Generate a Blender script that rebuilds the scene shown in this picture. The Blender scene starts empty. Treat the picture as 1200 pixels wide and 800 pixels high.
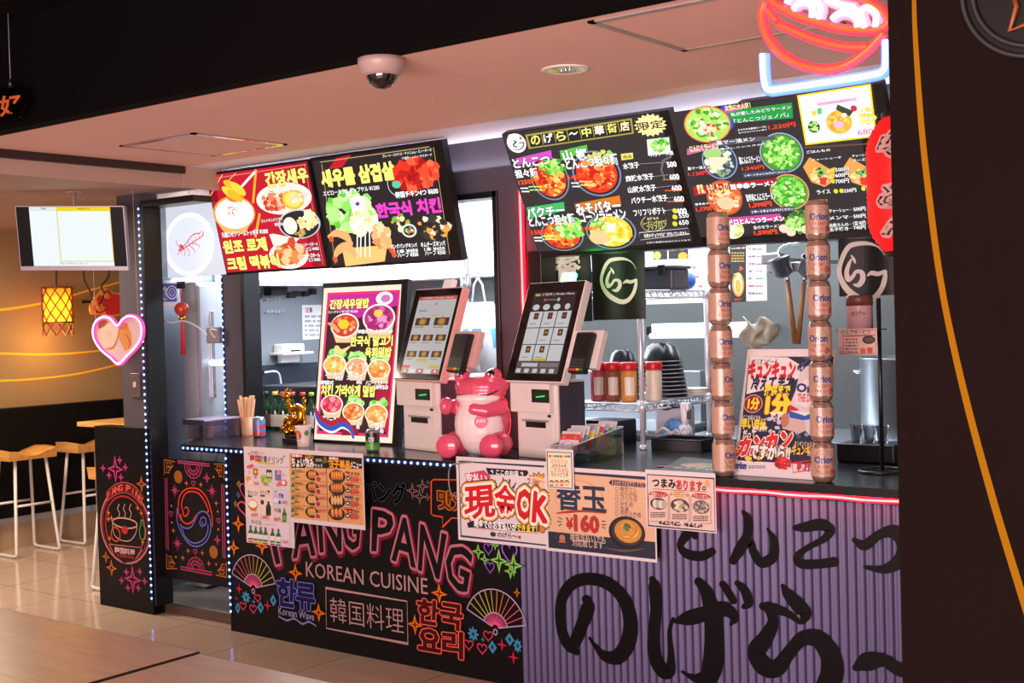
import bpy, bmesh, math, random
from mathutils import Vector as V, Matrix, Quaternion
random.seed(7)
S = bpy.context.scene
COL = S.collection
PI = math.pi
# ------------------------------------------------------------ camera, world, lights, exposure
FPX, YAW, PITCH, ROLL = 1475.0, 0.65415848, 0.02020939, 0.02826633
EYE = V((0.0, -4.28742, 1.6))
_F = V((-math.sin(YAW)*math.cos(PITCH), math.cos(YAW)*math.cos(PITCH), -math.sin(PITCH)))
_R = V((math.cos(YAW), math.sin(YAW), 0)); _D = _F.cross(_R)
_R, _D = math.cos(ROLL)*_R + math.sin(ROLL)*_D, -math.sin(ROLL)*_R + math.cos(ROLL)*_D
cam = bpy.data.cameras.new('camera'); camo = bpy.data.objects.new('camera', cam); COL.objects.link(camo)
cam.sensor_width = 36.0; cam.lens = FPX/1200*36.0; cam.clip_start = 0.05
_m = Matrix((_R, -_D, -_F)).transposed().to_4x4(); _m.translation = EYE; camo.matrix_world = _m
S.camera = camo
S.view_settings.view_transform = 'Standard'; S.view_settings.look = 'None'
S.view_settings.gamma = 1.0; S.view_settings.use_curve_mapping = False
S.view_settings.exposure = 0.0
w = bpy.data.worlds.new('world'); S.world = w; w.use_nodes = True
w.node_tree.nodes['Background'].inputs[0].default_value = (1.0, 0.77, 0.76, 1)
w.node_tree.nodes['Background'].inputs[1].default_value = 0.5

def area(name, loc, size, power, col, rot=(0, 0, 0), size_y=None, spread=PI):
    l = bpy.data.lights.new(name, 'AREA'); l.energy = power; l.color = col; l.size = size; l.spread = spread
    if size_y: l.shape = 'RECTANGLE'; l.size_y = size_y
    o = bpy.data.objects.new(name, l); o.location = loc; o.rotation_euler = rot; COL.objects.link(o); return o
area('kitchen_light_front', (-4.3, 0.95, 2.40), 3.0, 62, (0.86, 0.93, 1.0), size_y=0.35)
area('kitchen_light_back', (-4.2, 1.6, 2.40), 3.6, 85, (0.86, 0.93, 1.0), size_y=0.4)
area('doorway_light', (-5.75, 0.8, 2.42), 0.5, 34, (0.86, 0.93, 1.0), size_y=0.3)
area('dining_light_table', (-3.4, -2.9, 2.85), 1.2, 5, (1.0, 0.62, 0.40), size_y=0.6)
area('dining_light_aisle', (-1.6, -3.2, 2.85), 1.4, 8, (1.0, 0.60, 0.48), size_y=1.0)
area('dining_light_stools', (-7.4, -0.6, 2.28), 1.2, 95, (1.0, 0.80, 0.60), size_y=0.7)

area('rear_fill_light', (-0.6, -6.2, 1.35), 4.5, 480, (1.0, 0.73, 0.72), rot=(math.radians(97), 0, math.radians(14)), size_y=1.6)  # added unseen fill light behind the camera, brightens stall front and ceiling
area('menu_back_light', (-3.7, 0.43, 2.31), 3.6, 5, (0.86, 0.84, 1.0), rot=(PI, 0, 0), size_y=0.04)
area('menu_back_light', (-2.5, 0.43, 2.31), 1.6, 4.5, (0.86, 0.84, 1.0), rot=(PI, 0, 0), size_y=0.04)

# ------------------------------------------------------------ pixel rays -> points on real planes (measuring the photo)
def ray(px, py):
    return _R*((px-600)/FPX) + _D*((py-400)/FPX) + _F
def onplane(px, py, P, n):
    r = ray(px, py); return EYE + r*((P-EYE).dot(n)/r.dot(n))
def aX(px, py, v): return onplane(px, py, V((v, 0, 0)), V((1, 0, 0)))
def aY(px, py, v=0.0): return onplane(px, py, V((0, v, 0)), V((0, 1, 0)))
def aZ(px, py, v=0.0): return onplane(px, py, V((0, 0, v)), V((0, 0, 1)))
def depth(P): return (P-EYE).dot(_F)

# ------------------------------------------------------------ materials
def lin(h):
    if isinstance(h, (tuple, list)): return tuple(h[:3])
    h = h.lstrip('#')
    c = [int(h[i:i+2], 16)/255 for i in (0, 2, 4)]
    return tuple(x/12.92 if x <= 0.04045 else ((x+0.055)/1.055)**2.4 for x in c)
_mats = {}
def mat(name, col, rough=0.5, metal=0.0, emit=0.0, ecol=None, var=0.06, scale=18.0, bump=0.0, coat=0.0, spec=0.5):
    if name in _mats: return _mats[name]
    m = bpy.data.materials.new(name); m.use_nodes = True; nt = m.node_tree; b = nt.nodes['Principled BSDF']
    c = lin(col)
    b.inputs['Roughness'].default_value = rough; b.inputs['Metallic'].default_value = metal
    b.inputs['Coat Weight'].default_value = coat; b.inputs['Specular IOR Level'].default_value = spec
    tc = nt.nodes.new('ShaderNodeTexCoord'); nz = nt.nodes.new('ShaderNodeTexNoise')
    nz.inputs['Scale'].default_value = scale; nz.inputs['Detail'].default_value = 3
    nt.links.new(tc.outputs['Object'], nz.inputs['Vector'])
    rp = nt.nodes.new('ShaderNodeMix'); rp.data_type = 'RGBA'
    rp.inputs[6].default_value = (*[x*(1-var) for x in c], 1); rp.inputs[7].default_value = (*[min(1, x*(1+var)) for x in c], 1)
    nt.links.new(nz.outputs['Fac'], rp.inputs[0]); nt.links.new(rp.outputs[2], b.inputs['Base Color'])
    if bump:
        bp = nt.nodes.new('ShaderNodeBump'); bp.inputs['Strength'].default_value = bump; bp.inputs['Distance'].default_value = 0.01
        nt.links.new(nz.outputs['Fac'], bp.inputs['Height']); nt.links.new(bp.outputs['Normal'], b.inputs['Normal'])
    if emit:
        b.inputs['Emission Color'].default_value = (*lin(ecol or col), 1); b.inputs['Emission Strength'].default_value = emit
    _mats[name] = m; return m
def wood(name, a, b_, rough=0.35, scale=(1.5, 14, 14), spec=0.5):
    m = bpy.data.materials.new(name); m.use_nodes = True; nt = m.node_tree; b = nt.nodes['Principled BSDF']
    tc = nt.nodes.new('ShaderNodeTexCoord'); mp = nt.nodes.new('ShaderNodeMapping'); mp.inputs['Scale'].default_value = scale
    nz = nt.nodes.new('ShaderNodeTexNoise'); nz.inputs['Scale'].default_value = 4; nz.inputs['Detail'].default_value = 6; nz.inputs['Distortion'].default_value = 0.6
    cr = nt.nodes.new('ShaderNodeValToRGB'); cr.color_ramp.elements[0].position = 0.3; cr.color_ramp.elements[1].position = 0.72
    cr.color_ramp.elements[0].color = (*lin(a), 1); cr.color_ramp.elements[1].color = (*lin(b_), 1)
    nt.links.new(tc.outputs['Object'], mp.inputs[0]); nt.links.new(mp.outputs[0], nz.inputs['Vector'])
    nt.links.new(nz.outputs['Fac'], cr.inputs[0]); nt.links.new(cr.outputs[0], b.inputs['Base Color'])
    b.inputs['Roughness'].default_value = rough; b.inputs['Specular IOR Level'].default_value = spec; return m
def attr_mat(name, rough=0.5, emit=0.0, gloss=0.0, spec=0.5):
    m = bpy.data.materials.new(name); m.use_nodes = True; nt = m.node_tree; b = nt.nodes['Principled BSDF']
    a = nt.nodes.new('ShaderNodeAttribute'); a.attribute_name = 'Col'
    b.inputs['Roughness'].default_value = rough; b.inputs['Coat Weight'].default_value = gloss; b.inputs['Coat Roughness'].default_value = 0.12; b.inputs['Specular IOR Level'].default_value = spec
    if emit:
        b.inputs['Base Color'].default_value = (0.01, 0.01, 0.01, 1)
        nt.links.new(a.outputs['Color'], b.inputs['Emission Color']); b.inputs['Emission Strength'].default_value = emit
    else: nt.links.new(a.outputs['Color'], b.inputs['Base Color'])
    return m
def clear(name, tint=(1, 1, 1), gloss=0.12, rough=0.08):
    m = bpy.data.materials.new(name); m.use_nodes = True; nt = m.node_tree; nt.nodes.clear()
    o = nt.nodes.new('ShaderNodeOutputMaterial'); t = nt.nodes.new('ShaderNodeBsdfTransparent'); g = nt.nodes.new('ShaderNodeBsdfGlossy')
    t.inputs[0].default_value = (*tint, 1); g.inputs['Roughness'].default_value = rough
    fr = nt.nodes.new('ShaderNodeLayerWeight'); fr.inputs[0].default_value = 0.35
    mm = nt.nodes.new('ShaderNodeMath'); mm.operation = 'MULTIPLY_ADD'; mm.inputs[1].default_value = 0.5; mm.inputs[2].default_value = gloss
    mx = nt.nodes.new('ShaderNodeMixShader')
    nt.links.new(fr.outputs['Fresnel'], mm.inputs[0]); nt.links.new(mm.outputs[0], mx.inputs[0])
    nt.links.new(t.outputs[0], mx.inputs[1]); nt.links.new(g.outputs[0], mx.inputs[2]); nt.links.new(mx.outputs[0], o.inputs[0])
    return m
PRINT = attr_mat('printed_paper', 0.55); LAM = attr_mat('laminated_print', 0.45, gloss=0.06); VINYL = attr_mat('printed_vinyl_board', 0.45, spec=0.18)
SCREEN = attr_mat('lit_screen', 0.25, emit=1.25, spec=0.12); DIMSCREEN = attr_mat('dim_screen', 0.2, emit=0.66, spec=0.15); MATTE = attr_mat('matte_wall_paint', 0.8, spec=0.1)
BLACK = mat('black_plastic', '#0e0e10', 0.35); DARK = mat('dark_board', '#0f0f13', 0.5, spec=0.25); GREYWALL = mat('grey_wall_paint', '#443f48', 0.7, bump=0.05, scale=60)
STEEL = mat('stainless_steel', '#b9bfc6', 0.32, 0.85, var=0.1, scale=3); CHROME = mat('chrome_wire', '#d8dade', 0.18, 0.9)
WHITE = mat('white_plastic', '#e6e0da', 0.4); WPAINT = mat('white_paint', '#e9e9ee', 0.5)
CLEAR = clear('clear_plastic'); CLEAR2 = clear('clear_acrylic', (0.97, 0.97, 1), 0.01, 0.3)

# ------------------------------------------------------------ objects, parts, tags
def wm(o):
    m = o.matrix_basis.copy()
    while o.parent: o = o.parent; m = o.matrix_basis @ m
    return m
def tag(o, label=None, cat=None, group=None, kind=None):
    if label: o['label'] = label
    if cat: o['category'] = cat
    if group: o['group'] = group
    if kind: o['kind'] = kind
    return o
def thing(name, loc, label, cat, group=None, rz=0.0):
    o = bpy.data.objects.new(name, None); o.location = loc; o.rotation_euler = (0, 0, rz); o.empty_display_size = 0.05
    COL.objects.link(o); return tag(o, label, cat, group)
def dup(o, parent=None, **kw):
    c = o.copy(); COL.objects.link(c)
    if parent is not None: c.parent = parent
    for ch in list(o.children): dup(ch, c)
    for k, v in kw.items(): c[k] = v
    return c
def link_mesh(name, me, parent=None, local=False):
    o = bpy.data.objects.new(name, me); COL.objects.link(o)
    if parent is not None:
        o.parent = parent
        if not local: me.transform(wm(parent).inverted())
    else:
        vs = [v.co for v in me.vertices]
        c = V(((min(v.x for v in vs)+max(v.x for v in vs))/2, (min(v.y for v in vs)+max(v.y for v in vs))/2, min(v.z for v in vs)))
        me.transform(Matrix.Translation(-c)); o.location = c
    return o
def frame_from(p0, p1):
    z = (p1-p0).normalized(); a = V((0, 0, 1)) if abs(z.z) < 0.95 else V((1, 0, 0))
    x = a.cross(z).normalized(); return x, z.cross(x), z
class MB:
    def __init__(s): s.bm = bmesh.new()
    def box(s, x0, x1, y0, y1, z0, z1, bev=0.0, m=0, M=None, seg=2):
        r = bmesh.ops.create_cube(s.bm, size=1.0)
        T = Matrix.Translation(((x0+x1)/2, (y0+y1)/2, (z0+z1)/2)) @ Matrix.Diagonal((abs(x1-x0), abs(y1-y0), abs(z1-z0), 1))
        bmesh.ops.transform(s.bm, matrix=T, verts=r['verts'])
        fs = set(f for v in r['verts'] for f in v.link_faces)
        if bev:
            q = bmesh.ops.bevel(s.bm, geom=list(set(e for v in r['verts'] for e in v.link_edges)), offset=bev, segments=seg, affect='EDGES', profile=0.5)
            fs = set(f for v in q['verts'] for f in v.link_faces) | set(f for f in fs if f.is_valid)
        for f in fs: f.material_index = m
        if M is not None: bmesh.ops.transform(s.bm, matrix=M, verts=list(set(v for f in fs for v in f.verts)))
        return s
    def lathe(s, prof, P=(0, 0, 0), axis=(0, 0, 1), n=24, m=0, cap=True, smooth=True, sx=1.0, sy=1.0, ref=None):
        z = V(axis).normalized(); a = V((1, 0, 0)) if abs(z.x) < 0.9 else V((0, 1, 0))
        if ref is not None: a = V(ref)
        x = (a - z*a.dot(z)).normalized(); y = z.cross(x); P = V(P); rings = []
        for r, h in prof:
            rings.append([s.bm.verts.new(P + x*(r*sx*math.cos(2*PI*i/n)) + y*(r*sy*math.sin(2*PI*i/n)) + z*h) for i in range(n)])
        fs = []
        for a_, b in zip(rings, rings[1:]):
            for i in range(n): fs.append(s.bm.faces.new((a_[i], a_[(i+1) % n], b[(i+1) % n], b[i])))
        if cap:
            if prof[0][0] > 1e-6: fs.append(s.bm.faces.new(rings[0][::-1]))
            if prof[-1][0] > 1e-6: fs.append(s.bm.faces.new(rings[-1]))
        for f in fs: f.material_index = m; f.smooth = smooth
        return s
    def cyl(s, p0, p1, r, r2=None, n=16, m=0):
        p0, p1 = V(p0), V(p1); return s.lathe([(r, 0), (r if r2 is None else r2, (p1-p0).length)], p0, p1-p0, n, m)
    def tube(s, pts, r, n=8, m=0, closed=False, smooth=True):
        pts = [V(p) for p in pts]; rings = []; N = len(pts); prev = None
        rs = r if isinstance(r, (list, tuple)) else [r]*N
        for i, p in enumerate(pts):
            a = pts[(i-1) % N] if (closed or i > 0) else p; b = pts[(i+1) % N] if (closed or i < N-1) else p
            t = (b-a).normalized()
            if prev is None:
                u = V((0, 0, 1)) if abs(t.z) < 0.9 else V((1, 0, 0)); x = (u - t*u.dot(t)).normalized()
            else: x = (prev - t*prev.dot(t)).normalized()
            prev = x; y = t.cross(x)
            rings.append([s.bm.verts.new(p + x*(rs[i]*math.cos(2*PI*k/n)) + y*(rs[i]*math.sin(2*PI*k/n))) for k in range(n)])
        prs = list(zip(rings, rings[1:])) + ([(rings[-1], rings[0])] if closed else [])
        for a, b in prs:
            for k in range(n):
                f = s.bm.faces.new((a[k], a[(k+1) % n], b[(k+1) % n], b[k])); f.smooth = smooth; f.material_index = m
        if not closed:
            for rg in (rings[0][::-1], rings[-1]): f = s.bm.faces.new(rg); f.material_index = m
        return s
    def ball(s, P, r, sc=(1, 1, 1), M=None, m=0, seg=20, rings=12):
        q = bmesh.ops.create_uvsphere(s.bm, u_segments=seg, v_segments=rings, radius=r)
        T = Matrix.Translation(P) @ (M.to_4x4() if M is not None else Matrix.Identity(4)) @ Matrix.Diagonal((*sc, 1))
        bmesh.ops.transform(s.bm, matrix=T, verts=q['verts'])
        for f in set(f for v in q['verts'] for f in v.link_faces): f.smooth = True; f.material_index = m
        return s
    def prism(s, poly, O, ux, uy, d0, d1, m=0):
        """extrude a 2D outline along the plane's normal from d0 to d1"""
        O, ux, uy = V(O), V(ux), V(uy); n = ux.cross(uy)
        a = [s.bm.verts.new(O+ux*p[0]+uy*p[1]+n*d0) for p in poly]; b = [s.bm.verts.new(O+ux*p[0]+uy*p[1]+n*d1) for p in poly]
        fs = [s.bm.faces.new(a[::-1]), s.bm.faces.new(b)]
        for i in range(len(poly)): j = (i+1) % len(poly); fs.append(s.bm.faces.new((a[i], a[j], b[j], b[i])))
        for f in fs: f.material_index = m
        return s
    def quad(s, *p, m=0):
        f = s.bm.faces.new([s.bm.verts.new(V(q)) for q in p]); f.material_index = m; return s
    def xform(s, M): bmesh.ops.transform(s.bm, matrix=M, verts=s.bm.verts[:]); return s
    def build(s, name, mats, parent=None, local=False, sub=0):
        bmesh.ops.recalc_face_normals(s.bm, faces=s.bm.faces[:])
        me = bpy.data.meshes.new(name); s.bm.to_mesh(me); s.bm.free()
        for m in (mats if isinstance(mats, (list, tuple)) else [mats]): me.materials.append(m)
        o = link_mesh(name, me, parent, local)
        if sub: md = o.modifiers.new('sub', 'SUBSURF'); md.levels = md.render_levels = sub
        return o
def struct(o): o['kind'] = 'structure'; return o
def smooth_path(pts, n=6, closed=False):
    P = [tuple(p) for p in pts]; N = len(P); out = []
    for i in range(N if closed else N-1):
        p = [P[(i+k) % N] if closed else P[min(max(i+k, 0), N-1)] for k in (-1, 0, 1, 2)]
        for j in range(n):
            t = j/n
            out.append(tuple(0.5*(2*b + (c-a)*t + (2*a-5*b+4*c-d)*t*t + (3*b-a-3*c+d)*t**3) for a, b, c, d in zip(*p)))
    if not closed: out.append(P[-1])
    return out

# ------------------------------------------------------------ flat artwork: printed sheets, boards and screens
_tx = {}
def text_mesh(t, bold):
    k = (t, bold)
    if k not in _tx:
        c = bpy.data.curves.new('t', 'FONT'); c.body = t; c.resolution_u = 2; c.offset = bold
        o = bpy.data.objects.new('t', c); COL.objects.link(o)
        bpy.context.view_layer.update()
        me = bpy.data.meshes.new_from_object(o.evaluated_get(bpy.context.evaluated_depsgraph_get()))
        vs = [(v.co.x, v.co.y) for v in me.vertices]; fs = [tuple(p.vertices) for p in me.polygons]
        bpy.data.objects.remove(o); bpy.data.curves.remove(c); bpy.data.meshes.remove(me)
        _tx[k] = (vs, fs)
    return _tx[k]
EPS = 0.00002
class Art:
    """flat shapes stacked in thin layers on the plane O + u*ux + v*uy; coordinates are read off the photo"""
    def __init__(s, O, ux, uy, z=(0, 0, 1.0), warp=None):
        s.O, s.ux, s.uy = V(O), V(ux).normalized(), V(uy).normalized(); s.n = s.ux.cross(s.uy); s.z = z; s.k = 0; s.vs = []; s.fs = []; s.cs = []; s.warp = warp; s.flat = False; s.emis = False
    def crop(s, x, y, sc): s.z = (x, y, sc); return s
    def L(s, x, y):
        if s.flat: return (x, y)
        p = onplane(s.z[0]+x/s.z[2], s.z[1]+y/s.z[2], s.O, s.n) - s.O; return (p.dot(s.ux), p.dot(s.uy))
    def W(s, u, v, d=0.0): return s.O + s.ux*u + s.uy*v + s.n*d
    def raw(s, vs, fs, col, up=1):
        s.k += up; b = len(s.vs); z = s.k*EPS
        for u, v in vs: s.vs.append((u, v, z))
        c = lin(col)
        for f in fs: s.fs.append(tuple(i+b for i in f)); s.cs.append(c)
    def lpoly(s, P, col, up=1): s.raw(P, [tuple(range(len(P)))], col, up)
    def poly(s, P, col): s.lpoly([s.L(*p) for p in P], col)
    def rect(s, x0, y0, x1, y1, col):
        a, b = s.L(x0, y0), s.L(x1, y1); s.lpoly([a, (b[0], a[1]), b, (a[0], b[1])], col)
    def loc(s, cx, cy, rx, ry):
        c = s.L(cx, cy)
        if s.flat: return c, rx, ry
        return c, abs(s.L(cx+rx, cy)[0]-s.L(cx-rx, cy)[0])/2, abs(s.L(cx, cy+ry)[1]-s.L(cx, cy-ry)[1])/2
    def shape(s, pts, cx, cy, rx, ry, col, w=0.0, rot=0.0):
        c, a, b = s.loc(cx, cy, rx, ry); cs, sn = math.cos(rot), math.sin(rot)
        P = [(c[0]+a*(x*cs-y*sn), c[1]+b*(x*sn+y*cs)) for x, y in pts]
        if w: s.lline(P, w*a, col, True)
        else: s.lpoly(P, col)
    def ell(s, cx, cy, rx, ry, col, w=0.0, n=28): s.shape([(math.cos(2*PI*i/n), math.sin(2*PI*i/n)) for i in range(n)], cx, cy, rx, ry, col, w)
    def lline(s, P, w, col, closed=False):
        N = len(P); vs = []; ws = w if isinstance(w, (list, tuple)) else [w]*N
        for i, p in enumerate(P):
            a = P[(i-1) % N] if (closed or i > 0) else p; b = P[(i+1) % N] if (closed or i < N-1) else p
            tx, ty = b[0]-a[0], b[1]-a[1]; l = math.hypot(tx, ty) or 1; nx, ny = -ty/l, tx/l
            m = 1.0
            if a is not p and b is not p:
                e = (p[0]-a[0], p[1]-a[1]); el = math.hypot(*e) or 1; cs = abs((e[0]*tx+e[1]*ty)/(el*l)); m = min(1/max(cs, 0.45), 2.0)
            h = ws[i]*m/2; vs += [(p[0]+nx*h, p[1]+ny*h), (p[0]-nx*h, p[1]-ny*h)]
        fs = [(2*i, 2*i+1, 2*i+3, 2*i+2) for i in range(N-1)]
        if closed: fs.append((2*N-2, 2*N-1, 1, 0))
        s.raw(vs, fs, col)
    def line(s, P, w, col, closed=False):
        """w in photo pixels of the current crop"""
        sc = 1.0 if s.flat else depth(s.W(*s.L(*P[0])))/FPX/s.z[2]
        s.lline([s.L(*p) for p in P], [x*sc for x in w] if isinstance(w, (list, tuple)) else w*sc, col, closed)
    def stroke(s, P, col, n=6):
        """brush stroke: points (x, y, width) in crop pixels, rounded ends"""
        Q = smooth_path(P, n); s.line([q[:2] for q in Q], [max(q[2], 2) for q in Q], col)
        for q in (Q[0], Q[-1]): s.ell(q[0], q[1], q[2]*0.5, q[2]*0.5, col, n=14)
    def text(s, t, x0, y0, x1, y1, col, bold=0.0, ol=None, ow=0.05):
        """text stretched over the box with bottom-left (x0,y0) and top-right (x1,y1)"""
        a, b = s.L(x0, y0), s.L(x1, y1); s.tq(t, ((a[0], b[1]), b, (b[0], a[1]), a), col, bold, ol, ow)
    def quadtext(s, t, TL, TR, BR, BL, col, bold=0.0, ol=None, ow=0.05): s.tq(t, [s.L(*p) for p in (TL, TR, BR, BL)], col, bold, ol, ow)
    def tq(s, t, q, col, bold, ol, ow):
        vs, fs = text_mesh(t, 0.0)
        if not vs: return
        bx0, bx1 = min(v[0] for v in vs), max(v[0] for v in vs); by0, by1 = min(v[1] for v in vs), max(v[1] for v in vs)
        ls = [(ow, ol)] if isinstance(ol, str) else list(ol or [])
        hgt = abs(q[0][1]-q[3][1]); nd = 8 if hgt > 0.035 else 4
        core = min(bold, 0.018); ex = max(bold-core, 0.0)
        vs, fs = text_mesh(t, round(core, 3)); uv = [((x-bx0)/max(bx1-bx0, 1e-6), (y-by0)/max(by1-by0, 1e-6)) for x, y in vs]
        su, sv = 1/max(bx1-bx0, 1e-6), 1/max(by1-by0, 1e-6)
        base = [tuple((q[3][i]*(1-u)+q[2][i]*u)*(1-v) + (q[0][i]*(1-u)+q[1][i]*u)*v for i in (0, 1)) for u, v in uv]
        eu = [(q[2][i]-q[3][i])*su for i in (0, 1)]; ev = [(q[0][i]-q[3][i])*sv for i in (0, 1)]
        def shifted(r, c, n):
            for k in range(n):
                a = 2*PI*k/n+0.3; du, dv = r*math.cos(a), r*math.sin(a); ox, oy = eu[0]*du+ev[0]*dv, eu[1]*du+ev[1]*dv
                s.raw([(x+ox, y+oy) for x, y in base], fs, c, up(c))
        up = lambda c: 0 if (s.emis or max(lin(c)) < 0.035) else 1
        s.k += 2
        for o_, c_ in sorted(ls, key=lambda z: -z[0]): shifted(o_+ex, c_, nd+4 if o_+ex > 0.08 else nd); s.k += 1
        if ex > 0.004 and hgt > 0.02: shifted(ex, col, 6)
        s.raw(base, fs, col, up(col)); s.k += 1
    def grid(s, x0, y0, x1, y1, n, w, col):
        """lines of unreadable small print: rows of short dashes"""
        for i in range(n):
            y = y0+(y1-y0)*(i+0.5)/n; h = abs(y1-y0)/n*0.28; x = x0
            while x < x1:
                l = random.uniform(0.5, 1.6)*w
                a, b = s.L(x, y+h), s.L(min(x+l, x1), y-h); s.lpoly([a, (b[0], a[1]), b, (a[0], b[1])], col, 0); x += l+w*0.35
        s.k += 1
    def scatter(s, cx, cy, rx, ry, cols, n, r, seed=1):
        rd = random.Random(seed); c, a, b = s.loc(cx, cy, rx, ry); q = a/rx; k0 = s.k
        for i in range(n):
            t, d = rd.uniform(0, 2*PI), math.sqrt(rd.random()); e = r*q*rd.uniform(0.6, 1.3); o = rd.uniform(0, PI); m = rd.choice((5, 6, 7))
            P = [(c[0]+a*d*math.cos(t)+e*math.cos(o+2*PI*j/m)*rd.uniform(0.7, 1.2), c[1]+b*d*math.sin(t)+e*math.sin(o+2*PI*j/m)*rd.uniform(0.5, 1.0)) for j in range(m)]
            s.k = k0+i % 24; s.lpoly(P, rd.choice(cols))
        s.k = k0+26
    def board(s, corners, th, col, inset=0.0):
        """sheet with thickness th behind the artwork; corners in local (u, v)"""
        b = len(s.vs); n = len(corners)
        for d in (0.0, -th):
            for u, v in corners: s.vs.append((u, v, d))
        c = lin(col); F = [tuple(range(b, b+n)), tuple(range(b+2*n-1, b+n-1, -1))] + [(b+i, b+n+i, b+n+(i+1) % n, b+(i+1) % n) for i in range(n)]
        for f in F: s.fs.append(f); s.cs.append(c)
    def sheet(s, x0, y0, x1, y1, th, col):
        a, b = s.L(x0, y0), s.L(x1, y1); s.board([a, (b[0], a[1]), b, (a[0], b[1])], th, col); return a, b
    def build(s, name, m, parent=None, local=False):
        me = bpy.data.meshes.new(name)
        vs = [s.warp(*v) if s.warp else tuple(s.W(*v)) for v in s.vs]
        me.from_pydata(vs, [], s.fs); at = me.color_attributes.new('Col', 'FLOAT_COLOR', 'CORNER')
        buf = []
        for f, c in zip(s.fs, s.cs): buf += [c[0], c[1], c[2], 1.0]*len(f)
        at.data.foreach_set('color', buf); me.materials.append(m)
        return link_mesh(name, me, parent, local)
STAR4 = [(math.cos(PI*i/4+PI/2)*(1 if i % 2 == 0 else 0.27), math.sin(PI*i/4+PI/2)*(1 if i % 2 == 0 else 0.27)) for i in range(8)]
STAR8 = [(math.cos(PI*i/8)*(1 if i % 4 == 0 else 0.7 if i % 2 == 0 else 0.25), math.sin(PI*i/8)*(1 if i % 4 == 0 else 0.7 if i % 2 == 0 else 0.25)) for i in range(16)]
FLOW = [(math.cos(PI*i/16)*(0.78+0.22*math.cos(PI*i/2)), math.sin(PI*i/16)*(0.78+0.22*math.cos(PI*i/2))) for i in range(32)]
DIAM = [(0, 1), (-0.75, 0), (0, -1), (0.75, 0)]
HEART = [(1.0*math.sin(t)**3, (13*math.cos(t)-5*math.cos(2*t)-2*math.cos(3*t)-math.cos(4*t))/15.0) for t in [2*PI*i/28 for i in range(28)]]
X, Y, Z = V((1, 0, 0)), V((0, 1, 0)), V((0, 0, 1))
# ============================================================ the room
def floor_mat():
    m = bpy.data.materials.new('glossy_beige_tiles'); m.use_nodes = True; nt = m.node_tree; b = nt.nodes['Principled BSDF']
    tc = nt.nodes.new('ShaderNodeTexCoord'); br = nt.nodes.new('ShaderNodeTexBrick'); br.offset = 0.0
    br.inputs['Scale'].default_value = 1.0; br.inputs['Brick Width'].default_value = 0.6; br.inputs['Row Height'].default_value = 0.6
    br.inputs['Mortar Size'].default_value = 0.004; br.inputs['Color1'].default_value = (*lin('#c4ac98'), 1); br.inputs['Color2'].default_value = (*lin('#c0a894'), 1)
    br.inputs['Mortar'].default_value = (*lin('#8d7a6a'), 1)
    nz = nt.nodes.new('ShaderNodeTexNoise'); nz.inputs['Scale'].default_value = 2.2; nz.inputs['Detail'].default_value = 5; nz.inputs['Distortion'].default_value = 1.5
    mx = nt.nodes.new('ShaderNodeMix'); mx.data_type = 'RGBA'; mx.blend_type = 'MULTIPLY'; mx.inputs[0].default_value = 0.22
    nt.links.new(tc.outputs['Object'], br.inputs['Vector']); nt.links.new(tc.outputs['Object'], nz.inputs['Vector'])
    nt.links.new(br.outputs['Color'], mx.inputs[6]); nt.links.new(nz.outputs['Color'], mx.inputs[7]); nt.links.new(mx.outputs[2], b.inputs['Base Color'])
    b.inputs['Roughness'].default_value = 0.13; b.inputs['Specular IOR Level'].default_value = 0.6
    return m
struct(MB().box(-9.0, 1.6, -6.0, 0.09, -0.1, 0.0).box(-9.0, -6.2, 0.09, 3.6, -0.1, 0.0).build('floor', floor_mat()))
struct(MB().box(-6.2, -0.9, 0.09, 2.35, -0.1, 0.047).build('floor_kitchen', mat('kitchen_floor', '#bab8b3', 0.4, bump=0.2)))
struct(MB().box(-5.84, -5.18, 0.07, 0.09, 0.0, 0.05).build('trim_1', wood('threshold_wood', '#5b463c', '#4a382f', 0.6)))
CEIL = mat('ceiling_plaster', '#e0b2a4', 0.75, var=0.03, scale=5)
struct(MB().box(-5.5, 1.6, -1.25, 0.045, 2.45, 2.55).build('ceiling', CEIL))
struct(MB().box(-5.5, 1.6, 0.045, 0.6, 2.45, 2.55).build('trim_6', mat('white_ceiling_strip', '#e4e0ea', 0.6)))
struct(MB().box(-6.2, -5.5, 0.12, 2.35, 2.45, 2.55).box(-5.5, -0.9, 0.6, 2.35, 2.45, 2.55).build('ceiling_kitchen', WPAINT))
struct(MB().box(-9.0, -5.5, -6.0, 0.12, 2.335, 2.55).box(-9.0, -6.2, 0.12, 3.6, 2.335, 2.55).build('ceiling_lounge', mat('lounge_ceiling_plaster', '#a88d80', 0.75, var=0.03, scale=5)))
struct(MB().box(-5.499, -5.47, -1.25, 0.02, 2.41, 2.45).build('trim_2', mat('dark_pipe', '#2a1c1c', 0.4)))
DARKCEIL = wood('dark_ceiling_wood', '#140f10', '#0d0a0b', 0.9, (3, 1, 3), 0.05)
struct(MB().box(-5.5, 1.6, -1.325, -1.25, 2.45, 2.95).build('trim_3', mat('dark_beam_paint', '#0b0808', 0.9, scale=3, spec=0.05)))
struct(MB().box(-9.0, 1.6, -6.0, -1.325, 2.9, 3.0).box(-5.56, -5.5, -6.0, -1.25, 2.335, 2.95).build('ceiling_dining', DARKCEIL))
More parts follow.
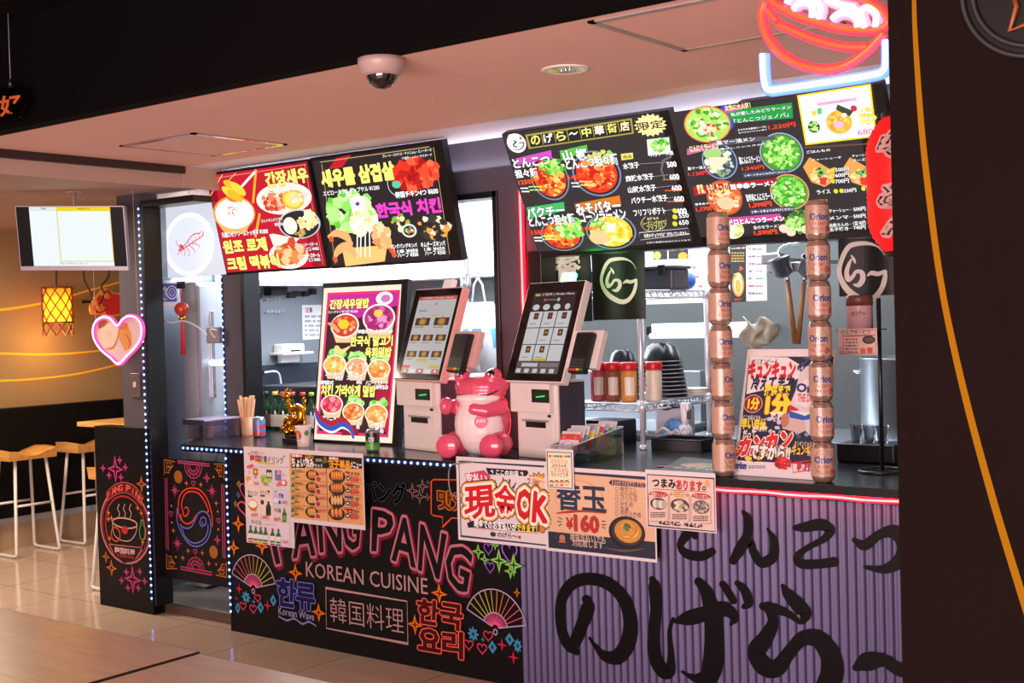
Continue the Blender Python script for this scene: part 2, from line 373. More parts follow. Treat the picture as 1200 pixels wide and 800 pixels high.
# mural wall at the far left: plaster, dark wainscot, steel strip and beige base
MUR = mat('mural_plaster', '#8f744e', 0.8, var=0.12, scale=1.2)
struct(MB().box(-8.75, -8.6, -6.0, 3.6, 0.0, 2.45).build('wall_left', MUR))
struct(MB().box(-8.6, -8.5, -6.0, 3.6, 0.22, 1.03, 0.006).build('trim_4', mat('black_wainscot', '#0a0808', 0.6, spec=0.15)))
struct(MB().box(-8.6, -8.49, -6.0, 3.6, 0.19, 0.235).build('trim_5', STEEL))
struct(MB().box(-8.6, -8.53, -6.0, 3.6, 0.0, 0.19).build('baseboard_left', mat('beige_base_tile', '#a98d70', 0.35, var=0.15, scale=2)))
struct(MB().box(-9.0, -6.0, 3.5, 3.6, 0, 2.5).build('wall_far', mat('lounge_wall', '#8a6c50', 0.8)))
AM = Art((-8.598, 0, 0), Y, Z)
YEL = '#f0b428'
for pts in ([(-420, 375, 3), (-200, 378, 3), (-60, 369, 3), (0, 363, 3.6), (50, 355, 3.2), (105, 340, 3), (150, 328, 3)], [(-420, 392, 3), (-200, 405, 3), (-60, 412, 3), (0, 414, 3), (60, 415, 3), (115, 411, 3), (160, 404, 3)], [(-420, 436, 3), (-200, 445, 3), (-60, 447, 3), (0, 446, 3), (40, 444, 3), (90, 438, 3), (139, 427, 3), (170, 419, 3)]):
    AM.stroke(pts, YEL)
tag(AM.build('mural_line', MATTE), 'three long curved yellow lines painted on the brown lounge wall', 'mural')
# stall front: doorway pillar in front, window wall set back behind the counters
WY = 0.46
struct(MB().box(-6.06, -5.84, 0.0, 0.11, 0.0, 2.335).build('wall_doorway', GREYWALL))
FW = MB()
FW.box(-5.74, -5.565, WY, WY+0.1, 0.97, 2.45).box(-5.565, -3.70, WY, WY+0.1, 2.195, 2.45)      # pier and header of the first window
FW.box(-3.70, -3.555, WY, WY+0.1, 0.97, 2.45).box(-3.555, -0.9, WY, WY+0.1, 1.9, 2.45).box(-1.56, -0.9, WY, WY+0.1, 0.97, 1.9)
struct(FW.build('wall_front', GREYWALL))
WF = MB()
for a, b, c, d in ((-5.565, -3.70, 2.17, 2.2), (-5.565, -5.535, 0.97, 2.2), (-3.73, -3.70, 0.97, 2.2)): WF.box(a, b, WY-0.012, WY+0.11, c, d, 0.003)
struct(WF.build('window_1', BLACK))
struct(MB().box(-5.84, -5.38, -0.008, 0.12, 2.255, 2.29, 0.003).box(-5.84, -5.815, -0.004, 0.112, 0.05, 2.255, 0.003).build('trim_7', BLACK))
struct(MB().box(-3.535, -3.45, WY-0.01, WY+0.11, 0.97, 1.9, 0.003).box(-3.45, -1.56, WY-0.01, WY+0.11, 1.87, 1.9, 0.003).build('window_2', BLACK))
struct(MB().box(-5.5, -5.48, 0.02, WY, 2.335, 2.45).build('trim_8', mat('lounge_ceiling_plaster', '#a88d80', 0.75)))
# kitchen walls
STEELW = mat('kitchen_steel_wall', '#9ba2ab', 0.36, 0.55, var=0.12, scale=2)
struct(MB().box(-6.27, -6.2, 0.2, 2.4, 0, 2.5).build('wall_kitchen_left', STEELW))
struct(MB().box(-6.27, -0.8, 2.3, 2.4, 0, 2.5).build('wall_kitchen_back', mat('kitchen_back_wall', '#5f6362', 0.4, 0.5, var=0.2, scale=1.5)))
struct(MB().box(-0.9, -0.8, 0.56, 2.3, 0, 2.5).build('wall_kitchen_right', STEELW))
# dark column at the right edge with its painted yellow line
DC = MB().box(-1.045, 0.1, -1.5, -0.75, 0.0, 2.45).box(-1.008, 0.1, -1.503, -1.5, 0.0, 2.45)
struct(DC.build('wall_right', mat('dark_brown_column', '#150b08', 0.85, var=0.1, scale=4, spec=0.08)))
AR = Art((0, -1.5035, 0), X, Z)
AR.stroke([(1070, -90, 5), (1071, -6, 5), (1073, 50, 6), (1080, 150, 7), (1090, 240, 7.5), (1105, 345, 7.5), (1130, 460, 8), (1165, 590, 8.5), (1200, 705, 9), (1230, 800, 9)], '#8a5c02')
tag(AR.build('wall_line', MATTE), 'curved yellow line painted on the dark brown column', 'mural')
# ============================================================ counters and their printed fronts
ROSE, DRED, WARMW = '#b8707f', '#7c1230', '#b8928e'
TOPM = mat('black_worktop', '#17171b', 0.22, var=0.2, scale=6)
lc = thing('service_counter', (-4.3, 0.3, 0), 'black counter with the printed neon PANG PANG front board, beside the swing door', 'counter')
MB().box(-5.18, -3.275, 0.0, 0.44, 0.0, 0.93).build('body', DARK, lc)
MB().prism([(-5.47, -0.07), (-3.27, -0.07), (-3.27, 0.95), (-5.9, 0.95), (-5.9, 0.5)], (0, 0, 0), X, Y, 0.934, 0.968).build('countertop', TOPM, lc)
A = Art((0, -0.012, 0), X, Z)
A.board([(-5.18, 0.0), (-3.272, 0.0), (-3.272, 0.932), (-5.18, 0.932)], 0.011, '#100f11')
A.crop(260, 510, 2.858)
def neonq(A, t, TL, TR, BR, BL, c, glow, b=0.055, l=0.022, g=0.03, dx=0, dy=0, bg='#140c10'):
    if glow: A.quadtext(t, *[(p[0]+dx, p[1]+dy) for p in (TL, TR, BR, BL)], glow, b+l+g)
    A.quadtext(t, TL, TR, BR, BL, bg, b-0.01, [(l+0.01, c)])
for ch, TL, TR, BR, BL in (('P', (150, 288), (215, 275), (232, 415), (182, 428)), ('A', (226, 262), (322, 248), (312, 398), (240, 408)), ('N', (320, 240), (398, 236), (400, 384), (330, 388)), ('G', (404, 236), (470, 236), (458, 378), (408, 382)),
        ('P', (508, 250), (578, 262), (560, 384), (504, 384)), ('A', (570, 268), (658, 290), (648, 440), (572, 414)), ('N', (668, 300), (752, 335), (728, 478), (660, 446)), ('G', (758, 352), (842, 392), (820, 530), (750, 492))):
    neonq(A, ch, TL, TR, BR, BL, ROSE, DRED, dx=4, dy=5, b=0.03, l=0.034)
A.text('KOREAN CUISINE', 284, 472, 690, 478, WARMW, 0.0)
A.text('パング', 478, 218, 616, 162, '#12161a', 0.03, '#46565f', 0.022)
A.line([(350, 510), (622, 555), (625, 697), (352, 645)], 4.5, WARMW, True)
A.text('韓国料理', 365, 622, 610, 579, WARMW, -0.008)
A.crop(440, 550, 6.667)
for cx, cy, rx, ry in ((293, 165, 45, 58), (372, 130, 45, 52), (350, 210, 42, 58), (415, 100, 16, 18), (410, 215, 28, 30)): A.shape(STAR4, cx, cy, rx, ry, '#8f6c68', 0.12)
A.line([(700, 80), (455, 78), (440, 95), (440, 345), (460, 358), (530, 370), (528, 448), (600, 377), (700, 382)], 13, '#a52c10'); A.line([(700, 80), (455, 78), (440, 95), (440, 345), (460, 358), (530, 370), (528, 448), (600, 377), (700, 382)], 6, '#e85a24')
neonq(A, '맛', (492, 160), (600, 178), (600, 312), (495, 300), '#e0851c', None, bg='#55280a'); neonq(A, '있', (612, 175), (705, 185), (705, 322), (612, 315), '#e0851c', None, bg='#55280a')
for cx, cy, rx, ry in ((887, 615, 33, 45), (1052, 640, 58, 85), (900, 760, 33, 45)): A.shape(HEART, cx, cy, rx, ry, '#35175a', 0.35); A.shape(HEART, cx, cy, rx, ry, '#a064cf', 0.14)
for cx, cy, rx, ry in ((808, 640, 40, 52), (858, 700, 32, 40), (970, 710, 58, 80), (1085, 745, 62, 75), (1060, 795, 42, 50), (940, 590, 28, 32)): A.shape(STAR4, cx, cy, rx, ry, '#2c5c1c', 0.4); A.shape(STAR4, cx, cy, rx, ry, '#9ad86c', 0.16)
def fan(A, px, py, ex, ey, top, flip, inner):
    c = A.L(px, py); R = abs(A.L(*top)[1]-c[1]); a0, a1 = (math.radians(12), math.radians(157)) if flip else (math.radians(14), math.radians(160))
    P = lambda r, a: (c[0]+r*math.cos(a), c[1]+r*math.sin(a)); n = 12
    cols = ['#e0506c', '#d9596a', '#d4625f', '#cf7050', '#cc8045', '#c9943e', '#cfae40', '#d8c04a', '#c8bc48', '#c8b848', '#c8b848']
    for i in range(1, n):
        a = a0+(a1-a0)*i/n; A.lline([P(R*inner, a), P(R*0.98, a)], R*0.022, cols[(i-1) if flip else (n-1-i)])
    for i in range(19):
        a = a0+(a1-a0)*i/18; A.lline([P(R*0.1, a), P(R*inner*0.95, a)], R*0.02, '#e65a8c')
    for r in (R, R*inner): A.lline([P(r, a0+(a1-a0)*i/24) for i in range(25)], R*0.03, '#b7a2c4')
    for a in (a0, a1): A.lline([P(0.02, a), P(R, a)], R*0.03, '#b7a2c4')
    A.lline([(c[0]+R*0.06*math.cos(2*PI*i/12), c[1]-R*0.09+R*0.07*math.sin(2*PI*i/12)) for i in range(12)], R*0.03, '#b7a2c4', True)
A.crop(270, 640, 6.667); fan(A, 185, 325, 0, 0, (175, 65), False, 0.42)
PK, BL = '#e0405e', '#3f8fb4'
for sh, cx, cy, rx, ry, c, f in ((STAR4, 75, 330, 28, 42, '#c02044', 0), (STAR4, 55, 405, 13, 17, '#c02044', 0), (FLOW, 130, 395, 35, 50, BL, 0), (HEART, 220, 400, 24, 30, PK, .2), (STAR4, 188, 430, 17, 24, BL, 0), (HEART, 105, 462, 24, 30, PK, .2), (DIAM, 65, 480, 26, 45, BL, 0), (HEART, 185, 485, 26, 34, PK, .2), (DIAM, 243, 475, 34, 48, BL, 0), (STAR4, 297, 460, 32, 45, '#c02044', 0), (DIAM, 342, 420, 34, 48, BL, 0)):
    A.shape(sh, cx, cy, rx, ry, c, f)
for cx, cy in ((130, 395), (65, 480), (243, 475), (342, 420)): A.ell(cx, cy, 8, 14, '#123a55')
OR, ORD = '#ef7f1c', '#8a3c0a'
def ostar(A, cx, cy, rx, ry): A.shape(STAR4, cx, cy, rx, ry, ORD, 0.34); A.shape(STAR4, cx, cy, rx, ry, OR, 0.17)
ostar(A, 515, 205, 45, 58); ostar(A, 697, 515, 45, 58)
neonq(A, '한', (372, 250), (518, 272), (512, 474), (380, 452), '#7a7fd0', None, b=0.05, l=0.022, bg='#15134a'); neonq(A, '류', (522, 285), (668, 305), (660, 500), (528, 475), '#7a7fd0', None, b=0.05, l=0.022, bg='#15134a')
A.text('Korean Wave', 385, 528, 662, 518, '#a6a2d2', 0.0)
A.line(smooth_path([(385, 540), (450, 580), (505, 558), (570, 606), (620, 582), (678, 622)]), 10, '#7a74c8'); A.line(smooth_path([(385, 548), (450, 570), (505, 566), (570, 596), (620, 592), (670, 610)]), 4, '#b4a4c8')
A.crop(270, 560, 6.667)
for c in ((70, 355, 38, 55), (35, 540, 35, 50), (255, 530, 42, 58)): ostar(A, *c)
for cx, cy, r, c in ((75, 45, 26, '#c2b04a'), (70, 130, 22, '#7f86d2'), (50, 200, 22, '#c2b04a')): A.shape(STAR8, cx, cy, r, r*1.5, c); A.ell(cx, cy, 7, 10, '#352f10')
A.shape(HEART, 130, 235, 62, 60, '#d8486c', 0.14); A.shape(HEART, 130, 100, 45, 70, '#d8486c', 0.12)
A.crop(440, 660, 6.667); fan(A, 945, 505, 0, 0, (940, 200), True, 0.4)
for sh, cx, cy, rx, ry, c, f in ((FLOW, 773, 548, 45, 60, BL, 0), (STAR4, 848, 592, 20, 26, BL, 0), (HEART, 890, 560, 34, 40, PK, .2), (HEART, 737, 630, 34, 40, PK, .2), (HEART, 842, 660, 36, 42, PK, .2), (DIAM, 923, 650, 46, 52, BL, 0), (STAR4, 997, 632, 42, 52, '#c02044', 0), (DIAM, 1057, 590, 48, 52, BL, 0), (FLOW, 1120, 640, 35, 60, BL, 0), (STAR4, 1087, 730, 42, 55, '#c02044', 0)):
    A.shape(sh, cx, cy, rx, ry, c, f)
for cx, cy in ((773, 548), (923, 650), (1057, 590), (1120, 640)): A.ell(cx, cy, 10, 16, '#123a55')
ostar(A, 507, 232, 52, 65); ostar(A, 318, 475, 50, 65); ostar(A, 1115, 225, 22, 35)
for ch, q in (('한', ((340, 275), (505, 298), (495, 480), (345, 455))), ('국', ((520, 303), (690, 330), (680, 520), (525, 490))), ('요', ((350, 500), (515, 525), (515, 690), (350, 660))), ('리', ((540, 525), (690, 540), (690, 740), (540, 705)))):
    neonq(A, ch, *q, '#f07a6a', '#a01812', b=0.05, l=0.02, g=0.025, bg='#4a0c08')
tag(A.build('front_board', VINYL, lc), 'black board printed with pink neon letters, fans, stars and hearts')
# --- lilac counter
rc = thing('ramen_counter', (-2.4, 0.3, 0), 'counter with lilac corrugated front and big black brush letters, beside the dark column', 'counter')
MB().box(-3.268, -1.5, 0.02, 0.44, 0.0, 0.93).build('body', DARK, rc)
MB().box(-3.266, -1.5, -0.07, 1.2, 0.934, 0.968, 0.003).build('countertop', TOPM, rc)
CO = MB(); n = 320; x0, x1 = -3.268, -1.5; pr = []
for i in range(n+1):
    x = x0+(x1-x0)*i/n; pr.append((x, -0.009+0.004*math.cos(2*PI*x/0.0335)))
cv = [[CO.bm.verts.new((x, y, z)) for x, y in pr] for z in (0.0, 0.93)]; back = [[CO.bm.verts.new((x, 0.018, z)) for x in (x0, x1)] for z in (0, 0.93)]
for i in range(n): f = CO.bm.faces.new((cv[0][i], cv[0][i+1], cv[1][i+1], cv[1][i])); f.smooth = True
CO.bm.faces.new((back[0][0], back[0][1], back[1][1], back[1][0])); CO.bm.faces.new((cv[0][0], cv[1][0], back[1][0], back[0][0])); CO.bm.faces.new((cv[0][n], cv[1][n], back[1][1], back[0][1]))
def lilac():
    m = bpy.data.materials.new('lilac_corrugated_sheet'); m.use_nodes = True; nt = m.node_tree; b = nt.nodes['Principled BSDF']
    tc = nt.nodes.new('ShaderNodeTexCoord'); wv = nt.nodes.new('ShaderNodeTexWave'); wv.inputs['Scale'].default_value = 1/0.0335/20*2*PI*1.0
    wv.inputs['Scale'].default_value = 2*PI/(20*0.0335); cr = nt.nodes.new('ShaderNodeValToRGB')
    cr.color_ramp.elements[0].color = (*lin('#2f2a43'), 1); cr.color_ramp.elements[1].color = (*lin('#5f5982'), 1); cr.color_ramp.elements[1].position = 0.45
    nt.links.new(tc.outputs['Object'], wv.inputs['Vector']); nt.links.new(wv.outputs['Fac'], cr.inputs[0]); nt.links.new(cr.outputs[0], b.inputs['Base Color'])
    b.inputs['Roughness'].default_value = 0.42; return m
tag(CO.build('front_sheet', lilac(), rc), 'lilac vertically striped corrugated sheet')
B = Art((0, -0.0145, 0), X, Z); B.crop(600, 560, 2.609); K = '#0b090b'
for st in ([(228, 372, 30), (232, 395, 50), (215, 445, 44), (195, 495, 42), (178, 520, 30)], [(196, 530, 24), (165, 500, 40), (148, 440, 38), (152, 370, 38), (185, 322, 38), (238, 308, 38), (298, 325, 42), (345, 375, 48), (362, 440, 50), (355, 500, 52), (325, 545, 46), (285, 545, 34), (258, 518, 18), (238, 490, 10)],
        [(430, 310, 22), (436, 335, 44), (440, 400, 40), (434, 470, 42), (436, 540, 48), (458, 585, 52), (482, 588, 38), (486, 540, 24), (482, 470, 16), (492, 430, 10)], [(500, 438, 14), (540, 428, 44), (600, 412, 44), (650, 400, 46), (680, 425, 30), (668, 448, 8)],
        [(572, 318, 30), (595, 350, 46), (612, 410, 60), (618, 480, 66), (616, 550, 70), (600, 605, 60), (560, 612, 26), (520, 592, 8)], [(645, 325, 24), (662, 350, 28), (676, 374, 24)], [(690, 322, 20), (712, 345, 32), (722, 380, 32), (708, 394, 14)],
        [(828, 330, 14), (842, 352, 36), (872, 385, 50), (895, 412, 44), (890, 438, 18)], [(768, 392, 26), (798, 398, 34), (840, 412, 26), (880, 440, 16)], [(785, 395, 36), (798, 440, 36), (775, 490, 50), (748, 530, 60), (768, 572, 66), (810, 580, 52), (850, 530, 40), (890, 490, 44), (940, 495, 60), (975, 545, 70), (978, 600, 72), (960, 640, 64)],
        [(1050, 580, 20), (1085, 562, 56), (1135, 556, 42), (1185, 585, 44), (1230, 590, 40)],
        [(560, 155, 26), (530, 178, 30), (515, 208, 24), (535, 232, 30), (580, 238, 30), (612, 224, 24)], [(536, 130, 20), (548, 160, 24), (560, 178, 20)], [(447, 150, 16), (447, 200, 18), (445, 238, 12)],
        [(708, 104, 14), (722, 130, 32), (718, 175, 30), (698, 215, 36), (676, 252, 26)], [(690, 235, 18), (728, 196, 22), (738, 225, 28), (762, 258, 32), (798, 240, 32), (802, 195, 26), (782, 155, 8)],
        [(866, 152, 18), (895, 150, 30), (945, 142, 36), (972, 158, 32), (955, 185, 22), (905, 212, 18), (872, 240, 24), (885, 262, 30), (940, 262, 28), (985, 256, 30)],
        [(1048, 190, 18), (1078, 205, 32), (1125, 172, 28), (1170, 165, 44), (1200, 200, 50), (1190, 248, 44), (1140, 278, 28), (1080, 272, 12)]):
    B.stroke(st, K, 8)
tag(B.build('brush_lettering', VINYL, rc), 'thick black brush lettering')
# --- board at the foot of the doorway pillar
pb = Art((0, -0.008, 0), X, Z); pb.board([(-6.335, 0), (-5.838, 0), (-5.838, 1.035), (-6.335, 1.035)], 0.1, '#0d0c0f'); pb.crop(100, 500, 3.48)
MG, ORG = '#b83a78', '#c8702c'
def star(A, cx, cy, rx, ry, c, w=.16): A.shape(STAR4, cx, cy, rx, ry, '#3a0c22' if c == MG else '#3a1c08', w*2); A.shape(STAR4, cx, cy, rx, ry, c, w)
star(pb, 122, 172, 28, 48, MG); star(pb, 193, 622, 30, 50, MG)
for cx, cy in ((72, 168), (163, 165), (97, 197), (145, 205), (140, 136), (148, 626), (242, 629), (174, 656), (222, 590), (168, 592), (216, 656)): star(pb, cx, cy, 9, 13, MG, .3)
for c in ((229, 233, 18, 30), (84, 530, 13, 22), (107, 575, 19, 30)): star(pb, *c, ORG)
pb.ell(162, 405, 100, 150, '#c06a6c', 0.05); pb.ell(162, 405, 92, 140, '#7c2a30', 0.04); pb.ell(162, 405, 80, 122, '#a82a2c', 0.05)
top = smooth_path([(86, 268), (120, 236), (160, 226), (203, 243), (236, 288)], 5); bot = smooth_path([(90, 302), (126, 276), (160, 268), (195, 283), (226, 318)], 5)
pb.poly(top+bot[::-1], '#5a1418'); pb.line(top+bot[::-1], 3.4, '#b8484a', True)
for i, ch in enumerate('PANG PANG'):
    if ch == ' ': continue
    a, b = i*len(top)/9.6, (i+0.85)*len(top)/9.6
    g = lambda Q, t: Q[min(int(t)+1, len(Q)-1)]
    q = [tuple(p*0.8+r*0.2 for p, r in zip(g(top, a), g(bot, a))), tuple(p*0.8+r*0.2 for p, r in zip(g(top, b), g(bot, b))), tuple(p*0.2+r*0.8 for p, r in zip(g(top, b), g(bot, b))), tuple(p*0.2+r*0.8 for p, r in zip(g(top, a), g(bot, a)))]
    pb.quadtext(ch, *q, '#d25a54', 0.03)
# steaming bowl and bottle inside the ring
pb.line(smooth_path([(112, 395), (120, 440), (150, 462), (185, 462), (208, 430), (212, 392)]), 4, '#c9938c'); pb.ell(162, 392, 50, 20, '#c9938c', 0.07); pb.ell(125, 438, 18, 28, '#b84a28', 0.2)
for k in (0, 1, 2): pb.line(smooth_path([(135+k*24, 372), (141+k*24, 352), (133+k*24, 334), (140+k*24, 314)]), 4, '#c9938c')
pb.line(smooth_path([(236, 380), (238, 400), (248, 420), (244, 455), (228, 455), (222, 420), (228, 400), (228, 382)]), 5, '#4f9a52', True); pb.ell(162, 420, 13, 17, '#b02a30')
for cx, cy in ((96, 350), (108, 372), (95, 375), (215, 330), (230, 352), (100, 455), (236, 470)): star(pb, cx, cy, 6, 10, ORG, .4)
pb.poly([(100, 478), (228, 492), (232, 500), (206, 540), (160, 556), (118, 520)], '#161013'); pb.line([(100, 478), (228, 492), (232, 500), (206, 540)], 3.5, '#c06a6c'); pb.line([(100, 478), (118, 520)], 3.5, '#c06a6c')
pb.text('韓国料理', 122, 512, 203, 500, '#c9a29c', 0.03); pb.text('KOREAN FOOD', 132, 528, 200, 526, '#a83230', 0.03)
tag(pb.build('pillar_board', VINYL), 'tall black board with round neon emblem and pink stars at the doorway pillar', 'board')
# --- half-height swing door
sd = Art((0, 0.06, 0), X, Z); sd.board([(-5.832, 0.2), (-5.25, 0.2), (-5.25, 0.865), (-5.832, 0.865)], 0.02, '#131014'); sd.crop(185, 530, 5.0)
M2, O2 = '#b23c66', '#c2742e'
for P in ([(115, 48), (305, 68)], [(115, 60), (305, 80)], [(42, 150), (50, 570)], [(53, 150), (61, 572)], [(374, 185), (382, 618)], [(386, 186), (394, 622)], [(132, 668), (318, 702)], [(132, 682), (318, 718)]): sd.line(P, 7, M2)
for cx, cy, fx, fy in ((38, 42, 1, 1), (388, 68, -1, 1), (52, 680, 1, -1), (402, 730, -1, -1)):
    for P in ([(0, 88), (0, 0), (62, 6)], [(14, 60), (14, 14), (42, 16), (42, 40), (14, 40)], [(26, 26), (26, 62), (52, 30)], [(8, 72), (28, 74), (28, 54)]):
        sd.line([(cx+fx*x, cy+fy*y+(fx*x*0.1)) for x, y in P], 5, O2)
for cy, s_ in ((75, 1), (690, -1)):
    cx = 208 if s_ > 0 else 222
    for r in (1.0, 0.72, 0.45): sd.line([(cx+50*r*math.cos(PI*i/14), cy+s_*76*r*math.sin(PI*i/14)+5*r*math.cos(PI*i/14)) for i in range(15)], 6, M2)
    for i in range(3, 12, 2): sd.line([(cx+24*math.cos(PI*i/14), cy+s_*36*math.sin(PI*i/14)), (cx+48*math.cos(PI*i/14), cy+s_*70*math.sin(PI*i/14))], 5, M2)
for cx, cy in ((120, 143), (327, 583)):
    sd.ell(cx, cy, 24, 37, '#a8662a')
    for k in range(-3, 4): sd.line([(cx-20, cy+k*9), (cx+20, cy+k*9+2)], 2.4, '#7a4416')
for cx, cy in ((100, 222), (318, 225), (115, 532)): sd.shape(STAR8, cx, cy, 32, 46, M2)
for cx, cy in ((288, 150), (349, 512)): sd.shape(STAR4, cx, cy, 17, 25, M2, 0.3)
for cx, cy in ((168, 180), (253, 188), (343, 297), (92, 457), (178, 575), (262, 588), (147, 617), (300, 650)): sd.shape(STAR4, cx, cy, 13, 19, O2)
for cx, cy in ((80, 312), (83, 410), (352, 345), (355, 450), (328, 143), (107, 612), (343, 655)): sd.ell(cx, cy, 5, 7, O2, n=10)
for cx, cy in ((209, 180), (357, 398), (78, 358), (220, 580)): sd.shape(HEART, cx, cy, 11, 15, M2, 0.3)
RD, BU = '#e0452c', '#6a70c4'
RP = [smooth_path(p, 6) for p in ([(140, 400), (122, 350), (125, 270), (152, 225), (195, 208), (245, 218), (285, 262), (308, 320), (320, 380), (320, 435)], [(150, 350), (140, 300), (160, 245), (195, 228), (240, 240), (275, 285), (298, 345), (262, 345), (228, 365), (205, 402), (175, 418), (145, 400), (135, 360)], [(150, 345), (152, 368), (168, 370), (182, 345), (172, 320), (158, 326)])]
BP = [smooth_path(p, 6) for p in ([(113, 325), (115, 400), (140, 470), (180, 530), (225, 550), (275, 530), (305, 480), (312, 420), (300, 370), (270, 345), (240, 355), (220, 395), (195, 437), (160, 442), (130, 420)], [(138, 430), (160, 490), (195, 524), (228, 530), (268, 510), (292, 468), (296, 420)], [(262, 405), (268, 428), (284, 414), (280, 385), (258, 382), (248, 412), (262, 438)])]
for p in RP: sd.line(p, 14, '#5c120c'); sd.line(p, 7, RD)
for p in BP: sd.line(p, 14, '#161548'); sd.line(p, 7, BU)
struct(sd.build('door_1', VINYL))
MB().cyl((-5.838, 0.045, 0.30), (-5.838, 0.045, 0.36), 0.008).cyl((-5.838, 0.045, 0.72), (-5.838, 0.045, 0.78), 0.008).build('door_hinge', STEEL, bpy.data.objects['door_1'])
# --- LED strips
LEDB = mat('blue_led', '#9fc0ff', 0.3, emit=7.0, ecol='#5f8cff', var=0)
def led_strip(name, p0, p1, n, label, nrm, wdt):
    p0, p1 = V(p0), V(p1); t = thing(name, p0, label, 'LED strip'); d = (p1-p0).normalized(); sd_ = d.cross(V(nrm)).normalized()
    b = MB(); b.prism([(-0.006, -wdt), ((p1-p0).length+0.006, -wdt), ((p1-p0).length+0.006, wdt), (-0.006, wdt)], p0, d, sd_, -0.002, 0.002); b.build('tape', mat('led_tape', '#20263a', 0.4), t)
    first = None
    for i in range(n):
        c = p0+(p1-p0)*((i+0.5)/n)
        if first is None:
            first = MB().lathe([(0.0065, 0), (0.0062, 0.003), (0.003, 0.005), (0, 0.0054)], (0, 0, 0), nrm, 8).build('led', LEDB, t, local=True); o = first
        else: o = dup(first, t)
        o.location = c - p0 + V(nrm)*0.002
led_strip('led_strip', (-5.842, -0.012, 0.075), (-5.842, -0.012, 2.265), 60, 'string of blue lights running up the doorway pillar with the round emblem board', (0, -1, 0), 0.004)
led_strip('led_strip', (-5.732, 0.457, 0.985), (-5.732, 0.457, 2.0), 28, 'string of blue lights on the pier between doorway and counter window', (0, -1, 0), 0.004)
led_strip('led_strip', (-5.170, -0.016, 0.085), (-5.170, -0.016, 0.92), 23, 'short string of blue lights down the front edge beside the swing door', (0, -1, 0), 0.004)
led_strip('led_strip', (-5.463, -0.073, 0.951), (-3.30, -0.073, 0.951), 56, 'string of blue lights along the black worktop edge over the PANG PANG board', (0, -1, 0), 0.004)
REDN = mat('red_neon_core', '#ff8a80', 0.3, emit=6.0, ecol='#ff5c56', var=0); REDS_ = mat('red_neon_sleeve', '#ff2028', 0.3, emit=16.0, ecol='#ff0614', var=0)
def neon_tube(pts, t, nrm, r=0.0045, core=REDN, sleeve=REDS_, closed=False, k=2.3):
    nrm = V(nrm); MB().tube(pts, r, closed=closed).build('tube', core, t)
    MB().tube([V(p)-nrm*(r*1.6) for p in pts], r*k, closed=closed).build('sleeve', sleeve, t)
t = thing('neon_strip', (-2.4, -0.06, 0.91), 'glowing red tube under the worktop edge above the lilac counter front', 'neon strip')
neon_tube([(-3.26+i*1.76/24, -0.045, 0.9215+0.0022*math.sin(i*1.7)) for i in range(25)], t, (0, -1, 0))
MB().box(-3.26, -1.5, -0.026, -0.022, 0.905, 0.932).build('channel', DARK, t)
t = thing('neon_strip', (-3.55, 0.42, 1.0), 'upright glowing red tube on the grey pier beside the ordering kiosk', 'neon strip')
neon_tube([(-3.549, WY-0.025, 0.98), (-3.549, WY-0.025, 2.2)], t, (0, -1, 0), 0.005)
MB().box(-3.558, -3.540, WY-0.008, WY-0.001, 0.98, 2.2).build('channel', DARK, t)
# ============================================================ lit menu boards, screens and kiosks
Wt, Yl = '#ffffff', '#fff27a'
def bowl(A, cx, cy, rx, ry, rim, base, cols, n=46, r=9, seed=1, k=0.84):
    A.ell(cx, cy, rx, ry, rim); A.ell(cx, cy, rx*0.93, ry*0.93, '#22242c'); A.ell(cx, cy, rx*k, ry*k, base); A.scatter(cx, cy, rx*k*0.86, ry*k*0.86, cols, n, r, seed)
def display(name, label, O, uy, outer, crop, paint, th=0.042, cat='menu screen', group=None, m=None, edge=None, rods=True):
    A = Art(O, X, uy); A.crop(*crop); A.emis = True
    a, b = A.L(*outer[0]), A.L(*outer[1])
    t = thing(name, A.W((a[0]+b[0])/2, a[1], -th), label, cat, group)
    h = MB(); h.prism([a, (b[0], a[1]), b, (a[0], b[1])], A.O, A.ux, A.uy, -th, -0.0015); h.build('housing', edge or BLACK, t)
    if rods:
        u = (a[0]+b[0])/2; c = A.W(u, a[1]+0.07, -th); MB().box(c.x-0.2, c.x+0.2, c.y-0.004, 0.459, c.z-0.03, c.z+0.03, 0.004).build('wall_arm', BLACK, t)
    paint(A); A.build('screen', m or SCREEN, t); return t
UA = V((0, -0.125, 0.555)).normalized(); UB = V((0, -0.25, 0.525)).normalized()
GREENS = ['#8ee05a', '#5cc23a', '#b8f07c', '#3fa02c', '#d4f79a']; REDS = ['#f2582c', '#d82c1a', '#ff8a3c', '#b81a14', '#ffc060']
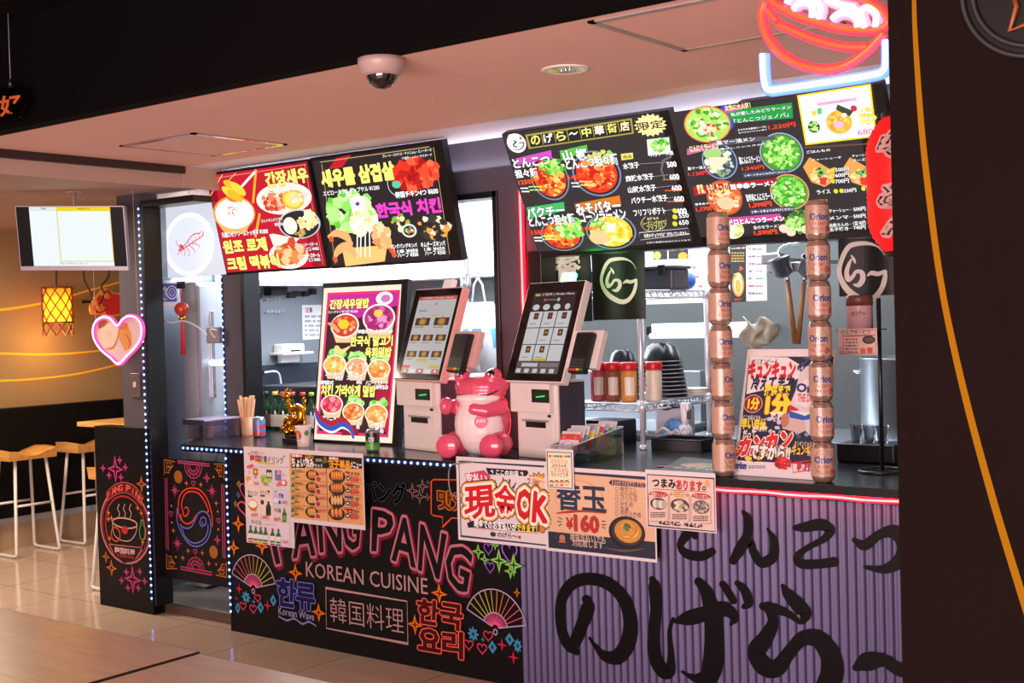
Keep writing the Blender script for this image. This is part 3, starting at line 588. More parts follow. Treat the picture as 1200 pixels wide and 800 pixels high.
def menu_shrimp(A):
    A.rect(205, 800, 742, 48, '#c0142c') if 0 else None
    a, b = A.L(205, 795), A.L(870, 752); c = A.L(52, 152); A.lpoly([a, (b[0], a[1]), (b[0], c[1]), (a[0], c[1])], '#c2162e')
    A.poly([(80, 180), (130, 170), (150, 330), (100, 320)], '#8e0c22'); A.poly([(640, 70), (740, 52), (870, 740), (780, 760)], '#a01028')
    A.line([(78, 172), (735, 72)], 4, '#e89090'); A.line([(725, 70), (850, 742)], 4, '#e89090'); A.line([(85, 300), (175, 140)], 7, '#f0c060'); A.line([(215, 180), (265, 130)], 6, '#f0c060'); A.line([(400, 105), (380, 330)], 22, '#f2a82c'); A.line([(425, 400), (395, 560)], 22, '#f2a82c')
    A.ell(252, 400, 142, 118, '#f09a3c'); A.poly([(125, 440), (380, 430), (330, 530), (190, 530)], '#f6b25e'); A.ell(255, 400, 130, 105, '#fff8f0'); A.scatter(240, 385, 42, 32, ['#d0502c', '#e07040', '#b03018'], 26, 4, 3)
    A.line([(300, 225), (395, 120)], 18, '#dfe4ea'); A.ell(262, 285, 60, 40, '#e8782c')
    for cx, cy, a_ in ((240, 215, -0.7), (280, 235, -0.9), (225, 262, -0.85), (258, 282, -0.8)):
        A.shape([(math.cos(2*PI*i/20), 0.42*math.sin(2*PI*i/20)) for i in range(20)], cx, cy, 66, 62, '#ffb52e' if a_ > -0.85 else '#ffd23c', rot=a_)
    A.ell(585, 300, 188, 108, '#fff6ea'); A.ell(580, 300, 160, 88, '#f6e2c8'); A.scatter(520, 320, 80, 52, ['#f08060', '#e0492c', '#ffc49a', '#c83a20'], 34, 22, 4); A.ell(650, 305, 76, 70, '#f2b93c'); A.ell(650, 305, 58, 52, '#ffdc6a')
    A.ell(690, 470, 142, 100, '#c9ccd0'); A.ell(690, 472, 132, 92, '#26262a'); A.ell(630, 482, 46, 58, '#fdf3dc'); A.scatter(745, 445, 62, 56, ['#f5e2a0', '#e8cf80', '#fff0c0'], 22, 22, 5); A.scatter(700, 530, 36, 22, ['#b08a4a', '#d0a860'], 14, 12, 6)
    A.ell(620, 680, 132, 92, '#f6ece0'); A.poly([(490, 540), (520, 535), (690, 570), (560, 720)], '#efe6da'); A.scatter(630, 665, 92, 70, ['#f08a4a', '#e0632c', '#ffc890', '#f4a860', '#d84a24'], 34, 26, 7)
    A.text('간장새우', 478, 222, 738, 92, Yl, 0.05, '#5a3a08', 0.03)
    A.text('エビジャンセウ2匹 ¥850', 482, 268, 672, 210, Wt, 0.03, '#40080c', 0.03); A.text('4匹 ¥1200', 640, 292, 760, 252, Wt, 0.03, '#40080c', 0.03); A.text('6匹 ¥1700', 645, 330, 762, 288, Wt, 0.03, '#40080c', 0.03)
    A.text('カットキンパフライ', 440, 462, 580, 425, Wt, 0.03, '#40080c', 0.03); A.text('¥500', 530, 485, 582, 458, Wt, 0.03, '#40080c', 0.03)
    A.text('元祖ロゼクリームトッポギ ¥1000', 178, 562, 478, 498, Wt, 0.03, '#40080c', 0.04)
    A.text('원조 로제', 195, 668, 462, 560, Yl, 0.05, '#5a3a08', 0.03); A.text('크림 떡볶이', 222, 780, 548, 672, Yl, 0.05, '#5a3a08', 0.03)
    A.text('ヤンニョムチーズボール', 665, 625, 815, 590, Wt, 0.03, '#40080c', 0.04); A.text('3コ ¥400', 745, 650, 822, 622, Wt, 0.03, '#40080c', 0.04); A.text('ハニーチーズボール', 685, 700, 828, 662, Wt, 0.03, '#40080c', 0.04); A.text('3コ ¥400', 760, 722, 832, 695, Wt, 0.03, '#40080c', 0.04)
display('menu_screen', 'red lit menu screen with a creamy rice cake bowl, first above the counter window', (0, 0.36, 1.876), UA, ((202, 812), (752, 37)), (230, 180, 5.714), menu_shrimp)
def menu_pork(A):
    a, b, c = A.L(125, 785), A.L(812, 738), A.L(25, 165); A.lpoly([a, (b[0], a[1]), (b[0], c[1]), (a[0], c[1])], '#2a2224')
    A.poly([(100, 215), (145, 150), (232, 132), (180, 205)], '#c01a2a'); A.line([(50, 175), (690, 85)], 4, '#c9a86a'); A.line([(715, 88), (810, 715)], 4, '#c9a86a'); A.line([(60, 185), (140, 770)], 4, '#c9a86a')
    A.scatter(235, 470, 130, 120, ['#b8f08a', '#8fe060', '#d8ffb0', '#6cc842'], 60, 34, 3)
    A.poly([(222, 385), (305, 372), (322, 458), (240, 470)], Wt); A.ell(270, 418, 13, 12, '#d8283c'); A.shape([(math.cos(PI+PI*i/10), math.sin(PI+PI*i/10)) for i in range(11)], 270, 418, 13, 12, '#2848a8'); A.line([(232, 465), (240, 540)], 5, '#e0c890')
    A.poly([(180, 680), (445, 660), (430, 755), (200, 785)], '#f2c274'); A.scatter(310, 530, 80, 62, ['#fff8e8', '#ffe9b8', '#fff2d0', '#f6d890'], 40, 26, 5)
    for x in (270, 292, 316, 340): A.line([(x, 560), (x+random.randint(-6, 8), 730)], 9, '#fffaf0')
    A.scatter(415, 610, 45, 70, ['#f0b878', '#ffd8a8', '#e8965a'], 26, 22, 6)
    for P in ([(105, 610, 20), (150, 590, 44), (205, 610, 52), (230, 650, 30)], [(135, 740, 18), (160, 690, 46), (215, 670, 56), (255, 715, 34)], [(470, 690, 12), (445, 640, 40), (420, 600, 34)], [(495, 720, 14), (465, 670, 38), (440, 650, 26)]): A.stroke(P, '#f6b070')
    for x, y in ((118, 625), (142, 745), (485, 715), (470, 690)): A.ell(x, y, 14, 18, '#e0552c')
    A.line(smooth_path([(490, 215), (450, 270), (460, 340), (520, 385)]), 5, '#cfd2d6'); A.scatter(590, 250, 105, 90, ['#e03420', '#c01c14', '#f0603c', '#a81410'], 60, 30, 8); A.scatter(690, 235, 52, 62, ['#e84a2c', '#d0281c', '#f4704a'], 28, 26, 9); A.ell(500, 305, 26, 22, '#58c8a0')
    A.scatter(525, 530, 45, 45, ['#6ab848', '#f0a03c', '#f6e8c0', '#3a3024'], 26, 14, 11); A.ell(575, 575, 44, 40, '#f5f0e8'); A.ell(575, 575, 34, 30, '#2a2c2a'); A.scatter(575, 575, 24, 20, ['#f0a03c', '#e86050', '#7ac050', '#fff0d0'], 12, 9, 12)
    A.scatter(710, 560, 90, 62, ['#e8a048', '#2a2a26', '#f2e4c4', '#c87428', '#3a3630'], 44, 22, 13)
    A.text('새우롤 삼겹살', 72, 322, 476, 172, Yl, 0.06, '#2a2408', 0.03); A.text('エビロールサムギョプサル ¥1200', 76, 372, 398, 305, Wt, 0.02, '#120808', 0.03)
    A.text('プレーン・スパイス・ヤンニョム・スノーチーズ', 422, 148, 706, 92, Wt, 0.02); A.text('蜂蜜醤・ハニーマスタード', 535, 160, 708, 122, Wt, 0.02)
    A.text('韓国チキン4つ ¥600', 500, 385, 742, 322, Wt, 0.03, '#120808', 0.03); A.text('한국식 치킨', 395, 500, 752, 382, '#ff46c8', 0.05, '#4a0838', 0.02)
    A.text('パングパングキンパ', 470, 682, 620, 645, Wt, 0.03); A.text('キムチーズキンパ', 648, 672, 784, 632, Wt, 0.03)
    for x, y in ((510, 708), (512, 732), (668, 696), (672, 720)): A.text('1本 ¥450' if y in (708, 696) else 'ハーフ ¥300', x, y, x+115, y-32, Wt, 0.03)
display('menu_screen', 'black lit menu screen with lettuce pork and a small flag, second above the counter window', (0, 0.36, 1.876), UA, ((118, 799), (762, 42)), (365, 155, 5.0), menu_pork)
def menu_tantan(A):
    # crop (580,120) x4.445
    a, b, c = A.L(222, 778), A.L(1028, 722), A.L(62, 162); A.lpoly([a, (b[0], a[1]), (b[0], c[1]), (a[0], c[1])], '#332e30')
    A.ell(112, 212, 50, 52, Wt); A.ell(85, 185, 16, 20, Wt); A.ell(134, 186, 7, 8, '#e83a4a'); A.stroke([(95, 200, 5), (110, 205, 8), (95, 222, 7), (112, 232, 8)], '#2a2428'); A.stroke([(126, 212, 5), (150, 210, 7), (142, 236, 6), (112, 248, 4), (92, 236, 3)], '#2a2428')
    A.poly([(158, 168), (712, 82), (724, 162), (176, 242)], '#a89a4a'); A.poly([(170, 176), (704, 92), (714, 156), (186, 234)], '#262226')
    for i, ch in enumerate('のげら～中華街店'):
        x, y = 178+i*66.5, 172-i*10.4
        if ch == '～': A.stroke([(x+10, y+28, 5), (x+22, y+18, 8), (x+38, y+24, 8), (x+52, y+12, 5)], '#fffbe0')
        else: A.quadtext(ch, (x+6, y+4), (x+52, y-2), (x+60, y+44), (x+14, y+50), ['#f4e87a', '#fffbe0', '#f4e87a', '#f0e8b0'][i % 4], 0.03)
        if i: A.line([(x-4, y+2), (x+8, y+58)], 3, '#c8ba5c')
    A.shape([(math.cos(2*PI*i/36)*(1 if i % 2 else .8), math.sin(2*PI*i/36)*(1 if i % 2 else .8)) for i in range(36)], 810, 118, 88, 62, '#fff0a0'); A.text('限定', 750, 148, 872, 88, '#3a2a1c', 0.02)
    for cx, cy, rx, ry, g, cols, sd_ in ((285, 395, 100, 118, 0, ['#f27a2c', '#e8431c', '#ffb84a', '#c8241a', '#ffd070'], 2), (530, 370, 128, 122, 0, ['#f2602c', '#e8331c', '#ff984a', '#c81a14', '#ffc060'], 3), (350, 690, 112, 84, 0, ['#f27a2c', '#e8431c', '#ffb84a', '#c8241a'], 4), (605, 670, 132, 96, 0, ['#ffe25a', '#ffd032', '#fff090', '#f4bc2c', '#f8e8b0'], 5)):
        bowl(A, cx, cy, rx, ry, '#7c86a0', cols[1], cols, 90, 17, sd_)
    A.scatter(300, 335, 66, 40, GREENS, 50, 13, 9); A.scatter(550, 285, 70, 32, ['#d8d86a', '#f0e08a', '#8ee05a'], 34, 14, 10); A.scatter(390, 650, 72, 56, GREENS, 70, 15, 11); A.scatter(545, 640, 45, 30, GREENS, 26, 13, 12); A.poly([(582, 632), (632, 625), (630, 668), (586, 672)], '#fff8d8'); A.ell(545, 700, 50, 36, '#f0c890')
    A.poly([(110, 290), (296, 246), (300, 285), (118, 325)], '#d050c0'); A.poly([(340, 250), (482, 218), (486, 250), (350, 300)], '#58c83c'); A.poly([(168, 545), (362, 515), (368, 560), (178, 605)], '#40b860'); A.poly([(418, 525), (652, 482), (662, 535), (430, 575)], '#e07818')
    o = '#1a1214'
    A.text('とんこつ', 106, 340, 280, 272, Wt, 0.04, o, 0.04); A.text('担々麺', 116, 392, 218, 338, Wt, 0.04, o, 0.04); A.text('1250円', 130, 428, 222, 392, '#ff5a28', 0.04)
    A.text('山 椒', 366, 300, 474, 236, Wt, 0.05, o, 0.05); A.text('とんこつ担々麺', 380, 348, 634, 262, Wt, 0.04, o, 0.04); A.text('1460円', 392, 402, 484, 366, '#ff4a20', 0.04)
    A.text('パクチー', 178, 598, 356, 532, Wt, 0.04, o, 0.04); A.text('とんこつ担々麺', 188, 645, 410, 575, Wt, 0.04, o, 0.04); A.text('1580円', 200, 688, 290, 655, '#ff4a20', 0.04)
    A.text('みそバター', 434, 580, 648, 505, Wt, 0.05, o, 0.05); A.text('コーンラーメン', 454, 622, 678, 552, Wt, 0.04, o, 0.04); A.text('1580円', 462, 668, 552, 638, '#ff4a20', 0.04)
    for x, y in ((138, 445), (144, 462), (402, 418), (408, 436), (208, 702), (212, 718)): A.grid(x, y-8, x+38, y+6, 1, 10, Wt); A.grid(x+42, y-16, x+110, y-2, 1, 14, '#c8f08a')
    A.poly([(795, 190), (910, 178), (920, 262), (802, 275)], '#f4f0e0'); A.scatter(862, 222, 45, 36, GREENS, 40, 12, 14); A.poly([(660, 265), (722, 258), (725, 290), (664, 298)], '#f0e070'); A.text('逸品', 672, 290, 714, 268, '#5a4a10', 0.03)
    A.text('パクチー大盛', 818, 282, 930, 248, Wt, 0.03, o, .03)
    for s_, x, y, x1, p in (('水餃子', 676, 345, 750, '500'), ('麻辣水餃子', 690, 410, 826, '600'), ('山椒水餃子', 702, 468, 838, '600'), ('パクチー水餃子', 718, 525, 898, '600'), ('フリフリポテト', 732, 588, 888, '400')):
        A.text(s_, x, y, x1, y-32-(x1-x)*0.1, Wt, 0.03, o, .03); A.text(p, 905+(y-345)*.2, y-10, 945+(y-345)*.22, y-42, Wt, 0.04, o, .03); A.line([(x1+6, y-28), (900+(y-345)*.2, y-38)], 2, '#b0a8a8')
    for y in (600, 636): A.text('550' if y == 600 else '650', 966, y-2, 1010, y-28, Wt, .04)
    for y in (560, 592, 628): A.ell(942, y, 13, 13, '#d8d840')
    for y in (398, 455, 512): A.grid(880+(y-398)*.2, y-6, 965+(y-398)*.2, y+6, 1, 12, '#ff6a3a')
    A.line(smooth_path([(790, 590), (765, 625), (790, 660), (840, 665), (890, 640), (895, 605)]), 3, '#d8d880'); A.text('お好みの', 800, 610, 855, 590, '#e8e890', .02); A.text('シーズニングかけて', 776, 638, 888, 608, '#e8e890', .02); A.text('フリフリ！', 800, 660, 875, 632, '#e8e890', .03)
    A.line([(756, 674), (1010, 650), (1018, 680), (762, 712)], 2.5, '#c8c0c0', True); A.text('当店のギョウザは味が付いていません。', 784, 700, 1010, 664, Wt, .02); A.text('お席ご希望の方はスタッフまで', 796, 730, 1020, 708, Wt, .03)
    A.line([(925, 275), (880, 300), (872, 350), (890, 395)], 12, '#6a666a')
display('menu_screen', 'black lit menu screen of red noodle bowls with a yellow framed title row', (0, 0.36, 1.882), UB, ((232, 782+10), (905, 40)), (580, 120, 4.445), menu_tantan)
def menu_green(A):
    # crop (800,110) x4.706, right third in crop (920,90) x4.21
    A.crop(800, 110, 4.706); a, c = A.L(100, 790), A.L(-15, 95); A.crop(920, 90, 4.21); b = A.L(462, 735); A.lpoly([a, (b[0], a[1]), (b[0], c[1]), (a[0], c[1])], '#332e30')
    A.crop(800, 110, 4.706); o = '#1a1214'
    A.ell(245, 130, 40, 70, '#3a48c0'); bowl(A, 135, 168, 132, 104, '#f0603c', '#b8d860', GREENS+['#d8f0a0', '#f4f8d0'], 110, 14, 2, .95); A.scatter(140, 195, 62, 28, ['#e84a2c', '#fff0d8', '#f6d0c0'], 34, 10, 3)
    bowl(A, 545, 325, 122, 114, '#9aa8c0', '#4a9a34', GREENS, 150, 13, 4, .9); bowl(A, 590, 540, 108, 100, '#e8a060', '#4a9a34', GREENS, 140, 13, 5, .92)
    bowl(A, 205, 370, 98, 102, '#8c9cc8', '#384058', ['#c8d0c8', '#e8e8d8', '#8fb070', '#586078'], 60, 16, 6, .9); A.ell(165, 325, 50, 40, '#a8d080'); A.poly([(148, 350), (250, 345), (256, 362), (190, 415), (155, 410)], '#fbe2c4')
    bowl(A, 232, 570, 98, 98, '#c8604c', '#e8632c', ['#f08a3c', '#ffb070', '#e0452a', '#ffe0b8'], 60, 18, 7, .92); A.ell(240, 600, 48, 36, '#f8c8a0'); A.scatter(215, 535, 42, 26, ['#d8e080', '#f0f0b0'], 24, 10, 8)
    A.scatter(640, 700, 82, 68, ['#5a8a38', '#7ab050', '#3c6a28'], 60, 18, 9); A.ell(560, 740, 26, 24, '#f8d8b8'); A.ell(600, 762, 26, 20, '#f8d8b8'); A.ell(680, 745, 24, 24, '#f8d8b8'); A.scatter(622, 715, 46, 40, ['#b8e888', '#d8f8b0', '#98d860'], 40, 13, 10)
    A.ell(275, 745, 66, 52, '#f4ecc0'); A.scatter(275, 745, 55, 42, ['#b8d870', '#f8f0a8', '#fff8d8', '#e0c060'], 40, 13, 11)
    A.poly([(240, 92), (606, 45), (612, 130), (288, 158)], '#1d9a44'); A.poly([(228, 80), (370, 45), (350, 75), (240, 104)], '#d050a0')
    A.text('女性に大人気！', 240, 92, 372, 42, '#e8f880', .03); A.text('私が愛したみどりラーメン', 272, 122, 598, 58, Wt, .03, o, .03); A.text('「とんこつジェノバ」', 290, 160, 582, 98, Wt, .04, o, .03)
    A.text('まろやかな豚骨スープに', 310, 202, 464, 172, Wt, .03); A.text('爽やかなバジルの香り', 312, 216, 466, 190, Wt, .03); A.text('1,220円', 480, 196, 622, 152, '#ff4a28', .05)
    A.poly([(150, 258), (440, 230), (520, 232), (505, 250), (200, 285)], '#5a5660'); A.text('黒マー油メン', 192, 280, 398, 232, Wt, .04, o, .03); A.text('「焦がしニンニクの醤油」', 200, 308, 510, 262, Wt, .03, o, .03); A.text('黒にんにらラーメン', 320, 385, 428, 335, Wt, .03, o, .03); A.text('1,340円', 334, 422, 450, 388, '#ff4a28', .05)
    A.poly([(334, 432), (580, 412), (586, 438), (340, 460)], '#4a4a68'); A.text('１辛～５辛よりお選びください', 346, 452, 576, 420, Wt, .02)
    A.poly([(28, 300), (190, 262), (200, 290), (28, 335)], '#c86a9a'); A.text('にんにくラーメン', 48, 318, 196, 266, '#f0f0a0', .03); A.text('黒マー油メン', 34, 418, 152, 388, Wt, .03, o, .03); A.text('1,120円', 38, 452, 142, 418, '#ff4a28', .05)
    A.poly([(60, 508), (520, 460), (524, 488), (272, 520), (70, 560)], '#b02030'); A.text('旨辛赤ラーメン', 272, 524, 518, 472, Wt, .05, o, .04); A.text('旨辛赤にんにらラーメン', 360, 590, 512, 536, Wt, .03, o, .03); A.text('1,390円', 374, 625, 490, 588, '#ff4a28', .05)
    A.poly([(374, 635), (616, 614), (622, 640), (380, 660)], '#4a4a68'); A.text('１辛～５辛よりお選びください', 386, 654, 612, 622, Wt, .02); A.text('野菜、もやしたっぷり', 92, 548, 250, 482, '#f0f0a0', .03)
    A.text('旨辛赤ラーメン', 76, 612, 204, 588, Wt, .03, o, .03); A.text('1,170円', 82, 646, 182, 612, '#ff4a28', .05)
    A.poly([(200, 700), (240, 680), (540, 655), (560, 690), (210, 725)], '#c84a9a'); A.text('ドロドロとんこつラーメン', 204, 722, 560, 668, Wt, .05, o, .04); A.text('全のせラーメン', 396, 742, 545, 712, Wt, .03, o, .03); A.text('1,590円', 402, 776, 520, 742, '#ff4a28', .05)
    A.crop(920, 90, 4.21)
    A.poly([(62, 88), (426, 30), (456, 292), (104, 334)], '#f0d838'); A.poly([(72, 96), (418, 40), (446, 284), (112, 324)], '#fffdf6')
    A.text('キッズラーメンセット', 92, 125, 418, 72, '#f0a8d0', .02); A.poly([(160, 125), (356, 96), (358, 112), (164, 142)], '#f4b8e0'); A.text('お子さまだけの特別セット', 168, 138, 352, 104, '#c860a8', .02)
    A.ell(270, 222, 76, 68, '#f0e4f0'); A.ell(270, 220, 64, 58, '#f4b43c'); A.scatter(268, 220, 54, 46, ['#f8c858', '#f0a030', '#fbd880'], 40, 12, 3); A.ell(268, 232, 25, 18, '#f8b8d8'); A.poly([(262, 132), (342, 165), (322, 192), (254, 158)], '#3c4a2c'); A.ell(343, 152, 16, 16, '#c83050'); A.ell(295, 185, 14, 10, '#fff4e0')
    A.ell(146, 243, 30, 30, '#26301c'); A.scatter(146, 243, 24, 22, GREENS, 22, 9, 4); A.scatter(410, 190, 42, 42, ['#f4e080', '#f8eca8', '#ecd060'], 40, 12, 5); A.poly([(162, 152), (185, 148), (186, 178), (166, 182)], '#58c868'); A.poly([(136, 165), (158, 162), (158, 186), (138, 188)], '#f0d040'); A.text('680', 366, 285, 436, 248, '#f060a8', .01)
    A.line([(100, 345), (430, 325)], 8, '#6a4a3a'); A.text('ごはんもの', 112, 374, 226, 348, Wt, .03)
    for cx, s_, k in ((185, 'チャーシュー丼', 0), (385, 'チャーシューチーズ丼', 1)):
        bx = cx-90
        A.poly([(cx-92, 440), (cx-60, 392), (cx+40, 450), (cx+68, 440), (cx+60, 510), (cx+15, 538), (cx-50, 515)], '#f2a050'); A.scatter(cx, 480, 48, 34, ['#f8c878', '#f4a850', '#ffe0a8'], 26, 15, 6+k); A.poly([(cx-12, 492), (cx+28, 490), (cx+20, 530), (cx-5, 525)], '#e03838'); A.scatter(cx-5, 465, 30, 18, ['#5aa850', '#384c30', '#88c868'], 20, 9, 8+k)
    A.text('チャーシュー丼', 138, 410, 284, 385, Wt, .03, o, .04); A.text('チャーシュー', 338, 392, 430, 370, Wt, .03, o, .04); A.text('チーズ丼', 342, 415, 420, 392, Wt, .03, o, .04)
    for p, y in (('500円', 465), ('600円', 492), ('700円', 522)): A.text(p, 256, y, 318, y-28, Wt, .05, o, .04); A.ell(242, y-12, 10, 10, '#d0d038')
    A.text('ライス', 165, 574, 226, 548, Wt, .03); A.ell(256, 558, 11, 11, '#d8d840'); A.ell(284, 556, 11, 11, '#d8d840'); A.text('230円', 298, 566, 354, 542, Wt, .04); A.ell(392, 545, 11, 11, '#d8d840'); A.text('25', 408, 556, 432, 532, Wt, .04)
    A.poly([(145, 604), (212, 598), (216, 622), (148, 630)], '#f0e070'); A.text('逸品', 162, 626, 200, 606, '#5a4a10', .03)
    for s_, p, y in (('チャーシュー', '500円', 665), ('メンマ', '500円', 700), ('当店さんの', '1皿 90円', 735), ('玉子焼き', '740円', 756)): A.text(s_, 226, y, 316, y-24, Wt, .03); A.text(p, 346, y-8, 400, y-32, Wt, .04); A.line([(318, y-14), (342, y-18)], 2, '#a8a0a0')
display('menu_screen', 'black lit menu screen of green onion noodles beside the red lantern', (0, 0.36, 1.882), UB, ((826-920+5, 778-20), (478-2, 30)), (920, 90, 4.21), menu_green)
# --- tall lit advertising panel on the counter
P0 = aZ(366.5, 516.5, 0.972); TLp = onplane(378.5, 333, P0, X); UT = (TLp-P0).normalized()
def promo(A):
    a, b, c = A.L(432, 782), A.L(788, 798), A.L(488, 72); d = A.L(842, 52); A.lpoly([(a[0], a[1]+0.005), (d[0], a[1]+0.005), (d[0], d[1]), (a[0], d[1])], '#f8dcc8')
    A.crop(260, 320, 4.0)
    A.poly([(496, 92), (836, 78), (780, 770), (444, 752)], '#e0306c'); A.poly([(505, 104), (826, 90), (772, 755), (455, 738)], '#3a2226'); A.poly([(505, 104), (826, 90), (822, 150), (640, 210), (500, 160)], '#c02a94')
    A.poly([(760, 280), (806, 280), (776, 745), (700, 740)], '#a81c38'); A.poly([(600, 560), (560, 760), (640, 760), (660, 560)], '#8c1830')
    o = '#3a2a08'
    A.ell(762, 118, 40, 32, '#f8e8f4'); A.ell(768, 118, 22, 18, '#d070b0'); A.text('간장새우덮밥', 506, 168, 690, 118, Yl, .05, o, .04)
    def cup(cx, cy, r, cols, sd_, leaf=False, kraft='#f0c494'):
        if leaf: A.scatter(cx+6, cy-r*0.85, r*0.7, r*0.5, ['#98e070', '#70c850', '#c0f090'], 30, r*0.24, sd_+50)
        A.poly([(cx-r, cy), (cx+r, cy), (cx+r*0.72, cy+r*1.2), (cx-r*0.62, cy+r*1.2)], kraft); A.ell(cx, cy, r, r*0.88, '#fff4e4'); A.ell(cx, cy, r*0.9, r*0.78, cols[0]); A.scatter(cx, cy, r*0.76, r*0.62, cols, 40, r*0.2, sd_)
    cup(576, 246, 66, ['#c8402c', '#f08a5a', '#e0603c', '#ffb890'], 1); A.ell(572, 240, 24, 22, '#ffc828'); A.stroke([(500, 235, 8), (520, 245, 22), (545, 270, 18)], '#f4a070')
    cup(736, 210, 76, ['#b83478', '#d060a0', '#e890c0', '#a02868'], 2); A.ell(734, 188, 20, 18, '#ffc850')
    cup(530, 430, 54, ['#f0b85a', '#ffd890', '#e8983c', '#fff0c0'], 3, True); A.stroke([(540, 350, 24), (560, 370, 26), (600, 345, 8)], '#f4d080')
    cup(634, 440, 52, ['#f0a878', '#f8c8a8', '#e88a58', '#fff0e0'], 4, True); cup(738, 450, 54, ['#f0984a', '#f8b878', '#e07a34', '#ffe0b0'], 5, True)
    cup(518, 615, 52, ['#e0405a', '#f07080', '#c82844', '#ff98a0'], 6); cup(620, 650, 52, ['#e8843c', '#f4a860', '#d0602a', '#ffd098'], 7, True); cup(728, 660, 54, ['#f0984a', '#f8b878', '#e8843c', '#ffd8a0'], 8, True)
    A.text('カンジャンセウ丼 ¥1200', 504, 190, 642, 172, Wt, .03, o, .04); A.text('韓国式ユッケ丼 ¥1350', 642, 284, 806, 262, Wt, .03, o, .04)
    A.text('한국식 말고기', 606, 342, 806, 294, Yl, .05, o, .04); A.text('육회덮밥', 676, 394, 800, 348, Yl, .05, o, .04); A.text('치킨 가라아게 덮밥', 470, 574, 726, 528, Yl, .05, o, .04)
    for s_, x, y, x1 in (('スノーチーズ', 490, 482, 572), ('スパイス', 590, 500, 662), ('ハニーマスタード', 680, 524, 784), ('ヤンニョム', 474, 690, 560), ('プレーン', 590, 710, 652), ('蜂蜜醤', 700, 730, 764)): A.text(s_, x, y, x1, y-20, Wt, .03, o, .05); A.text('¥950', x+46, y+20, x1, y+2, Wt, .03, o, .05)
    A.text('韓国式', 470, 522, 530, 504, Wt, .03, o, .05)
    for c, off in (('#f4f0f4', 18), ('#26305c', 0), ('#b0202c', -16), ('#3a50b0', 8)): A.stroke([(442, 640+off, 10), (465, 690+off, 20), (520, 720+off, 24), (570, 700+off, 22), (610, 730+off*.4, 20), (622, 770, 12)], c)
t = display('advertising_panel', 'tall lit advertising panel of rice cups leaning on the black counter', P0, UT, ((425, 789), (872, 26)), (260, 320, 4.0), promo, th=0.03, cat='advertising screen', rods=False)
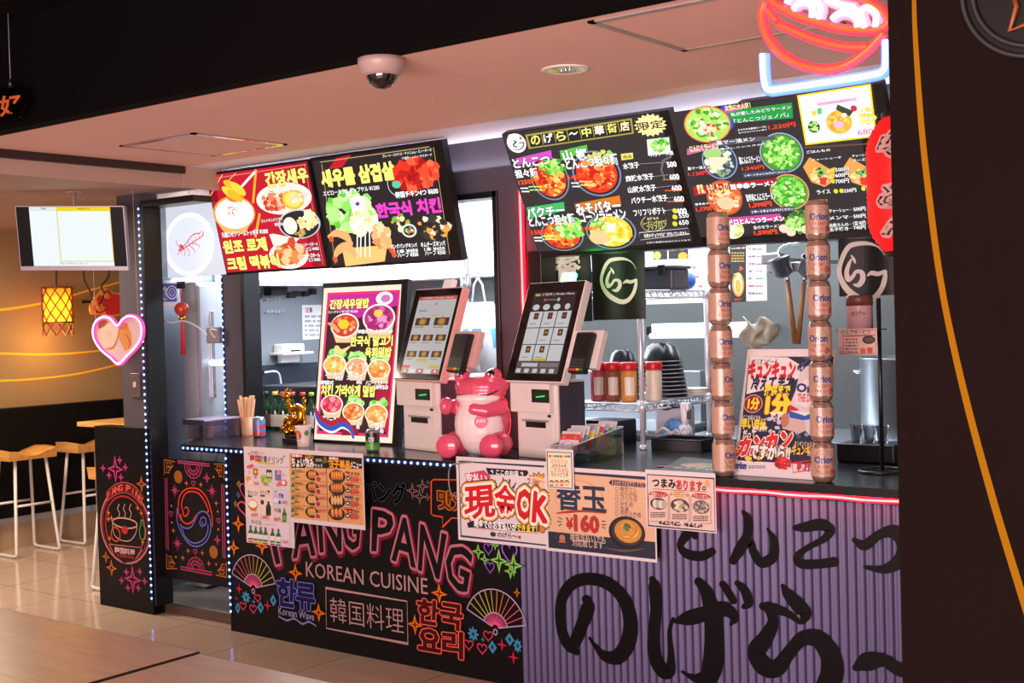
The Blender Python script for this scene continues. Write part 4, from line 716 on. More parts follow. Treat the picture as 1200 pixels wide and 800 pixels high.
# --- ordering kiosks
def kiosk(bl, br, crop, head, screen, block, green, slot, term, wcol, label, paint, tilt_y=-0.06):
    p0, p1 = aZ(*bl, 0.969), aZ(*br, 0.969); ux = (p1-p0); wd = ux.length; ux = ux.normalized(); ub = Z.cross(ux)
    t = thing('ordering_kiosk', p0+ux*wd/2+ub*0.1, label, 'kiosk', None, math.atan2(ux.y, ux.x))
    def W(x, y, z): return p0+ux*x+ub*y+Z*z
    T = Matrix((ux, ub, Z)).transposed().to_4x4(); T.translation = p0
    F = Art(p0, ux, Z); F.crop(*crop)
    HW = lambda P: F.L(*P)
    btop = 0.345
    shell = MB(); shell.box(0, wd, 0.0, 0.17, 0, btop, 0.006, M=T); shell.build('base', mat('kiosk_white', '#ddd2cc', 0.38), t)
    zb = HW(block[0])[1]
    bk = MB(); bk.box(-0.012, wd-0.02, -0.03, 0.004, zb, btop-0.004, 0.005, M=T); bo = bk.build('printer_block', mat('kiosk_white', '#ddd2cc', 0.38), t)
    G = Art(p0-ub*0.031, ux, Z); G.crop(*crop); G.rect(green[0], green[3], green[2], green[1], '#141816'); gx = (green[2]-green[0])*0.15; G.rect(green[0]+gx, green[3]-8, green[2]-gx, green[1]+9, '#0c2a16')
    gs = G.build('status_display', LAM, t); E_ = Art(p0-ub*0.0315, ux, Z); E_.crop(*crop); my = (green[1]+green[3])/2; E_.poly([(green[0]+gx*1.6, my+2), (green[2]-gx*1.6, my-3), (green[2]-gx*1.6, my+3), (green[0]+gx*1.6, my+7)], '#35e070'); E_.build('status_light', SCREEN, gs)
    dr = MB(); dr.box(0.022, wd-0.03, -0.004, 0.002, 0.012, zb-0.03, 0.002, M=T); do = dr.build('paper_door', mat('kiosk_white', '#ddd2cc', 0.38), t)
    sa, sb = F.L(slot[0], slot[3]), F.L(slot[2], slot[1]); MB().box(sa[0], sb[0], -0.007, -0.003, sa[1], sb[1], 0.001, M=T).build('receipt_slot', BLACK, do)
    MB().box(sa[0]-0.02, sb[0]+0.02, -0.011, -0.006, sb[1]-0.002, sb[1]+0.006, 0.001, M=T).build('slot_cutter', mat('grey_plastic', '#8a8484', 0.4), do)
    MB().box(wd*0.78, wd*0.84, -0.006, 0.001, zb-0.02, zb-0.008, 0.001, M=T).build('sensor', BLACK, t)
    MB().box(wd-0.002, wd+0.004, 0.012, 0.165, 0.006, btop-0.01, 0.001, M=T).build('side_panel', mat('kiosk_dark_side', '#3a3740', 0.4), t)
    # head
    q0 = onplane(crop[0]+head[3][0]/crop[2], crop[1]+head[3][1]/crop[2], p0+ub*tilt_y, ub)
    q1 = onplane(crop[0]+head[0][0]/crop[2], crop[1]+head[0][1]/crop[2], q0, ux); uy = (q1-q0).normalized(); hh = (q1-q0).length
    H = Art(q0, ux, uy); H.emis = True; H.crop(*crop); hw = (H.L(*head[1])[0]+H.L(*head[2])[0])/2; n = H.n
    TH = Matrix((ux, uy, n)).transposed().to_4x4(); TH.translation = q0
    MB().box(-0.004, hw+0.004, -0.005, hh+0.005, -0.05, -0.004, 0.006, M=TH).build('head_shell', mat(wcol[0], wcol[1], 0.35), t)
    gl = MB().box(0, hw, 0, hh, -0.006, 0.0, 0.003, M=TH).build('bezel', mat('black_glass', '#0a0a0c', 0.08), t)
    H.O = q0+n*0.0008; sx0, sy0 = H.L(*screen[3]); sx1, sy1 = H.L(*screen[1]); H.flat = True
    H.lpoly([(sx0, sy0), (sx1, sy0), (sx1, sy1), (sx0, sy1)], '#d9d4d4'); paint(H, lambda u, v: (sx0+(sx1-sx0)*u, sy0+(sy1-sy0)*v)); H.build('touch_screen', DIMSCREEN, gl)
    # neck between base and head
    MB().box(wd*0.25, wd*0.75, 0.05, 0.15, btop-0.02, btop+0.16, 0.01, M=T).build('neck', mat('kiosk_white', '#ddd2cc', 0.38), t)
    # card reader on the side of the head
    H.flat = False; tv = [H.L(*p) for p in term]; u0, u1 = (tv[0][0]+tv[3][0])/2, (tv[1][0]+tv[2][0])/2; v0, v1 = (tv[3][1]+tv[2][1])/2, (tv[0][1]+tv[1][1])/2
    MB().box(hw-0.005, u1+0.03, v0+0.03, v1+0.02, -0.045, -0.012, 0.004, M=TH).build('reader_mount', mat(wcol[0], wcol[1], 0.35), t)
    r = MB(); r.box(u0, u1, v0, v1, -0.012, 0.02, 0.006, M=TH); r = r.build('card_reader', mat('reader_black', '#161618', 0.35), t)
    K_ = Art(q0+n*0.0206, ux, uy); K_.flat = True; vm = v0+(v1-v0)*0.36
    K_.lpoly([(u0+.006, vm+.006), (u1-.006, vm+.006), (u1-.006, v1-.012), (u0+.006, v1-.012)], '#05060a'); du = (u1-u0-.016)/4
    for i in range(4):
        for j in range(4):
            c = '#3a3a40' if j else ['#c83428', '#c83428', '#d8b02c', '#2c8a48'][i]
            K_.lpoly([(u0+.008+i*du+.001, v0+.008+j*(vm-v0)*.22), (u0+.008+(i+1)*du-.002, v0+.008+j*(vm-v0)*.22), (u0+.008+(i+1)*du-.002, v0+.008+(j+.7)*(vm-v0)*.22), (u0+.008+i*du+.001, v0+.008+(j+.7)*(vm-v0)*.22)], c, 0)
    K_.k += 1; K_.build('keypad', LAM, r)
    return t, W, TH, hw, hh
def ui_light(H, f):
    R = lambda a, b, c, d, col: H.lpoly([f(a, b), f(c, b), f(c, d), f(a, d)], col)
    R(0, .955, 1, 1, '#d86a5c'); H.tq('ご注文 | Order Here', (f(.1, .99), f(.9, .99), f(.9, .965), f(.1, .965)), Wt, .02, None, 0); H.ell(*f(.5, .9), .006, .006, '#d83a3a')
    R(.08, .80, .3, .83, '#b8b0b0')
    for a, b, c, d in ((.06, .62, .44, .72), (.56, .62, .94, .72), (.04, .42, .3, .5), (.37, .42, .63, .5), (.7, .42, .96, .5), (.04, .21, .3, .29), (.37, .21, .63, .29), (.7, .21, .96, .29)):
        R(a, b, c, d, '#4a3a38'); H.ell(*f((a+c)/2, (b+d)/2), (c-a)*.09, (c-a)*.06, '#b06a34', n=14); H.ell(*f((a+c)/2, (b+d)/2), (c-a)*.06, (c-a)*.035, '#d8a04a', n=12); R(a, b-.03, a+(c-a)*.7, b-.018, '#a09a9a')
    R(.36, .15, .62, .19, '#e8c83c'); R(.0, .07, .2, .105, '#d83a34'); R(.7, .07, .98, .105, '#e8c83c'); R(.42, .735, .62, .755, '#e8d030')
    for i in range(5): R(i*.2+.01, .0, i*.2+.19, .06, '#d86a5c' if i % 2 == 0 else '#efe6e2'); R(i*.2+.07, .02, i*.2+.13, .045, '#ffffff')
def ui_dark(H, f):
    R = lambda a, b, c, d, col: H.lpoly([f(a, b), f(c, b), f(c, d), f(a, d)], col)
    R(0, 0, 1, 1, '#3a2a2c'); R(.04, .955, .16, .985, '#d8c070'); H.tq('ご注文 | Order Here', (f(.2, .99), f(.95, .99), f(.95, .955), f(.2, .955)), Wt, .03, None, 0)
    H.lline([f(.3, .905), f(.62, .905)], .003, '#b8a8a8'); H.ell(*f(.3, .905), .007, .007, '#d86a3c'); H.ell(*f(.62, .905), .009, .009, '#cfc8c8')
    for i in range(4): H.ell(*f(.13+i*.245, .815), .022 if i < 3 else .016, .014, '#e8e4e4')
    for i in range(3):
        for j in range(3):
            a, b = .02+i*.33, .565-j*.205; R(a, b, a+.31, b+.195, '#e6e4e6')
            if (i, j) not in ((0, 1), (2, 2)): R(a+.11, b+.1, a+.22, b+.18, '#5a3a30'); H.ell(*f(a+.165, b+.14), .006, .007, '#e89a3c' if j else '#d84030', n=12); R(a+.05, b+.04, a+.2, b+.05, '#a89aa0')
    R(.36, .155, .66, .185, '#e8c83c'); R(0, .0, 1, .15, '#6a5a60'); R(.12, .085, .5, .13, '#dcd8d8'); R(.55, .085, .98, .13, '#8a8488')
    for i in range(5): R(.02+i*.195, .01, .13+i*.195, .06, '#e8e4e4')
kA = kiosk((474, 525.5), (516, 530.5), (460, 330, 3.81), ((105, 37), (318, 33), (195, 440), (5, 432)), ((131, 65), (291, 60), (188, 413), (36, 407)), ((37, 548),), (102, 480, 166, 526), (88, 606, 160, 626), ((296, 232), (352, 236), (322, 410), (248, 402)), ('kiosk_red_edge', '#d8a8a0'), 'white ordering kiosk with a pale menu on its tilted screen, beside the advertising panel', ui_light)
kB = kiosk((607.5, 535), (655, 539.5), (580, 320, 3.478), ((140, 42), (365, 38), (265, 445), (42, 435)), ((165, 75), (335, 72), (238, 415), (80, 408)), ((85, 562),), (150, 475, 220, 526), (130, 605, 210, 626), ((345, 240), (410, 250), (370, 415), (308, 405)), ('kiosk_white', '#ddd2cc'), 'white ordering kiosk with dark start page on its tilted screen, before the black cloth', ui_dark)
lampM = mat('kiosk_signal', '#c8ffd8', 0.3, emit=30.0, ecol='#20ff70', var=0)
t, W, TH, hw, hh = kB
b = MB().box(hw*.53, hw*.73, hh+0.004, hh+0.05, -0.04, -0.012, 0.004, M=TH); b.build('signal_lamp', lampM, t)
t, W, TH, hw, hh = kA
MB().box(hw*.53, hw*.73, hh+0.004, hh+0.05, -0.04, -0.012, 0.004, M=TH).build('signal_lamp', mat('kiosk_signal_off', '#e8ecee', 0.3), t)
# --- TV hanging over the lounge corner
d = 6.75; o_ = EYE+ray(24, 317)*d; ut = (EYE+ray(17, 241)*(d-0.06)-o_).normalized()
T_ = Art(o_, _R, ut); T_.emis = True; T_.crop(0, 200, 4.0)
t = thing('wall_television', T_.W(0.3, 0, -0.05), 'flat television with a white and yellow order list hanging beside the doorway pillar', 'television')
a, b = T_.L(97, 467), T_.L(585, 153); w_ = b[0]-a[0]
MB().prism([a, (b[0], a[1]), b, (a[0], b[1])], T_.O, T_.ux, T_.uy, -0.05, -0.002).build('housing', mat('tv_silver', '#b8aeb8', 0.3, 0.4), t)
T_.lpoly([(a[0]+.004, a[1]+.022), (b[0]-.004, a[1]+.022), (b[0]-.004, b[1]-.004), (a[0]+.004, b[1]-.004)], '#0a0a0c')
s0, s1 = T_.L(160, 445), T_.L(537, 436); s2 = T_.L(132, 168)
f = lambda u, v: (s0[0]+(s1[0]-s0[0])*u, s0[1]+(s2[1]-s0[1])*v)
R_ = lambda a, b, c, d_, col: T_.lpoly([f(a, b), f(c, b), f(c, d_), f(a, d_)], col)
R_(0, 0, 1, 1, '#f4fcfe'); R_(.335, .93, 1, 1, '#f6d818'); R_(.335, .075, .345, .93, '#e8c848'); R_(.99, .075, 1, .93, '#e8c848'); R_(.335, .075, 1, .088, '#e8c848'); R_(0, .93, .335, 1, '#e8ecec')
T_.tq('準備中', (f(.14, .985), f(.21, .985), f(.21, .955), f(.14, .955)), '#404040', .02, None, 0); T_.tq('お呼び出し中', (f(.6, .985), f(.74, .985), f(.74, .955), f(.6, .955)), '#5a4a10', .02, None, 0); T_.tq('お呼び出しの番号が表示されましたらお越しください', (f(.32, .06), f(.68, .06), f(.68, .03), f(.32, .03)), '#707880', .01, None, 0)
T_.build('screen', attr_mat('tv_screen', 0.25, emit=0.98, spec=0.1), t)
c_ = T_.W(w_*.5, b[1]*.6, -0.06); MB().cyl(c_, (c_.x, c_.y, 2.335), 0.01).box(c_.x-.03, c_.x+.03, c_.y-.03, c_.y+.03, 2.328, 2.336).build('ceiling_mount', mat('tv_mount', '#a08c88', .5), t)
# ============================================================ paper notices taped to the worktop edge
def poster(label, crop, BL, TR, paint, y=-0.082, th=0.0025, m=None, bg='#d9cfd0', cat='poster', name='paper_poster'):
    A = Art((0, y, 0), X, Z); A.crop(*crop); A.sheet(*BL, *TR, th, bg); paint(A); return tag(A.build(name, m or LAM), label, cat)
INK = '#2a2226'
def bottle_pic(A, x, y, h, c, cap, lab='#e8e0d8'):
    w_ = h*0.16; A.poly([(x-w_, y), (x+w_, y+2), (x+w_, y-h*.55), (x+w_*.4, y-h*.75), (x+w_*.4, y-h*.95), (x-w_*.4, y-h*.95), (x-w_*.4, y-h*.75), (x-w_, y-h*.55)], c)
    A.poly([(x-w_, y-h*.12), (x+w_, y-h*.1), (x+w_, y-h*.45), (x-w_, y-h*.45)], lab); A.poly([(x-w_*.5, y-h*.9), (x+w_*.5, y-h*.9), (x+w_*.5, y-h), (x-w_*.5, y-h)], cap)
def p_drinks(A):   # crop (270,520) x6.4
    A.text('韓国', 148, 128, 218, 86, '#b03a34', .04); A.text('定番ドリンク', 218, 138, 396, 98, INK, .02); A.line([(205, 140), (335, 152)], 15, '#e0b43c'); A.text('人気の韓国ドリンク', 150, 78, 252, 56, '#8a6a66', .01)
    for x, y in ((130, 72), (395, 90)): A.stroke([(x, y, 3), (x+8, y+5, 8), (x+14, y-4, 3)], '#5a4a40')
    A.poly([(122, 165), (170, 148), (176, 172), (150, 186), (124, 182)], '#d8566c')
    A.poly([(170, 182), (206, 185), (206, 236), (172, 234)], '#b8442c'); A.ell(188, 208, 10, 14, '#f0c04a'); A.poly([(178, 240), (200, 242), (190, 262)], '#c83a2c')
    A.ell(136, 262, 18, 22, '#e89a3c'); A.ell(152, 285, 16, 18, '#f6dca0'); A.ell(142, 212, 10, 14, '#e8b098')
    A.ell(248, 250, 18, 24, '#b8cc4a'); A.scatter(255, 272, 30, 22, ['#9cc03c', '#c8d868', '#7aa82c'], 16, 11, 3); A.poly([(270, 192), (312, 196), (312, 262), (272, 260)], '#26382a'); A.ell(283, 230, 8, 20, '#d8e0d0'); A.ell(301, 231, 8, 20, '#d8e0d0'); A.ell(292, 272, 18, 18, '#a4c84a')
    A.poly([(334, 196), (382, 200), (382, 276), (336, 272)], '#5a7ac0'); A.scatter(358, 236, 20, 30, ['#d85a6a', '#e88a94', '#5a7ac0'], 12, 10, 4); A.ell(402, 292, 24, 24, '#c8403c'); A.ell(400, 290, 15, 16, '#f6e2d4'); A.ell(372, 292, 16, 14, '#e06a5c'); A.ell(400, 232, 8, 12, '#e8a0a8')
    for x, y, s_ in ((178, 306, '¥500'), (250, 312, '¥500'), (345, 318, '¥500')): A.text(s_, x, y, x+36, y-20, '#c85a58', .03)
    A.poly([(125, 320), (322, 332), (324, 566), (130, 550)], '#e6d2c8'); A.poly([(328, 334), (440, 344), (440, 470), (328, 460)], '#cfc8de'); A.poly([(330, 472), (440, 482), (442, 600), (332, 588)], '#ddcccf'); A.poly([(130, 566), (446, 602), (448, 770), (134, 738)], '#dcd0da'); A.line([(226, 330), (230, 560)], 2, '#b8a8a0')
    A.text('生マッコリ', 134, 384, 205, 352, INK, .02); A.text('瓶マッコリ', 228, 378, 290, 348, INK, .02); A.text('焼酎', 366, 402, 400, 374, INK, .03); A.text('서울', 330, 510, 384, 482, INK, .02)
    A.poly([(134, 384), (166, 386), (166, 400), (134, 398)], '#3a4a50'); A.poly([(228, 380), (262, 382), (262, 396), (228, 394)], '#3a4a50')
    A.ell(170, 455, 38, 40, '#c88a3c'); A.poly([(138, 462), (204, 464), (196, 505), (156, 500)], '#b87c34'); A.ell(170, 450, 32, 28, '#f4ece4'); A.ell(242, 436, 13, 18, '#262a30')
    bottle_pic(A, 288, 535, 118, '#1d4034', '#e8e4e0', '#122a22'); bottle_pic(A, 343, 450, 100, '#b8bcd8', '#8a90b8', '#e0e0f0'); bottle_pic(A, 408, 585, 108, '#3c6a2c', '#c8b040', '#7a9a4c'); A.ell(372, 438, 9, 14, '#2c3c80'); A.ell(290, 356, 7, 10, INK)
    for x, y, x1, s_ in ((160, 545, 208, '600円'), (232, 562, 292, '1,300円'), (388, 452, 430, '1,000円'), (332, 578, 378, '800円')): A.text(s_, x, y, x1, y-26, '#c8504c', .03)
    A.text('チャミスル', 162, 600, 236, 576, INK, .02)
    for x, c, cap in ((155, '#2c6a3c', '#3a5a3a'), (193, '#2c6a3c', '#c8a02c'), (231, '#2c6a3c', '#58a03c'), (267, '#2c6a3c', '#c03430'), (320, '#2c6a3c', '#b03040'), (364, '#2c6a3c', '#2c4a80')): bottle_pic(A, x, 715+(x-155)*.13, 105, c, cap); A.poly([(x-18, 722+(x-155)*.13), (x+18, 726+(x-155)*.13), (x+18, 738+(x-155)*.13), (x-18, 734+(x-155)*.13)], {155: '#d85a6a', 193: '#e0a02c', 231: '#a8c84a', 267: '#c03a34', 320: '#b83a58', 364: '#3a5aa8'}[x])
    A.text('各700円', 396, 745, 436, 722, '#c8504c', .03); A.grid(134, 170, 440, 176, 1, 16, '#b09a98'); A.grid(256, 600, 350, 606, 1, 14, '#c08a88')
poster('white poster of bottled and canned drinks taped over the PANG PANG board', (270, 520, 6.4), (122, 736), (458, 40), p_drinks)
def p_sets(A):     # crop (335,525) x8
    a = A.L(48, 650); b = A.L(715, 92); A.lpoly([a, (b[0], a[1]), b, (a[0], b[1])], '#d9a266')
    m = A.L(392, 650); A.lpoly([(m[0], a[1]), (m[0]+.004, a[1]), (m[0]+.004, b[1]), (m[0], b[1])], '#3a2418')
    A.poly([(48, 52), (712, 92), (714, 192), (50, 184)], '#1c1618'); A.poly([(50, 52), (160, 58), (160, 88), (52, 84)], '#b82c2c'); A.poly([(400, 82), (498, 88), (498, 112), (402, 106)], '#b82c2c'); A.text('自慢の', 60, 80, 150, 60, Wt, .02); A.text('お得な', 180, 98, 262, 66, '#d8a03c', .04); A.text('自慢の', 408, 104, 490, 86, Wt, .02)
    A.text('ちょい飲み', 56, 172, 260, 98, '#f0e8e0', .05); A.text('セット', 268, 178, 345, 148, '#f0e8e0', .04); A.text('餃子単品', 402, 182, 602, 118, '#e8a02c', .05); A.text('メニュー', 610, 182, 708, 130, '#f0e8e0', .04); A.grid(280, 98, 340, 125, 3, 14, '#c8bcae'); A.scatter(370, 115, 22, 30, ['#6a6a34', '#8a7a34'], 14, 8, 3)
    for i in range(4):
        y = 190+i*116; k = i*7
        if i: A.line([(50, y-4), (392, y+8+i)], 3, '#6a4426'); A.line([(405, y+8), (715, y+22+i)], 3, '#6a4426')
        bottle_pic(A, 70, y+100, 98, '#3c6a34', '#c8b88a', '#a8b060'); A.text(('焼き餃子', '海老餃子', '水餃子', '鶏皮餃子')[i]+'セット', 90, y+38, 178, y+16, INK, .02); A.text('+生', 90, y+64, 112, y+48, '#a83a34', .02); A.grid(92, y+70, 130, y+92, 1, 14, '#6a4a3a')
        A.ell(250, y+62, 60, 50, '#26201e'); A.ell(250, y+66, 50, 38, '#4a3428')
        for j in range(3): A.shape([(math.cos(2*PI*q/16), math.sin(2*PI*q/16)) for q in range(16)], 228+j*22, y+56, 17, 36, ('#c87434', '#b8642c', '#d8a060', '#d08a44')[i]); A.ell(226+j*22, y+48, 6, 16, '#e0a866')
        A.ell(308, y+98, 30, 30, '#d8c4b0'); A.ell(308, y+98, 23, 23, '#b8302c'); A.text('1000円', 314, y+62, 386, y+34, '#c84a68', .03)
        A.ell(483, y+74, 76, 62, '#201a18'); A.ell(483, y+78, 66, 50, '#3a2a22')
        n = 5 if i < 2 else 4 if i == 2 else 3
        for j in range(n):
            x = 483+(j-(n-1)/2)*110/n; A.shape([(math.cos(2*PI*q/16), math.sin(2*PI*q/16)) for q in range(16)], x, y+64, 13 if n > 3 else 18, 44, ('#c8742c', '#b8642a', '#e0b078', '#c87434')[i]); A.ell(x-3, y+54, 5, 26, '#e8a85c')
        A.poly([(556, y+24), (590 if i == 0 else 634, y+28), (590 if i == 0 else 634, y+46), (558, y+42)], ('#b82c2c', '#b82c2c', '#2c4a8a', '#b82c2c')[i]); A.text(('焼き餃子', '海老焼餃子', 'パクチー餃子', '鶏皮餃子')[i], 582, y+64+i, 696, y+38+i, INK, .02)
        A.ell(586, y+92, 20, 22, '#1c1a22'); A.text('5個', 574, y+102, 598, y+84, Wt, .02); A.text(('550', '650', '550', '650')[i], 610, y+122, 680, y+80, '#c83a4a', .05); A.text('円', 682, y+120, 702, y+98, '#c83a4a', .03)
poster('dark and tan poster of dumpling sets overlapping the drinks poster', (335, 525, 8.0), (44, 690), (722, 52), p_sets, y=-0.088)
def p_cash(A):     # crop (530,530) x7.275
    a = A.L(75, 712); b = A.L(820, 122); A.lline([a, (b[0], a[1]), b, (a[0], b[1])], .006, '#2a3350', True)
    A.poly([(285, 130), (300, 132), (640, 152), (650, 175), (630, 202), (310, 188), (296, 160)], '#1c1a20'); A.text('↑ ここのお店 ↑', 328, 186, 606, 160, Wt, .03)
    A.poly([(105, 180), (270, 150), (330, 205), (310, 240), (210, 260), (110, 296), (120, 240)], '#c0405a'); A.text('支払い', 116, 262, 296, 186, '#f4dce0', .05)
    for P in ([(365, 235, 4), (378, 290, 12)], [(432, 218, 10), (440, 240, 18)], [(490, 235, 18), (488, 290, 8)], [(545, 255, 6), (520, 300, 20)], [(590, 285, 6), (550, 320, 16)]): A.stroke(P, '#2a2c44')
    A.shape([(math.cos(2*PI*i/28)*(1 if i % 2 else .7), math.sin(2*PI*i/28)*(1 if i % 2 else .7)) for i in range(28)], 740, 250, 108, 88, '#3a2c24'); A.shape([(math.cos(2*PI*i/28)*(1 if i % 2 else .66), math.sin(2*PI*i/28)*(1 if i % 2 else .66)) for i in range(28)], 740, 250, 96, 78, '#e8a02c')
    A.poly([(670, 200), (812, 235), (800, 338), (660, 305)], '#f0d0c0'); A.poly([(686, 218), (806, 248), (796, 322), (678, 294)], '#c89a7c'); A.ell(765, 280, 24, 30, '#e8c0a0'); A.ell(718, 260, 16, 22, '#a8785c')
    ol = [(.15, '#1c1a20'), (.12, '#e8a83c'), (.075, '#f8ece8')]
    A.quadtext('現', (112, 300), (348, 280), (365, 540), (112, 568), '#c8141e', .03, ol); A.quadtext('金', (362, 262), (545, 300), (545, 560), (375, 535), '#c8141e', .025, ol)
    A.quadtext('O', (560, 315), (684, 335), (680, 560), (560, 558), '#c8141e', .05, ol); A.quadtext('K', (706, 340), (806, 395), (806, 590), (690, 580), '#c8141e', .05, ol)
    A.poly([(130, 600), (180, 580), (740, 628), (760, 655), (735, 678), (190, 638), (140, 640)], '#1c1a20'); A.line([(190, 645), (740, 690)], 4, '#b83a44'); A.text('現金でのお支払いが', 190, 634, 552, 603, Wt, .03); A.text('できます！', 556, 668, 728, 628, '#f0d83c', .04); A.ell(770, 655, 28, 34, '#a8602c'); A.ell(770, 655, 18, 22, '#c88244')
    A.ell(352, 696, 24, 20, '#2a2c34'); A.poly([(330, 690), (376, 692), (366, 716), (340, 714)], '#2a2c34'); A.text('のげら～', 392, 722, 556, 690, INK, .01); A.poly([(566, 708), (588, 710), (588, 734), (566, 732)], '#b83038')
poster('white poster with big red letters about paying cash, below the pink frog', (530, 530, 7.275), (52, 742), (828, 80), p_cash)
def p_kaedama(A):  # crop (635,540) x5.714
    a = A.L(45, 580); b = A.L(748, 108); A.lpoly([a, (b[0], a[1]), b, (a[0], b[1])], '#d9b08c'); c = A.L(45, 470); A.lpoly([a, (b[0], a[1]), (b[0], c[1]), (a[0], c[1])], '#222a3c')
    A.poly([(210, 88), (748, 130), (748, 108), (210, 72)], '#2a3248'); A.ell(250, 255, 165, 128, '#cfa07c'); A.ell(250, 258, 155, 120, '#dcb692')
    A.text('替玉', 106, 322, 424, 168, '#26324e', .028); A.stroke([(100, 350, 8), (180, 340, 18), (280, 336, 14), (425, 350, 6)], '#b0302c')
    A.text('¥', 166, 452, 206, 384, '#b0302c', .05); A.text('160', 222, 464, 378, 376, '#b0302c', .06)
    for P in ([(112, 378), (136, 390)], [(104, 402), (132, 408)], [(112, 432), (134, 424)], [(402, 404), (426, 402)], [(400, 424), (430, 428)], [(404, 440), (426, 452)]): A.line(P, 7, '#26324e')
    A.poly([(448, 145), (466, 124), (690, 148), (700, 172), (688, 178), (466, 162)], '#2a2438'); A.text('麺のかたさをお選びください', 470, 168, 686, 140, '#e0a8a0', .02)
    for i, s_ in enumerate(('粉落とし', 'はりがね', 'バリカタ', 'かため', '普通', 'やわらかめ')): y = 188+i*33; A.ell(502, y, 10, 12, '#6a5a58', .25, 14); A.text(s_, 526, y+14+i*.4, 526+(28*len(s_)), y-10, '#6a4c48', .01); A.line([(490, y+20), (695, y+32)], 1.6, '#c09a80')
    A.ell(570, 478, 122, 108, '#16181e'); A.ell(575, 474, 108, 92, '#3a3232'); A.ell(578, 470, 90, 78, '#c88a3c'); rd = random.Random(5)
    for i in range(44): t0 = rd.uniform(0, 2*PI); r0 = rd.uniform(20, 74); A.line([(578+r0*math.cos(t0+k*.25), 470+r0*.84*math.sin(t0+k*.25)) for k in range(5)], 4, rd.choice(('#e0ac58', '#b87a30', '#ecc070', '#cf9444')))
    A.scatter(570, 440, 22, 20, ['#3c6a2c', '#5a8a3c', '#2c5020'], 22, 9, 3); A.ell(140, 522, 40, 44, '#5a4a44', .06); A.ell(140, 512, 20, 20, '#b07a54'); A.poly([(116, 545), (162, 548), (158, 525), (122, 522)], '#a86a3c')
    A.text('現金支払いでも', 192, 532, 428, 498, '#d0b4a0', .01); A.text('対応致します', 208, 568, 412, 535, '#d0b4a0', .01); A.stroke([(420, 580, 4), (560, 600, 14), (690, 585, 4)], '#6a4c38')
poster('tan and navy extra noodle poster with bowl picture, on the lilac counter', (635, 540, 5.714), (30, 598), (756, 78), p_kaedama, y=-0.084)
def p_side(A):     # same crop
    a = A.L(714, 432); b = A.L(1152, 118); A.lline([a, (b[0], a[1]), b, (a[0], b[1])], .004, '#3a3034', True); A.lpoly([(a[0]+.004, a[1]+.004), (b[0]-.004, a[1]+.004), (b[0]-.004, b[1]-.004), (a[0]+.004, b[1]-.004)], '#dcc0b0')
    A.text('つまみ', 742, 172, 894, 124, INK, .04); A.text('あります', 902, 190, 1072, 138, '#b83030', .05); A.text('。', 1074, 196, 1098, 170, INK, .04); A.line([(742, 186), (900, 196), (1108, 206)], 3.5, '#4a3034')
    for x, hc, y, s_ in ((780, '#b83030', 222, '自家製チャーシュー'), (922, '#d08a24', 224, '鶏の唐揚'), (1066, '#b83030', 236, 'フライドポテト')):
        A.ell(x, y, 62, 20, hc); A.text(s_, x-48, y+12, x+48, y-8, '#f4e0d8', .02); A.lline([A.L(x-66, y+180), A.L(x+66, y+184), A.L(x+66, y+2), A.L(x-66, y)], .0022, '#8a5a50', True)
    A.ell(782, 286, 56, 40, '#4a4442'); [A.ell(760+i*20, 286+i*2, 18, 28, ('#d8ccc0', '#b0a498')[i % 2]) for i in range(4)]; A.ell(924, 298, 62, 46, '#4a4038'); A.scatter(924, 302, 46, 30, ['#c8b8a0', '#a89478', '#e0d0b8'], 16, 16, 3); A.ell(1068, 308, 56, 46, '#6a605a'); rd = random.Random(3)
    for i in range(26): x, y = 1068+rd.uniform(-44, 40), 308+rd.uniform(-38, 26); A.line([(x, y), (x+rd.uniform(-18, 18), y+rd.uniform(8, 24))], 5, rd.choice(('#e0d4c4', '#c0b4a4')))
    for x, y in ((780, 345), (924, 358), (1066, 370)): A.grid(x-50, y-6, x+50, y+34, 3, 10, '#6a5450')
    A.poly([(780, 412), (800, 400), (1070, 424), (1080, 436), (1060, 446), (800, 424)], '#2a2024'); A.text('ビールと一緒にどうぞ！', 806, 436, 1062, 408, '#e8d4c8', .03); A.ell(1108, 152, 16, 24, '#d8a060')
poster('small tan snack poster beside the extra noodle poster', (635, 540, 5.714), (702, 442), (1160, 84), p_side, y=-0.09)
def p_small(A):
    A.crop(640, 526, 8.0); a = A.L(18, 352); b = A.L(236, 38); A.lpoly([a, (b[0], a[1]), b, (a[0], b[1])], '#efe2c0'); A.lline([a, (b[0], a[1]), b, (a[0], b[1])], .0035, '#3a3440', True)
    for i in range(8): A.ell(34+i*26, 66+i*.6, 12, 13, ('#d83a3c', '#e8b02c', '#3a9a54', '#3a6ac0')[i % 4])
    A.text('お子様には', 48, 130, 200, 98, '#e08a3c', .03); A.text('おもちゃを', 60, 170, 190, 142, '#3a3440', .02); A.text('こちらから', 44, 212, 206, 182, '#c83a3c', .02); A.text('ひとつどうぞ', 50, 254, 206, 226, '#3a3440', .02)
    for i in range(4): A.ell(52+i*48, 310, 20, 20, '#5a3a2c'); A.ell(52+i*48, 318, 15, 15, '#f0c8a0'); A.poly([(34+i*48, 345), (70+i*48, 346), (66+i*48, 330), (38+i*48, 330)], ('#58a03c', '#e0903c', '#c84a3c', '#e0b83c')[i])
poster('small cream card with four tiny children, in front of the clear snack bin', (640, 526, 8.0), (6, 368), (252, 8), p_small, y=-0.096, name='notice_card', cat='notice')
